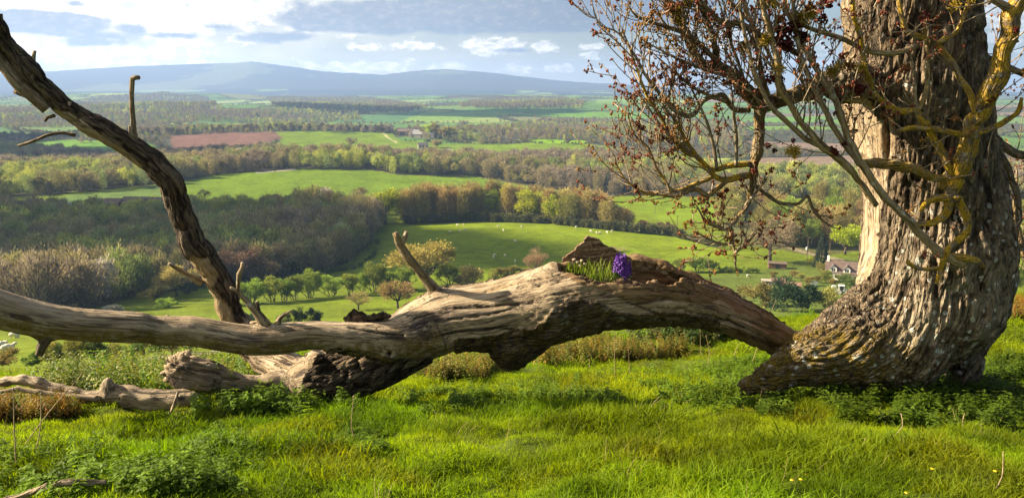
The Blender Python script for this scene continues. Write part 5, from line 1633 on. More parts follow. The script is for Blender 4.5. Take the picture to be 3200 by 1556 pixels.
# dry bents among the grass
SB = [loose("dry_bent", blades(5, .05, .10, .24, .0014, .6, 600 + k), M_straw) for k in range(3)]
DP = ground_pts(330, 2.4, 13.); m = len(DP)
kp = (fbm(DP[:, :2] / 1.2, 2, 311) > -.1)
DP = DP[kp]; m = len(DP)
scatter("dry_grass", DP, np.stack([rg.normal(0, .3, m), rg.normal(0, .3, m), rg.uniform(0, 6.28, m)], -1), np.repeat(rg.uniform(.6, 1.2, m)[:, None], 3, 1), rg.integers(0, 3, m), np.ones((m, 3)), SB, label="straw coloured dead grass stems among the green grass", kind="stuff")

# ------------------------------------------------------------------ single plants
M_stalk = plain("dry_stalk_brown", (.30, .22, .13), .8, .3, 40.)
STALK = [((1921, 1195), (1919, 1008), "tallest straight dry stalk standing in front of the log, below the purple flower"), ((1968, 1180), (1963, 1093), "short dry stalk just right of the tallest one"), ((2188, 1118), (2188, 1030), "upright dry stalk in the nettles left of the tree foot"),
         ((2210, 1150), (2206, 1050), "second dry stalk from the tree foot, leaning slightly left"), ((2345, 1150), (2425, 938), "long thin dry stem leaning right against the fallen tree by the tree foot"), ((1845, 1170), (1843, 1120), "tiny dry stalk at the left edge of the nettle bed"),
         ((1900, 1165), (1880, 1138), "short stalk leaning left in the nettle bed"), ((2290, 1120), (2310, 1070), "short dry stem leaning right beside the tree foot"), ((1118, 1400), (1105, 1240), "thin dry stalk standing alone in the grass below the fallen tree foot"),
         ((2648, 1215), (2649, 1158), "short pale stalk in front of the trunk foot"), ((2842, 1240), (2930, 1165), "dry stem leaning right against the trunk base"), ((2995, 1230), (3060, 1130), "pale dry stem leaning right under the trunk hollow"),
         ((3010, 1340), (3015, 1290), "short straw stub in the grass below the trunk hollow"), ((2785, 1370), (2815, 1290), "pale broken straw leaning right in front of the tree"), ((3110, 1530), (3135, 1410), "pale straw standing in the grass at the bottom right"), ((2700, 1420), (2705, 1368), "small straw in the grass left of the broken straw"),
         ((52, 1480), (42, 1215), "tall thin dark stem at the far left edge"), ((105, 1440), (128, 1230), "second thin stem from the left edge"), ((60, 1415), (255, 1170), "long dry stem slanting right across the bleached log"), ((1400, 1215), (1392, 1190), "tiny stub of stalk in the grass under the burl"), ((2280, 1530), (2285, 1495), "short brown stub at the bottom edge of the grass")]
for k, ((u0, v0), (u1, v1), lab) in enumerate(STALK):
    p0 = hit(u0, v0, 1.5)[0]
    p1 = pt(u1, v1, p0[1] - .02)
    r0 = np.random.default_rng(k)
    mid = (p0 + p1) / 2 + r0.normal(0, .012, 3)
    P, R = crom([p0 - [0, 0, .03], p0, mid, p1], [.0034, .0034, .0028, .0016], .03)
    b = MB(); b.tube(P, R, 6)
    if np.linalg.norm(p1 - p0) > .3:
        q = P[int(len(P) * .75)]; b.tube(np.array([q, q + [.03, 0, .05]]), np.array([.002, .001]), 5)
        b.ell(p1, (.005, .005, .009), 6, 4)
    o = b.build("dry_stalk", M_stalk, smooth=True)
    tag(o, lab, "dry stalk", "dry stalks standing in the grass")

M_yellow = plain("yellow_petal", (.75, .52, .02), .6, .1)
M_stem = plain("green_stem", (.07, .14, .02), .7, .2)
for k, (u0, v0, lab) in enumerate([(2145, 1475, "yellow flower left of the pair at the bottom of the grass"), (2220, 1508, "yellow flower right of and below its neighbour at the bottom"), (2338, 1466, "yellow flower beside the thin brown stalk at the bottom"), (2514, 1482, "yellow flower nearest the pale straw pair below the tree"), (2475, 1500, "leftmost yellow flower of the bunch under the tree"), (2502, 1498, "middle yellow flower of the bunch under the tree"), (2590, 1465, "yellow flower alone right of the bunch under the tree"),
                                   (2914, 1465, "yellow flower in shade below the trunk"), (2833, 1540, "yellow flower at the very bottom edge under the trunk"), (3110, 1472, "rightmost yellow flower beside the tall pale straw")]):
    p = hit(u0, v0 + 12, 1.5)[0]; t = pt(u0, v0, p[1])
    e = empty("yellow_flower", p); tag(e, lab, "flower", "yellow flowers in the grass")
    b = MB(); b.tube(np.array([[0, 0, -.02], (t - p) * .6, t - p]), np.array([.002, .002, .0018]), 5); b.build("stem", M_stem, e)
    b = MB()
    for i in range(9):
        a = i * 2 * pi / 9
        b.ell(t - p + np.array([cos(a) * .005, sin(a) * .005, .002]), (.004, .004, .0025), 6, 4)
    b.ell(t - p + np.array([0, 0, .004]), (.0035, .0035, .003), 6, 4)
    b.build("petals", M_yellow, e)

# the purple hyacinth planted in the hollow, with its leaves
M_purple = plain("purple_petal", (.105, .030, .27), .6, .5, 60.)
M_hleaf = plain("hyacinth_leaf", (.10, .17, .035), .5, .2, 20.)
HYB = pt(1946, 868, 6.30)
hy = empty("hyacinth", HYB)
tag(hy, "purple hyacinth in full bloom growing from the hollow of the fallen tree", "flower")
for nm, (uc, vb, vt, r_) in (("flower_spike", (1938, 850, 802, 26)), ("flower_spike", (1953, 864, 824, 23))):
    a = pt(uc, vb, 6.28) - HYB; t = pt(uc + 2, vt, 6.26) - HYB; r = r_ * mpp(uc, vb, 6.3)
    b = MB(); rg2 = np.random.default_rng(int(vb))
    for i in range(44):
        f = i / 43.; ang_ = i * 2.4
        rr = r * (.98 - .35 * f ** 3) * (.8 + .25 * rg2.random())
        d = np.array([cos(ang_), sin(ang_), .15]); c = a + (t - a) * f + d * rr * .72
        for j in range(6):
            w = j * pi / 3 + rg2.random()
            s1 = np.cross(d, [0, 0, 1.]); s1 /= np.linalg.norm(s1); s2 = np.cross(d, s1)
            e_ = d * .5 + (s1 * cos(w) + s2 * sin(w)); e_ /= np.linalg.norm(e_)
            sv2 = np.cross(e_, d); sv2 /= np.linalg.norm(sv2)
            L_ = r * .50
            b.add([c, c + e_ * L_ * .6 + sv2 * L_ * .22, c + e_ * L_ - d * .006, c + e_ * L_ * .6 - sv2 * L_ * .22], [[0, 1, 2, 3]])
    b.tube(np.array([a - (t - a) * .3, a, t]), np.array([.007, .009, .006]), 8)
    b.build(nm, M_purple, hy)
for k, (lst, w) in enumerate([([(1938, 868), (1925, 855), (1916, 862), (1908, 874)], .016), ([(1955, 872), (1962, 858), (1968, 862), (1973, 870)], .013), ([(1944, 870), (1936, 848), (1926, 836), (1920, 842)], .011), ([(1950, 872), (1972, 846), (1982, 838)], .010)]):
    P = np.array([pt(a, b_, 6.27 - .01 * i) for i, (a, b_) in enumerate(lst)]) - HYB
    P, _ = crom(P, np.ones(len(P)), .008)
    n = len(P); tt = np.linspace(0, 1, n); ww = w * np.sin(pi * np.clip(tt * .9 + .1, 0, 1)) ** .7
    sv2 = np.array([.55, .3, .75])
    V = np.concatenate([P + sv2 * ww[:, None], P + np.array([0, .004, -.003]), P - sv2 * ww[:, None]])
    Fq = [[i, i + 1, n + i + 1, n + i] for i in range(n - 1)] + [[n + i, n + i + 1, 2 * n + i + 1, 2 * n + i] for i in range(n - 1)]
    me = mkmesh("leaf", V, np.array(Fq)); o = link("leaf", me, M_hleaf, hy)
    o.modifiers.new("thick", 'SOLIDIFY').thickness = .002
# tuft of long grass beside it
HG = []
for k, (u0, u1, v0, n, h0, h1, lab) in enumerate([(1835, 1925, 868, 95, .08, .23, "tall tuft of bright grass growing in the hollow left of the purple flower"), (1765, 1830, 846, 40, .06, .14, "low sparse tuft of grass at the left rim of the hollow"), (1960, 2075, 915, 46, .05, .10, "short dark grass below the purple flower in the hollow")]):
    rg2 = np.random.default_rng(700 + k); V = []; Fq = []; Fi = []; H = []
    for _ in range(n):
        p = pt(rg2.uniform(u0, u1), v0 + rg2.uniform(-8, 8), 6.36 + rg2.uniform(-.10, .10)) - [0, 0, .03]
        h = rg2.uniform(h0, h1); b_ = rg2.uniform(0, 6.28); out = np.array([cos(b_), sin(b_), 0]) * h * rg2.uniform(.05, .6); fa = rg2.uniform(0, pi)
        sv2 = np.array([cos(fa), sin(fa), 0]) * .0028; kk = len(V)
        for s_ in range(4):
            t = s_ / 4; q = p + np.array([0, 0, h * t]) + out * t * t
            V += [q - sv2 * (1 - .5 * t), q + sv2 * (1 - .5 * t)]; H += [t, t]
        V.append(p + np.array([0, 0, h * .93]) + out); H.append(1)
        Fq += [[kk + 2 * s_, kk + 2 * s_ + 1, kk + 2 * s_ + 3, kk + 2 * s_ + 2] for s_ in range(3)]; Fi.append([kk + 6, kk + 7, kk + 8])
    o = link("grass_tuft", mkmesh("grass_tuft", np.array(V), [np.array(Fq), np.array(Fi)], {"h": np.array(H)}), None)
    tag(o, lab, "grass tuft", "grass tufts in the trunk hollow")
    HG.append(o)


def f_tuft(T):
    h = T.attr("h")
    return princ(T, T.mix(h, (.04, .07, .008, 1), (.18, .22, .03, 1)), .5, spec=.3, trans=(.45, (.24, .36, .02, 1)))


M_tuft = material("hollow_grass", f_tuft)
for o in HG: o.data.materials.append(M_tuft)

# fence along the brow
M_post = plain("weathered_post", (.30, .25, .17), .85, .3, 14.)
M_wire = plain("fence_wire", (.25, .25, .24), .5, .1, metal=.6)
fp = []
for k, (u0, vt, lab) in enumerate([(1432, 1090, "old wooden fence post standing under the arch of the fallen tree")]):
    y = 10.8
    x = ray(u0, vt)[0] * y / ray(u0, vt)[1]
    g = hgt(x, y); b = MB(); b.box((0, 0, .34), (.10, .10, .82), .3, .95); b.box((0, 0, .763), (.094, .094, .03), .3, .7)
    o = b.build("fence_post", M_post, loc=(x, y, g - .07)); fp.append((x, y, g))
    tag(o, lab, "fence post", "fence posts along the brow")
# ================================================================== trees of the valley
def f_crown(src, tr=.22):
    def fn(T):
        c = T.node('ShaderNodeObjectInfo').outputs['Color'] if src == 'obj' else T.attr("col", 'Vector', 'INSTANCER')
        v = T.attr("v")
        k = T.math('ADD', 1.0, T.math('MULTIPLY', v, 1.2))
        s = T.vmath('SCALE', c); T.l.new(k, s.node.inputs['Scale'])
        return princ(T, s, .85, spec=.1, trans=(tr, T.mix(1., s, (1.5, 1.5, 1.1, 1), 'MULTIPLY')))
    return fn


M_crown = material("spring_foliage", f_crown('obj'))
M_wcrown = material("woodland_foliage", f_crown('inst'))
M_ttrunk = plain("tree_bark_far", (.075, .058, .042), .9, .25, 2.)


def quads(C, D, ln, wd, rg):
    """thin leaf sprays: centre C, long direction D"""
    n = len(C)
    D = D / (np.linalg.norm(D, axis=1)[:, None] + 1e-9)
    r = rg.normal(0, 1, (n, 3)); S = np.cross(D, r); S /= np.linalg.norm(S, axis=1)[:, None] + 1e-9
    l = ln * rg.uniform(.6, 1.3, (n, 1)); w = wd * rg.uniform(.6, 1.3, (n, 1))
    V = np.stack([C - S * w * .5, C + S * w * .5, C + D * l + S * w * .4, C + D * l - S * w * .4], 1).reshape(-1, 3)
    return V, np.arange(4 * n).reshape(-1, 4)


def limbs(style, rg):
    """list of (points, radii) for trunk and limbs of a tree one unit tall"""
    out = []; tips = []
    def grow(p, d, L, r, dep):
        n = 4; pts = [p]
        for i in range(n):
            d = d + rg.normal(0, .17, 3) + np.array([0, 0, .08]); d /= np.linalg.norm(d)
            pts.append(pts[-1] + d * L / n)
        out.append((np.array(pts), np.linspace(r, r * .55, n + 1)))
        if dep == 0:
            tips.append(pts[-1]); tips.append(pts[2]); return
        for _ in range(3 if dep > 1 else 3):
            s = rg.normal(0, 1, 3); s[2] = abs(s[2]) * .4
            grow(pts[rg.integers(2, n + 1)], d * .6 + s / np.linalg.norm(s) * .75, L * rg.uniform(.5, .75), r * .5, dep - 1)
    if style in ('round', 'bare', 'tall', 'soft'):
        h0 = .26 if style not in ('tall', 'soft') else .3
        out.append((np.array([[0, 0, -.03], [0, 0, .1], [rg.normal(0, .01), 0, h0]]), np.array([.034, .026, .022])))
        for k in range(7 if style not in ('tall', 'soft') else 5):
            a = k * 2.4 + rg.uniform(-.4, .4); el = rg.uniform(.35, 1.2) if style not in ('tall', 'soft') else rg.uniform(1.0, 1.4)
            grow(np.array([0, 0, h0 * rg.uniform(.8, 1.05)]), np.array([cos(a) * cos(el), sin(a) * cos(el), sin(el)]), .30, .015, 2)
    elif style == 'vase':
        for k in range(6):
            a = k * 1.05 + rg.uniform(-.3, .3)
            grow(np.array([cos(a) * .05, sin(a) * .05, -.02]), np.array([cos(a) * .35, sin(a) * .35, 1.]), .42, .014, 1)
    return out, np.array(tips) if tips else np.zeros((0, 3))


def tree_mesh(style, seed, nq, ln, wd):
    rg = np.random.default_rng(seed)
    lb, tips = limbs(style, rg)
    C = []; D = []
    if style in ('round', 'bare', 'tall', 'vase', 'bush'):
        nl = {'round': 22, 'bare': 20, 'tall': 18, 'vase': 14, 'bush': 14}[style]
        cz, rz, rx = {'round': (.63, .34, .46), 'bare': (.62, .35, .47), 'tall': (.56, .42, .30), 'vase': (.58, .38, .42), 'bush': (.42, .48, .5)}[style]
        lob = []
        for i in range(nl):
            d = rg.normal(0, 1, 3); d /= np.linalg.norm(d)
            q = d * rg.uniform(.35, .80) * np.array([rx, rx, rz])
            if style == 'round' and q[2] < 0: q[:2] *= 1.1
            lob.append((q + [0, 0, cz], rg.uniform(.20, .40) * min(rx, rz)))
        per = nq // nl
        for c, r in lob:
            d = rg.normal(0, 1, (per, 3)); d /= np.linalg.norm(d, axis=1)[:, None]
            rr = r * rg.uniform(.35, 1.0, (per, 1)) * (1 + .5 * rg.random((per, 1)) ** 4)
            C.append(c + d * rr); D.append(d * .7 + (c - np.array([0, 0, cz * .6])) * .9 + np.array([0, 0, .25]) + rg.normal(0, .35, (per, 3)))
        if len(tips):
            k = rg.integers(0, len(tips), nq // 4)
            C.append(tips[k] + rg.normal(0, .025, (len(k), 3))); D.append(rg.normal(0, .6, (len(k), 3)) + [0, 0, .6])
    elif style == 'soft':
        # a bare twiggy crown: sprays fanning upward through the whole volume, ragged on top
        a = rg.uniform(0, 2 * pi, nq); rr = rg.random(nq) ** .5
        zt = rg.random(nq) ** .8
        lobe = .82 + .18 * np.sin(a * 3 + seed) + .10 * np.sin(a * 7 + 2 * seed)
        prof = np.sqrt(np.clip(1 - (np.abs(zt - .48) / .56) ** 2.2, .04, 1))
        C.append(np.stack([np.cos(a) * rr * prof * .36 * lobe, np.sin(a) * rr * prof * .36 * lobe, .10 + .82 * zt + .06 * rg.normal(size=nq)], 1))
        D.append(np.stack([np.cos(a) * rr, np.sin(a) * rr, .75 + .5 * zt], 1) + rg.normal(0, .28, (nq, 3)))
    elif style == 'cone':
        for i in range(nq):
            z = 1 - rg.random() ** .62
            lay = .30 * (1 - z) ** .85 * (.72 + .28 * abs(sin(z * 34)))
            a = rg.uniform(0, 2 * pi); r = lay * math.sqrt(rg.uniform(.25, 1))
            C.append([[cos(a) * r, sin(a) * r, .04 + z * .95]]); D.append([[cos(a), sin(a), -.35 + rg.normal(0, .2)]])
        lb = [(np.array([[0, 0, -.03], [0, 0, .5], [0, 0, .95]]), np.array([.025, .016, .004]))]
    C = np.concatenate(C); D = np.concatenate(D)
    C[:, 2] = np.maximum(C[:, 2], .01)
    V, Fq = quads(C, D, ln, wd, rg)
    v = np.repeat(rg.random(len(C)), 4)
    cm_ = mkmesh("crown", V, Fq, {"v": v}, smooth=False)
    if not lb: return cm_, None
    b = MB()
    for P, R in lb: b.tube(P, R, 5)
    return cm_, b.mesh("trunk", True)


KIND = {}
for st_n, n, nq, ln, wd in (('round', 4, 5200, .034, .011), ('bare', 3, 3000, .035, .0065), ('tall', 4, 4200, .034, .011), ('soft', 4, 3800, .055, .009), ('vase', 4, 3600, .045, .013), ('bush', 4, 3000, .055, .022), ('cone', 2, 2400, .06, .018)):
    KIND[st_n] = []
    for k in range(n):
        c_, t_ = tree_mesh(st_n, 900 + k * 7 + len(st_n), nq, ln, wd)
        c_.materials.append(M_crown)
        if t_: t_.materials.append(M_ttrunk)
        KIND[st_n].append((c_, t_))
PAL = dict(bare=(.12, .092, .058), olive=(.145, .13, .04), green=(.12, .155, .026), lime=(.21, .235, .018), gold=(.20, .165, .045), red=(.17, .125, .07), dark=(.020, .034, .018), white=(.30, .265, .25), brown=(.105, .072, .045), deep=(.06, .09, .024), amber=(.20, .150, .062))
_tk = [0]


def tree(u, v, hpx, wpx, style, colr, label, group=None, name=None, cat=None, ymin=30., p=None):
    p = hit(u, v, ymin)[0] if p is None else p
    m_ = mpp(u, v, p[1])
    H = hpx * m_; Wd = wpx * m_
    k = _tk[0]; _tk[0] += 1
    rw = {'round': .76, 'bare': .78, 'tall': .48, 'soft': .60, 'vase': .68, 'bush': .86, 'cone': .52}[style]
    c_, t_ = KIND[style][k % len(KIND[style])]
    nm = name or ("bush" if style == 'bush' else "tree")
    e = empty(nm, (p[0], p[1], p[2] - .02 * H), k * 1.7)
    e.scale = (Wd / rw, Wd / rw, H)
    tag(e, label, cat or ("bush" if style == 'bush' else "tree"), group)
    o = link("crown", c_, None, e)
    j = 1 + .18 * math.sin(k * 5.1)
    c = PAL[colr]; o.color = (c[0] * j, c[1] * (1 + .12 * math.sin(k * 3.7)) * j, c[2] * j, 1)
    if t_: link("trunk", t_, None, e)
    return e


T_ = tree
# --- standing alone or nearly so
T_(1330, 893, 152, 195, 'round', 'gold', "big round golden-green tree just right of the forked stub")
T_(1243, 962, 102, 112, 'round', 'amber', "small rounded orange-brown tree beside the fallen trunk's upper edge")
T_(1120, 968, 62, 92, 'bare', 'amber', "low spreading half bare tree left of the small orange-brown tree")
T_(1672, 862, 100, 84, 'bare', 'red', "leafless reddish tree on the edge of the sheep field")
T_(1462, 892, 84, 115, 'bush', 'amber', "broad pale brown bush right of the big golden-green tree")
T_(2405, 818, 155, 178, 'bare', 'bare', "large bare spreading tree on the grass beyond the brown shed")
T_(1205, 700, 120, 96, 'tall', 'lime', "bright lime green tree at the wood's right corner")
T_(2640, 795, 105, 112, 'round', 'lime', "bright green rounded tree behind the white house")
T_(2565, 835, 110, 46, 'cone', 'dark', "dark pointed conifer beside the white house", cat="conifer", name="conifer")
T_(553, 925, 118, 122, 'round', 'amber', "rounded brown tree left of the rising dead branch")
T_(595, 917, 46, 44, 'bush', 'dark', "dark evergreen bush under the rounded brown tree")
T_(475, 938, 58, 95, 'bush', 'olive', "low wide olive bush left of the rounded brown tree")
T_(345, 985, 42, 74, 'bush', 'white', "white blossoming bush above the horizontal limb", name="blossom_bush")
T_(220, 985, 40, 60, 'bush', 'olive', "olive bush above the far left of the horizontal limb")
T_(520, 960, 40, 66, 'bush', 'green', "yellowish green bush at the foot of the rounded brown tree")
T_(751, 880, 122, 138, 'round', 'brown', "tall rounded brown tree at the near edge of the wood")
T_(838, 880, 76, 82, 'round', 'brown', "smaller brown tree tucked beside the tall rounded one")
T_(938, 1010, 60, 48, 'bush', 'dark', "left one of the two dark hollies above the limb", name="holly", cat="bush")
T_(982, 1010, 70, 52, 'bush', 'dark', "taller right one of the two dark hollies above the limb", name="holly", cat="bush")
T_(790, 1010, 42, 50, 'bush', 'dark', "dark bush close beside the rising dead branch")
T_(890, 1012, 46, 50, 'bush', 'deep', "green bush left of the two dark hollies")
T_(2478, 972, 128, 150, 'bush', 'dark', "big dark evergreen bush beyond the fallen trunk's right end")
T_(2372, 955, 104, 112, 'bush', 'olive', "olive bush with thin top left of the big dark bush")
T_(2310, 940, 40, 40, 'bush', 'dark', "small dark bush on the slope above the fallen trunk")
T_(2592, 968, 84, 88, 'bush', 'olive', "yellow-olive bush between the dark bush and the ash tree")
T_(2664, 912, 70, 62, 'bush', 'deep', "deep green bush behind the tractor")
T_(2615, 845, 44, 30, 'bush', 'dark', "dark narrow bush in front of the white house")
T_(2598, 880, 40, 56, 'bush', 'green', "green bush on the lawn in front of the white house")
T_(2648, 892, 42, 50, 'bush', 'deep', "dark green bush below the porch of the white house")
T_(2570, 850, 40, 50, 'bush', 'olive', "olive bush at the left corner of the white house")
T_(2545, 825, 36, 50, 'bush', 'lime', "yellow-green bush at the foot of the pole", cat="bush")
T_(1930, 786, 16, 62, 'bush', 'red', "low reddish gorse bush alone on the sheep field")
T_(1098, 462, 38, 36, 'bare', 'bare', "lone bare tree on the skyline of the far green field")
T_(1775, 452, 26, 22, 'round', 'bare', "lone dark tree on the bright yellow field")
T_(1118, 470, 26, 40, 'bush', 'brown', "brown thorn bush below the lone bare tree")
T_(880, 640, 30, 62, 'bush', 'brown', "dark thorn bush on the near edge of the middle green field", name="thorn_bush", cat="bush")
for u, v, h, w, l in ((970, 690, 56, 54, "leftmost white cherry tree in the wood"), (1060, 700, 58, 46, "middle white cherry tree in the wood"), (1103, 708, 58, 50, "rightmost white cherry tree in the wood")):
    T_(u, v, h, w, 'tall', 'white', l, "white cherries in the wood", name="cherry_tree")
for u, v, h, w, st, c in ((692, 955, 60, 60, 'vase', 'green'), (735, 950, 62, 60, 'vase', 'green'), (790, 948, 70, 70, 'vase', 'green'), (850, 943, 76, 64, 'vase', 'green'), (889, 941, 68, 54, 'vase', 'green'), (921, 937, 74, 52, 'vase', 'green'), (968, 931, 82, 66, 'vase', 'green'), (1037, 925, 62, 72, 'vase', 'green'), (1096, 922, 66, 48, 'vase', 'green'), (1135, 915, 62, 44, 'vase', 'green'), (1168, 910, 84, 66, 'vase', 'green'), (1205, 905, 60, 54, 'vase', 'green'), (1270, 905, 70, 60, 'vase', 'green'), (1405, 892, 70, 60, 'vase', 'green')):
    T_(u, v, h * 1.22, w * 1.22, st, c, "many-stemmed green thorn tree in the hedge row across the near field", "thorn trees in the hedge row across the near field", name="hedge_tree", cat="tree")
for u, v, h, w in ((1545, 884, 50, 40), (1575, 882, 58, 44), (1608, 880, 62, 46), (1640, 878, 50, 36), (1700, 874, 44, 46)):
    T_(u, v, h, w, 'vase', 'olive', "thin olive thorn tree along the lower edge of the sheep field", "thorn trees along the lower edge of the sheep field", name="hedge_tree", cat="tree")
for u, v, h, w in ((2082, 848, 44, 56), (2130, 850, 52, 50), (2182, 850, 58, 64), (2222, 850, 44, 44)):
    T_(u, v, h, w, 'vase', 'green', "rounded green bush in the hedge beyond the fallen trunk's right half", "bushes in the hedge beyond the right half", name="hedge_tree", cat="tree")
for k in range(9):
    T_(2250 + k * 14, 851 + k * .3, 24, 22, 'bush', 'green', "clipped section of low green hedge left of the brown shed", "low hedge left of the brown shed", name="hedge")
for k, (u, v, h, w) in enumerate(((30, 1185, 60, 90), (110, 1195, 55, 60), (165, 1180, 90, 60), (205, 1165, 90, 66), (245, 1150, 112, 80), (302, 1150, 118, 60), (352, 1142, 84, 70), (400, 1135, 76, 80), (440, 1128, 96, 76), (495, 1118, 90, 76), (545, 1108, 60, 60), (600, 1100, 56, 66), (660, 1092, 50, 60))):
    T_(u, v, h, w, 'vase' if k > 1 else 'bush', 'deep' if k % 2 else 'olive', "dark leafy tree in the hedge by the farm track under the horizontal limb", "hedge trees by the farm track under the limb", name="hedge_tree", cat="tree", ymin=62)
rg = np.random.default_rng(17)
# the belt of trees at the head of the sheep field
for k, u in enumerate(np.linspace(1262, 1960, 60)):
    f = (u - 1262) / 700
    base = np.interp(u, [1260, 1480, 1700, 1900, 2000], [700, 690, 696, 716, 724]) - rg.uniform(0, 10)
    h = np.interp(u, [1260, 1500, 1700, 1880, 1970], [112, 116, 108, 104, 60]) * rg.uniform(.86, 1.08)
    c = 'amber' if k % 4 else 'olive'
    lab = "slender brown tree in the belt along the top of the sheep field"; gp = "brown trees in the belt above the sheep field"
    if k in (22, 26, 33, 37, 40, 41): c = 'lime'; lab = "yellow-green tree in the belt along the top of the sheep field"; gp = "yellow-green trees in the belt above the sheep field"
    T_(u + rg.uniform(-6, 6), base, h, rg.uniform(50, 76), 'soft' if c != 'lime' else 'tall', c, lab, gp)
for u, v, h, w in ((2010, 722, 44, 70), (2060, 728, 40, 60), (2090, 732, 50, 40)):
    T_(u, v, h, w, 'bush', 'brown', "brown thorn thicket at the right end of the tree belt", "thorn thickets at the end of the tree belt")
# wood on the bank behind the house
for k in range(44):
    u = rg.uniform(2260, 2800); v = rg.uniform(690, 776) if u > 2330 else rg.uniform(680, 720)
    T_(u, v, rg.uniform(95, 130), rg.uniform(52, 80), 'soft' if k % 3 else 'round', ('olive', 'amber', 'olive', 'green')[k % 4], "olive-brown tree on the bank behind the white house", "trees on the bank behind the white house")
for k in range(12):
    u = rg.uniform(3120, 3330); v = rg.uniform(690, 930)
    T_(u, v, rg.uniform(70, 120), rg.uniform(50, 80), 'round', ('olive', 'green')[k % 2], "green tree seen beyond the right edge of the ash trunk", "trees beyond the right edge of the ash trunk")
for k, (u, v, h) in enumerate(((2418, 872, 30), (2450, 880, 26), (2480, 868, 28), (2505, 878, 30), (2528, 892, 34), (2556, 884, 30), (2580, 878, 34), (2602, 895, 30), (2625, 880, 26), (2520, 915, 34), (2545, 930, 30))):
    T_(u, v, h, h * .95, 'vase', 'olive', "small pale orchard tree on the grass below the white house", "orchard trees below the white house", name="fruit_tree", cat="tree")
for k, (u, v, h, w) in enumerate(((1130, 620, 40, 60), (700, 640, 34, 60), (760, 632, 30, 44), (640, 628, 40, 40), (600, 635, 34, 40), (960, 612, 26, 44), (1010, 612, 30, 40))):
    T_(u, v, h, w, 'bare', 'brown', "thin bare tree on the near edge of the middle green field", "bare trees on the edge of the middle green field")
for k, (u, v, h, w, c) in enumerate(((1342, 430, 48, 40, 'lime'), (1362, 432, 52, 34, 'olive'), (1405, 436, 50, 44, 'gold'), (1330, 428, 40, 30, 'olive'), (1385, 436, 44, 30, 'amber'), (1470, 440, 24, 16, 'lime'), (1492, 442, 28, 16, 'green'), (1365, 462, 34, 28, 'amber'))):
    T_(u, v, h, w, 'tall', c, ["bright yellow poplar beside the far farm sheds", "olive poplar beside the bright yellow one at the far farm", "golden tree right of the far farm sheds", "olive tree touching the far farm sheds", "amber tree between the far farm poplars", "small lime tree by the dark far spinney", "small green tree by the dark far spinney", "amber tree right of the far stone house"][k])

# ------------------------------------------------------------------ woods that read as one mass
WV = []
for k in range(6):
    c_, _t = tree_mesh(('soft', 'soft', 'soft', 'soft', 'round', 'tall')[k], 1300 + k, 900, *((.085, .017) if k < 4 else (.060, .021)))
    c_.materials.append(M_wcrown); WV.append(bpy.data.objects.new("wood_crown", c_))
c_, _t = tree_mesh('cone', 1310, 500, .09, .03); c_.materials.append(M_wcrown); WV.append(bpy.data.objects.new("wood_crown", c_))
for k in range(2):
    c_, _t = tree_mesh('bush', 1320 + k, 480, .09, .042); c_.materials.append(M_wcrown); WV.append(bpy.data.objects.new("wood_crown", c_))
WPAL = 1.22 * np.array([(.115, .094, .074), (.125, .102, .070), (.13, .110, .060), (.13, .12, .05), (.10, .12, .042), (.15, .165, .040), (.20, .205, .045)])


def wood(name, polys, spacing, hm, ymin, ymax, seed, label, shift=0., greens=None, uvlim=(-900, 3400)):
    rg = np.random.default_rng(seed)
    xs = np.arange(-.72 * ymax, .72 * ymax, spacing); ys = np.arange(ymin, ymax, spacing)
    A, B = np.meshgrid(xs, ys)
    A = A.ravel() + rg.uniform(-.5, .5, A.size) * spacing; B = B.ravel() + rg.uniform(-.5, .5, B.size) * spacing
    m = np.abs(A) < .70 * B + 30
    A, B = A[m], B[m]
    P = np.stack([A, B, hgt(A, B)], -1)
    u, v, _ = proj(P)
    ok = np.zeros(len(P), bool)
    for poly in polys: ok |= inpoly(u, v, poly)
    P = P[ok]; n = len(P)
    h = hm * rg.uniform(.62, 1.22, n) * (1 + .25 * fbm(P[:, :2] / 60., 2, seed))
    g = np.clip(.43 + .75 * fbm(P[:, :2] / 85., 3, seed + 3) + rg.normal(0, .12, n), 0, .999)
    ci = (g * len(WPAL)).astype(int)
    col = WPAL[ci] * rg.uniform(.75, 1.2, (n, 1))
    wh = rg.random(n) < .006
    col[wh] = (.24, .215, .20)
    idx = rg.integers(0, 6, n)
    cn = rg.random(n) < .012
    idx[cn] = 6; col[cn] = (.022, .034, .022)
    w = h * rg.uniform(.75, 1.15, n) * np.where(idx < 3, .95, 1.05)
    scatter(name, P - np.array([0, 0, .3]), np.stack([np.zeros(n), np.zeros(n), rg.uniform(0, 6.28, n)], -1), np.stack([w, w, h], -1), idx, col, WV, label=label, kind="stuff")
    return n


cnt = [wood("woodland", [P_WOOD_L], 5.2, 14., 180, 640, 31, "purple-brown leafless wood filling the left of the valley"),
       wood("woodland", [P_WOOD_2], 8., 15., 560, 1500, 33, "long band of brown and olive woodland crossing the middle of the valley"),
       wood("woodland", [[(a_, b_ + 7) for a_, b_ in p_] for p_ in P_FARWOODS], 14., 10., 1000, 4200, 35, "far dark woods and spinneys between the distant fields")]
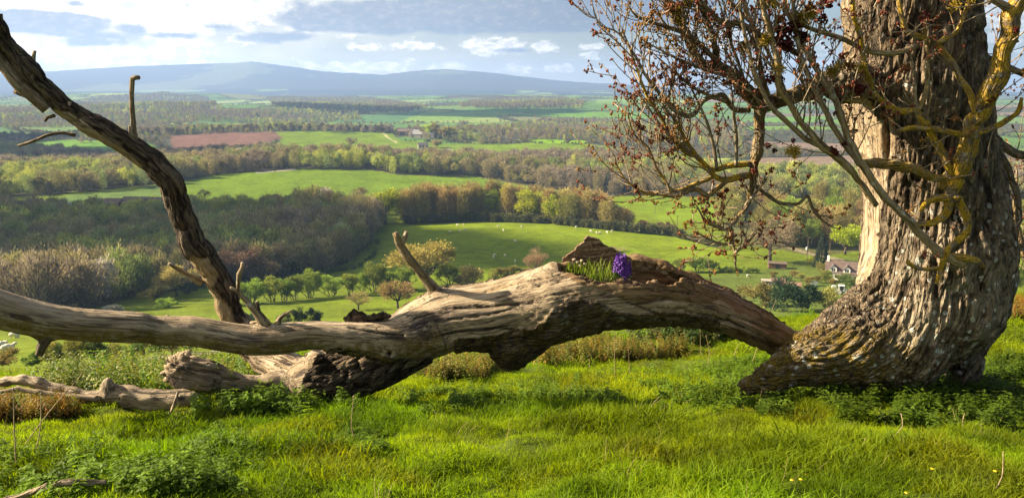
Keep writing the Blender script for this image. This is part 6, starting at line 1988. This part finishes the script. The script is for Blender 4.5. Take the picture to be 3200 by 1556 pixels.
# hedges and hedgerow trees of the far patchwork
n0 = 150000
ry = np.exp(rg.uniform(math.log(950), math.log(6500), n0)); rx = rg.uniform(-.70, .70, n0) * ry
idv, d1, d2 = fieldcells(np.stack([rx, ry], -1))
P = np.stack([rx, ry, hgt(rx, ry)], -1); u, v, _ = proj(P)
skip = np.zeros(n0, bool)
for pl in [P_GREEN, P_YEL, P_PLOUGH, P_WOOD_2, P_F2] + P_FARWOODS + [f[0] for f in P_FARFIELDS]: skip |= inpoly(u, v, pl)
wq_ = fbm(np.stack([rx, ry], -1) / 300., 3, 91)
ok = ((d2 - d1) < .035) & (rg.random(n0) < .75) | ((idv > 8 / 12.) & (idv < 10 / 12.) & (rg.random(n0) < .22)) | ((wq_ > .42) & (rg.random(n0) < .22))
P = P[ok & ~skip]; n = len(P)
h = rg.uniform(2.5, 7, n); idx = np.where(rg.random(n) < .5, rg.integers(0, 6, n), 7 + rg.integers(0, 2, n)); w = h * rg.uniform(.9, 1.5, n)
col = WPAL[rg.integers(0, 5, n)] * rg.uniform(.55, 1., (n, 1))
scatter("hedgerows", P, np.stack([np.zeros(n), np.zeros(n), rg.uniform(0, 6.28, n)], -1), np.stack([w, w, h], -1), idx, col, WV, label="hedgerows and small spinneys dividing the far fields", kind="stuff")
# edges: trees on the far outline of the ploughed field and along the middle fields
def rowpts(pts, n, h, c, name, label, jit=1.5, seed=0, kinds=(0, 6)):
    rg = np.random.default_rng(seed)
    L = np.array(pts, float); s = np.concatenate([[0], np.cumsum(np.hypot(*np.diff(L, axis=0).T))])
    t = np.sort(rg.uniform(0, s[-1], n))
    u = np.interp(t, s, L[:, 0]); v = np.interp(t, s, L[:, 1]) + rg.normal(0, jit, n)
    P = hit(u, v, 100.)
    m_ = mpp(u, v, P[:, 1]); hh = h * m_ * rg.uniform(.6, 1.2, n)
    scatter(name, P, np.stack([np.zeros(n), np.zeros(n), rg.uniform(0, 6.28, n)], -1), np.stack([hh, hh, hh], -1), rg.integers(*kinds, n), np.array(c) * rg.uniform(.7, 1.2, (n, 1)), WV, label=label, kind="stuff")


rowpts([(300, 425), (520, 420), (700, 414), (870, 409), (1000, 408), (1220, 414)], 150, 20, (.060, .048, .036), "tree_row", "dark row of bare trees behind the ploughed field", 2., 1)
rowpts([(1250, 440), (1520, 452), (1700, 447), (1900, 452), (2100, 470)], 70, 8, (.06, .055, .03), "hedge_row", "hedge row along the bright green far fields", 1., 2, (7, 9))
rowpts([(1270, 702), (1480, 692), (1700, 698), (1900, 718), (2100, 738), (2240, 775)], 240, 34, (.06, .062, .026), "hedge_row", "dark hedge along the top of the sheep field", .6, 3, (7, 9))
rowpts([(1180, 760), (1170, 800), (1120, 838), (1010, 856), (900, 874), (700, 892)], 120, 18, (.05, .075, .022), "hedge_row", "green undergrowth at the foot of the wood", 1., 4, (7, 9))
# ================================================================== buildings, machines and sheep
M_white = plain("white_render", (.78, .76, .72), .8, .08, .8)
M_slate = plain("slate_roof", (.115, .095, .105), .7, .3, 1.5)
M_tile = plain("brown_tiles", (.115, .08, .068), .8, .3, 1.5)
M_glass = plain("window_glass", (.03, .035, .045), .15, .1, 1., .5)
M_brick = plain("shed_boards", (.15, .085, .055), .9, .3, 1.2)
M_rust = plain("rusty_tin", (.20, .115, .085), .7, .35, 1.5)
M_tin = plain("pale_tin_sheets", (.33, .27, .22), .7, .3, 1.2)
M_dkroof = plain("felt_roof", (.12, .085, .065), .9, .25, 1.)
M_rubber = plain("rubber_tyre", (.10, .09, .08), .9, .2, 3.)
M_tract = plain("white_paint", (.70, .70, .68), .5, .1, 2.)
M_blue = plain("grey_blue_paint", (.16, .19, .24), .5, .1, 2.)
M_wool = plain("sheep_wool", (.62, .56, .45), 1., .15, 6.)
M_grey = plain("grey_sheeting", (.19, .185, .19), .7, .2, .5)
M_stone = plain("house_stone", (.40, .33, .26), .9, .2, .8)


def gable(b, L, Wd, H, hr, x=0., y=0.):
    """walls with gable ends: length L along x"""
    b.prism([(0, 0)] * 0 + [(-Wd / 2, 0), (Wd / 2, 0), (Wd / 2, H), (0, hr), (-Wd / 2, H)], -L / 2, L / 2)
    V = b.V[-1].copy(); b.V[-1] = np.stack([V[:, 1] + x, V[:, 0] + y, V[:, 2]], -1)
    return b


def roof(b, L, Wd, H, hr, over=.35, th=.18, x=0., y=0.):
    k = (hr - H) / (Wd / 2); o = Wd / 2 + over
    poly = [(-o, H - k * over + .03), (0, hr + .03), (o, H - k * over + .03), (o, H - k * over + .03 + th), (0, hr + .03 + th), (-o, H - k * over + .03 + th)]
    b.prism(poly, -L / 2 - over, L / 2 + over)
    V = b.V[-1].copy(); b.V[-1] = np.stack([V[:, 1] + x, V[:, 0] + y, V[:, 2]], -1)
    return b


# the white house
hp = hit(2650, 872, 100.)[0]
house = empty("house", hp, radians(-24))
tag(house, "long white house with dark roof and dormers beside the ash trunk", "house")
b = MB(); gable(b, 17, 7.2, 3.1, 7.0, 0, 0); b.box((0, 0, -.8), (17, 7.2, 1.7)); b.build("wall", M_white, house)
b = MB(); roof(b, 17, 7.2, 3.1, 7.0); rf = b.build("roof", M_tile, house)
b = MB(); b.box((-7.9, 0, 7.5), (.9, .9, 2.2)); b.box((-7.9, 0, 8.65), (1.05, 1.05, .15)); b.box((-7.9, .2, 8.9), (.3, .3, .4)); b.build("chimney", M_white, rf)
for k, x in enumerate((-5.6, -.6, 4.4)):
    b = MB(); b.prism([(-1.25, 0), (1.25, 0), (1.25, 1.9), (0, 3.2), (-1.25, 1.9)], -3.62, -.6); b.V[-1] += np.array([x, 0, 2.7]); d = b.build("dormer", M_white, house)
    b = MB(); b.prism([(-1.6, 1.62), (0, 3.25), (1.6, 1.62), (1.6, 1.80), (0, 3.45), (-1.6, 1.80)], -3.95, -.3); b.V[-1] += np.array([x, 0, 2.7]); b.build("dormer_roof", M_slate, d)
    b = MB(); b.box((x, -3.64, 4.05), (1.3, .06, 1.3)); w = b.build("window", M_glass, d)
    b = MB(); b.box((x, -3.68, 4.05), (.08, .06, 1.3)); b.box((x, -3.68, 4.74), (1.5, .07, .1)); b.box((x, -3.68, 3.36), (1.5, .07, .1)); b.build("window_frame", M_white, d)
b = MB(); b.box((1.2, -5.0, 1.2), (7.5, 2.8, 2.4)); lt = b.build("porch", M_white, house)
b = MB(); b.box((1.2, -5.05, 2.46), (7.8, 3.1, .14)); b.build("porch_roof", M_tile, lt)
for x in (-1.6, -.4, .8, 2.6, 3.9):
    b = MB(); b.box((x, -6.42, 1.35), (.85, .06, 1.3)); b.build("window", M_glass, lt)
for x in (-6.8, -4.3, 6.6):
    b = MB(); b.box((x, -3.63, 1.4), (1.2, .06, 1.2)); b.build("window", M_glass, house)
b = MB(); b.box((-8.52, -1., 1.6), (.06, 1.1, 1.2)); b.box((-8.52, 1., 1.6), (.06, 1.1, 1.2)); b.box((-8.52, 0, 4.4), (.06, 1.2, 1.2)); b.build("window", M_glass, house)


def shed(u, v, L, Wd, H, hr, rz, wallm, roofm, label, name="shed", ymin=100., doors=1, cat="shed"):
    p = hit(u, v, ymin)[0]
    e = empty(name, p, rz); tag(e, label, cat)
    b = MB()
    if hr > H: gable(b, L, Wd, H, hr)
    else: b.box((0, 0, H / 2), (L, Wd, H))
    b.box((0, 0, -.6), (L, Wd, 1.2)); b.build("wall", wallm, e)
    b = MB()
    if hr > H: roof(b, L, Wd, H, hr, .3)
    else: b.box((0, 0, H + .1), (L + .6, Wd + .6, .16))
    b.build("roof", roofm, e)
    for k in range(doors):
        b = MB(); b.box((-L / 2 + L * (k + .5) / doors, -Wd / 2 - .03, H * .42), (min(1.6, L / doors * .5), .06, H * .8)); b.build("door", M_glass, e)
    return e


shed(2428, 838, 7.6, 4.6, 2.4, 2.4, radians(-14), M_brick, M_dkroof, "low brown flat-roofed shed left of the dark conifer")
s1 = shed(2398, 893, 4.2, 3.2, 2.1, 2.1, radians(-16), M_tin, M_tin, "small open-fronted pale tin shed, leftmost of the tin sheds")
shed(2432, 894, 5.0, 3.4, 2.5, 2.5, radians(-16), M_rust, M_rust, "red rusty tin shed in the middle of the tin sheds", doors=1)
shed(2476, 905, 5.6, 3.6, 1.9, 2.7, radians(-20), M_brick, M_rust, "brown shed with a pitched rusty roof, rightmost of the tin sheds")
shed(1322, 462, 14, 7, 4.0, 7.0, radians(12), M_stone, M_slate, "far pale stone house below the farm sheds", "farmhouse", cat="house", doors=3)
for k, (u, v, L, rz, mt, lab) in enumerate(((1268, 421, 22, -.1, M_tile, "far brown roofed barn, leftmost of the far farm"), (1300, 423, 42, -.22, M_grey, "far long grey barn in the middle of the far farm"), (1322, 430, 40, -.22, M_stone, "far long pale barn at the right of the far farm"))):
    shed(u, v, L, 16, 5, 8.5, rz, mt, M_grey if k else M_tile, lab, "barn", 600., 3, "barn")
shed(2105, 372, 36, 16, 12, 17, .1, M_stone, M_stone, "very far pale mansion among the woods left of the drooping arm", "mansion", 900., 5, "mansion")
for k, (u, v, L, lab) in enumerate(((330, 648, 26, "long dark roofed barn beside the pale vans, left of its row"), (395, 646, 30, "long dark roofed barn in the middle of the row by the wood"), (455, 641, 32, "long brown roofed barn nearest the rising dead branch"))):
    shed(u, v, L, 11, 3.5, 6.0, -.1, M_brick, M_dkroof, lab, "barn", 200., 3, "barn")
# vans and caravans in the yard at the far left
vb = MB(); vb.prism([(-2.6, .5), (2.6, .5), (2.7, 1.6), (2.3, 2.55), (-2.3, 2.65), (-2.7, 1.6)], -1.05, 1.05); vbm = vb.mesh("body")
vw = MB()
for x in (-1.1, 1.2):
    for y in (-1.0, 1.0):
        vw.tube(np.array([[x, y - .12, .34], [x, y + .12, .34]]), np.array([.34, .34]), 12)
vwm = vw.mesh("wheels"); vg = MB(); vg.box((-1.1, -1.07, 1.75), (1.3, .05, .6)); vg.box((1.0, -1.07, 1.75), (1.4, .05, .6)); vgm = vg.mesh("window")
vbm.materials.append(M_tract); vwm.materials.append(M_rubber); vgm.materials.append(M_glass)
for k, (u, v) in enumerate(((62, 660), (118, 664), (116, 652), (165, 647), (175, 653), (205, 652), (212, 644), (190, 640), (150, 640), (238, 662), (180, 668), (300, 640))):
    e = empty("caravan", hit(u, v, 200.)[0], k * .8 - .4); tag(e, "white caravan parked in the yard at the far left of the valley", "caravan", "white caravans in the far left yard")
    link("body", vbm, None, e); link("wheel", vwm, None, e); link("window", vgm, None, e)

# the tractor
tp = hit(2632, 920, 100.)[0]
tr = empty("tractor", tp, radians(-12)); tr.scale = (1.15, 1.15, 1.15)
tag(tr, "white tractor parked on the grass beside the ash tree foot", "tractor")
b = MB(); b.box((1.2, 0, 1.25), (2.2, .8, .75), 0, .9); b.box((2.32, 0, 1.2), (.08, .7, .6)); b.build("bonnet", M_tract, tr)
b = MB(); b.box((-.2, 0, .85), (3.4, .5, .5)); b.box((1.9, 0, .55), (.3, 1.5, .2)); b.build("chassis", M_blue, tr)
b = MB()
for x in (-1.1, .25):
    for y in (-.75, .75): b.box((x * .95, y, 2.0), (.12, .12, 1.5))
b.box((-.43, 0, 2.8), (1.75, 1.75, .14)); b.box((-.43, 0, 1.3), (1.5, 1.5, .2)); cab = b.build("cab", M_tract, tr)
b = MB(); b.box((-.43, -.72, 2.05), (1.15, .03, 1.2)); b.box((-.43, .72, 2.05), (1.15, .03, 1.2)); b.box((.27, 0, 2.05), (.03, 1.2, 1.2)); b.build("window", M_glass, cab)
for x, y, r, w in ((-.9, -.85, .85, .42), (-.9, .85, .85, .42), (1.9, -.75, .58, .3), (1.9, .75, .58, .3)):
    b = MB(); b.tube(np.array([[x, y - w / 2, r], [x, y - w * .3, r], [x, y + w * .3, r], [x, y + w / 2, r]]), np.array([r * .9, r, r, r * .9]), 22); wl = b.build("wheel", M_rubber, tr, True)
    b = MB(); b.tube(np.array([[x, y - w / 2 - .03, r], [x, y + w / 2 + .03, r]]), np.array([r * .6, r * .6]), 16); b.build("rim", M_tract, wl)
b = MB(); b.tube(np.array([[.9, .3, 1.5], [.9, .3, 2.7]]), np.array([.06, .06]), 8); b.build("exhaust", M_blue, tr)
b = MB(); b.box((2.9, 0, 1.0), (1.6, .12, .14)); b.box((3.5, 0, .85), (.25, 1.5, .5)); b.build("loader", M_blue, tr)
# oil tank and trough in the orchard
for u, v, s, lab in ((2543, 893, (2.4, 1.2, 1.5), "pale square tank standing in the orchard"), (2606, 899, (1.6, .8, .7), "low pale trough in the orchard left of the tractor")):
    p = hit(u, v, 100.)[0]; b = MB(); b.box((0, 0, s[2] / 2 + .15), s, 0, .96); b.box((0, 0, s[2] + .2), (s[0] * .5, s[1] * .5, .1))
    for x in (-.4, .4): b.box((x * s[0], 0, .08), (.15, s[1] * .9, .2))
    o = b.build("tank" if s[2] > 1 else "trough", M_tract, loc=p, rot=(0, 0, -.2)); tag(o, lab, "tank" if s[2] > 1 else "trough")

# poles
M_pole = plain("pole_timber", (.12, .09, .06), .9, .2, 3.)
for k, (u, v, h, lab, tf) in enumerate(((2522, 808, 66, "wooden electricity pole with a pale box left of the conifer", 1), (2592, 796, 46, "thin pole behind the white house", 0), (2115, 735, 62, "pole standing at the corner of the sheep field", 0), (2047, 668, 30, "far pole at the end of the tree belt", 0))):
    p = hit(u, v, 100.)[0]; H = h * mpp(u, v, p[1])
    e = empty("electricity_pole", p); tag(e, lab, "pole", "wooden poles in the valley")
    b = MB(); b.tube(np.array([[0, 0, -.5], [0, 0, H]]), np.array([.20, .14]), 8); b.build("pole", M_pole, e)
    b = MB(); b.box((0, 0, H - .5), (1.8, .14, .14)); b.build("crossarm", M_pole, e)
    if tf:
        b = MB(); b.tube(np.array([[-.55, -.1, H * .42], [-.55, -.1, H * .42 + 1.3]]), np.array([.42, .42]), 12); b.build("transformer", M_tract, e)
# mast on the hill
mu = (808, 203); Dm = 8990.; mp_ = pt(*mu, Dm)
e = empty("radio_mast", (mp_[0], Dm, hgt(mp_[0], Dm))); tag(e, "thin radio mast on top of the long far hill", "mast")
b = MB()
for x in (-3, 3):
    for y in (-3, 3): b.tube(np.array([[x, y, -4], [x * .3, y * .3, 34]]), np.array([.9, .6]), 5)
for z in (5, 14, 23): b.box((0, 0, z), (6 - z * .13, 6 - z * .13, .8))
b.build("lattice", M_grey, e)
b = MB(); b.tube(np.array([[0, 0, 34], [0, 0, 44]]), np.array([1.4, .8]), 8); b.build("antenna", M_white, e)

# sheep
def sheep_mesh(graze, seed):
    s = SDF((-.85, -.35, -.05), (.95, .35, 1.15), .035)
    s.chain([np.array([-.42, 0, .66]), np.array([-.1, 0, .70]), np.array([.34, 0, .68])], [.27, .29, .25], k=.08)
    if graze: s.chain([np.array([.40, 0, .66]), np.array([.58, 0, .42]), np.array([.66, 0, .22]), np.array([.72, 0, .10])], [.17, .12, .095, .06], k=.06)
    else: s.chain([np.array([.38, 0, .74]), np.array([.55, 0, .92]), np.array([.70, 0, .93]), np.array([.80, 0, .88])], [.17, .13, .10, .06], k=.06)
    hx, hz_ = (.62, .36) if graze else (.58, 1.0)
    for y in (-.13, .13): s.chain([np.array([hx, y * .6, hz_]), np.array([hx - .03, y * 1.3, hz_ + .01])], [.045, .03], k=.02)
    for x in (-.45, .33):
        for y in (-.14, .14):
            s.chain([np.array([x, y, .5]), np.array([x + (.05 if x < 0 else 0), y, .27]), np.array([x, y, .0])], [.10, .06, .05], k=.04)
    s.chain([np.array([-.66, 0, .72]), np.array([-.73, 0, .50])], [.06, .045], k=.03)
    V, Fq = s.mesh(); e = V[Fq]
    if np.einsum('ij,ij->i', e[:, 0], np.cross(e[:, 1], e[:, 2])).sum() < 0: Fq = Fq[:, ::-1]
    V = V + .02 * fbm(V / .08, 2, seed)[:, None]
    m = mkmesh("sheep", V, Fq); m.materials.append(M_wool)
    return m


SM = [sheep_mesh(True, 1), sheep_mesh(False, 2)]
SP = [(1407, 728), (1437, 726), (1453, 720), (1430, 706), (1449, 705), (1557, 711), (1573, 723), (1631, 711), (1610, 757), (1542, 807), (1546, 801), (1578, 802), (1801, 712), (1847, 726), (1864, 731), (1875, 731), (1897, 729), (1912, 726), (2161, 744), (1610, 820)]
for k, (u, v) in enumerate(SP):
    o = link("sheep", SM[k % 3 == 2], None, None, hit(u, v, 150.)[0], (0, 0, k * 1.9)); o.scale = (1.25,) * 3
    tag(o, "white sheep grazing on the bright green field beyond the fallen tree", "sheep", "sheep on the big green field")
for k, (u, v, lab) in enumerate(((43, 1057, "pale sheep below the limb, upper left beside a second sheep"), (55, 1056, "pale sheep close behind the upper sheep below the limb"), (3, 1092, "sheep cut by the left edge of the picture below the limb"), (28, 1104, "largest sheep, lowest in the small field below the limb"), (17, 1076, "small sheep between the others in the field below the limb"))):
    o = link("sheep", SM[k % 2], None, None, hit(u, v, 30.)[0], (0, 0, k * 2.3)); o.scale = ((1.15, 1.15, 1.15), (1.1,) * 3, (1.2,) * 3, (1.35,) * 3, (.7,) * 3)[k]
    tag(o, lab, "sheep", "sheep in the small field below the limb")
o = link("sheep", SM[0], None, None, hit(2338, 866, 100.)[0], (0, 0, .3)); o.scale = (1.2,) * 3
tag(o, "white sheep alone in the shaded paddock above the tin sheds", "sheep")
# ================================================================== render settings
vs = scene.view_settings
scene.display_settings.display_device = 'sRGB'
vs.view_transform = 'Standard'; vs.look = 'None'; vs.gamma = 1.0; vs.exposure = 1.92
cy = scene.cycles
cy.max_bounces = 8; cy.diffuse_bounces = 3; cy.glossy_bounces = 2; cy.transmission_bounces = 4
cy.transparent_max_bounces = 8; cy.volume_bounces = 1
cy.caustics_reflective = False; cy.caustics_refractive = False
cy.use_denoising = True
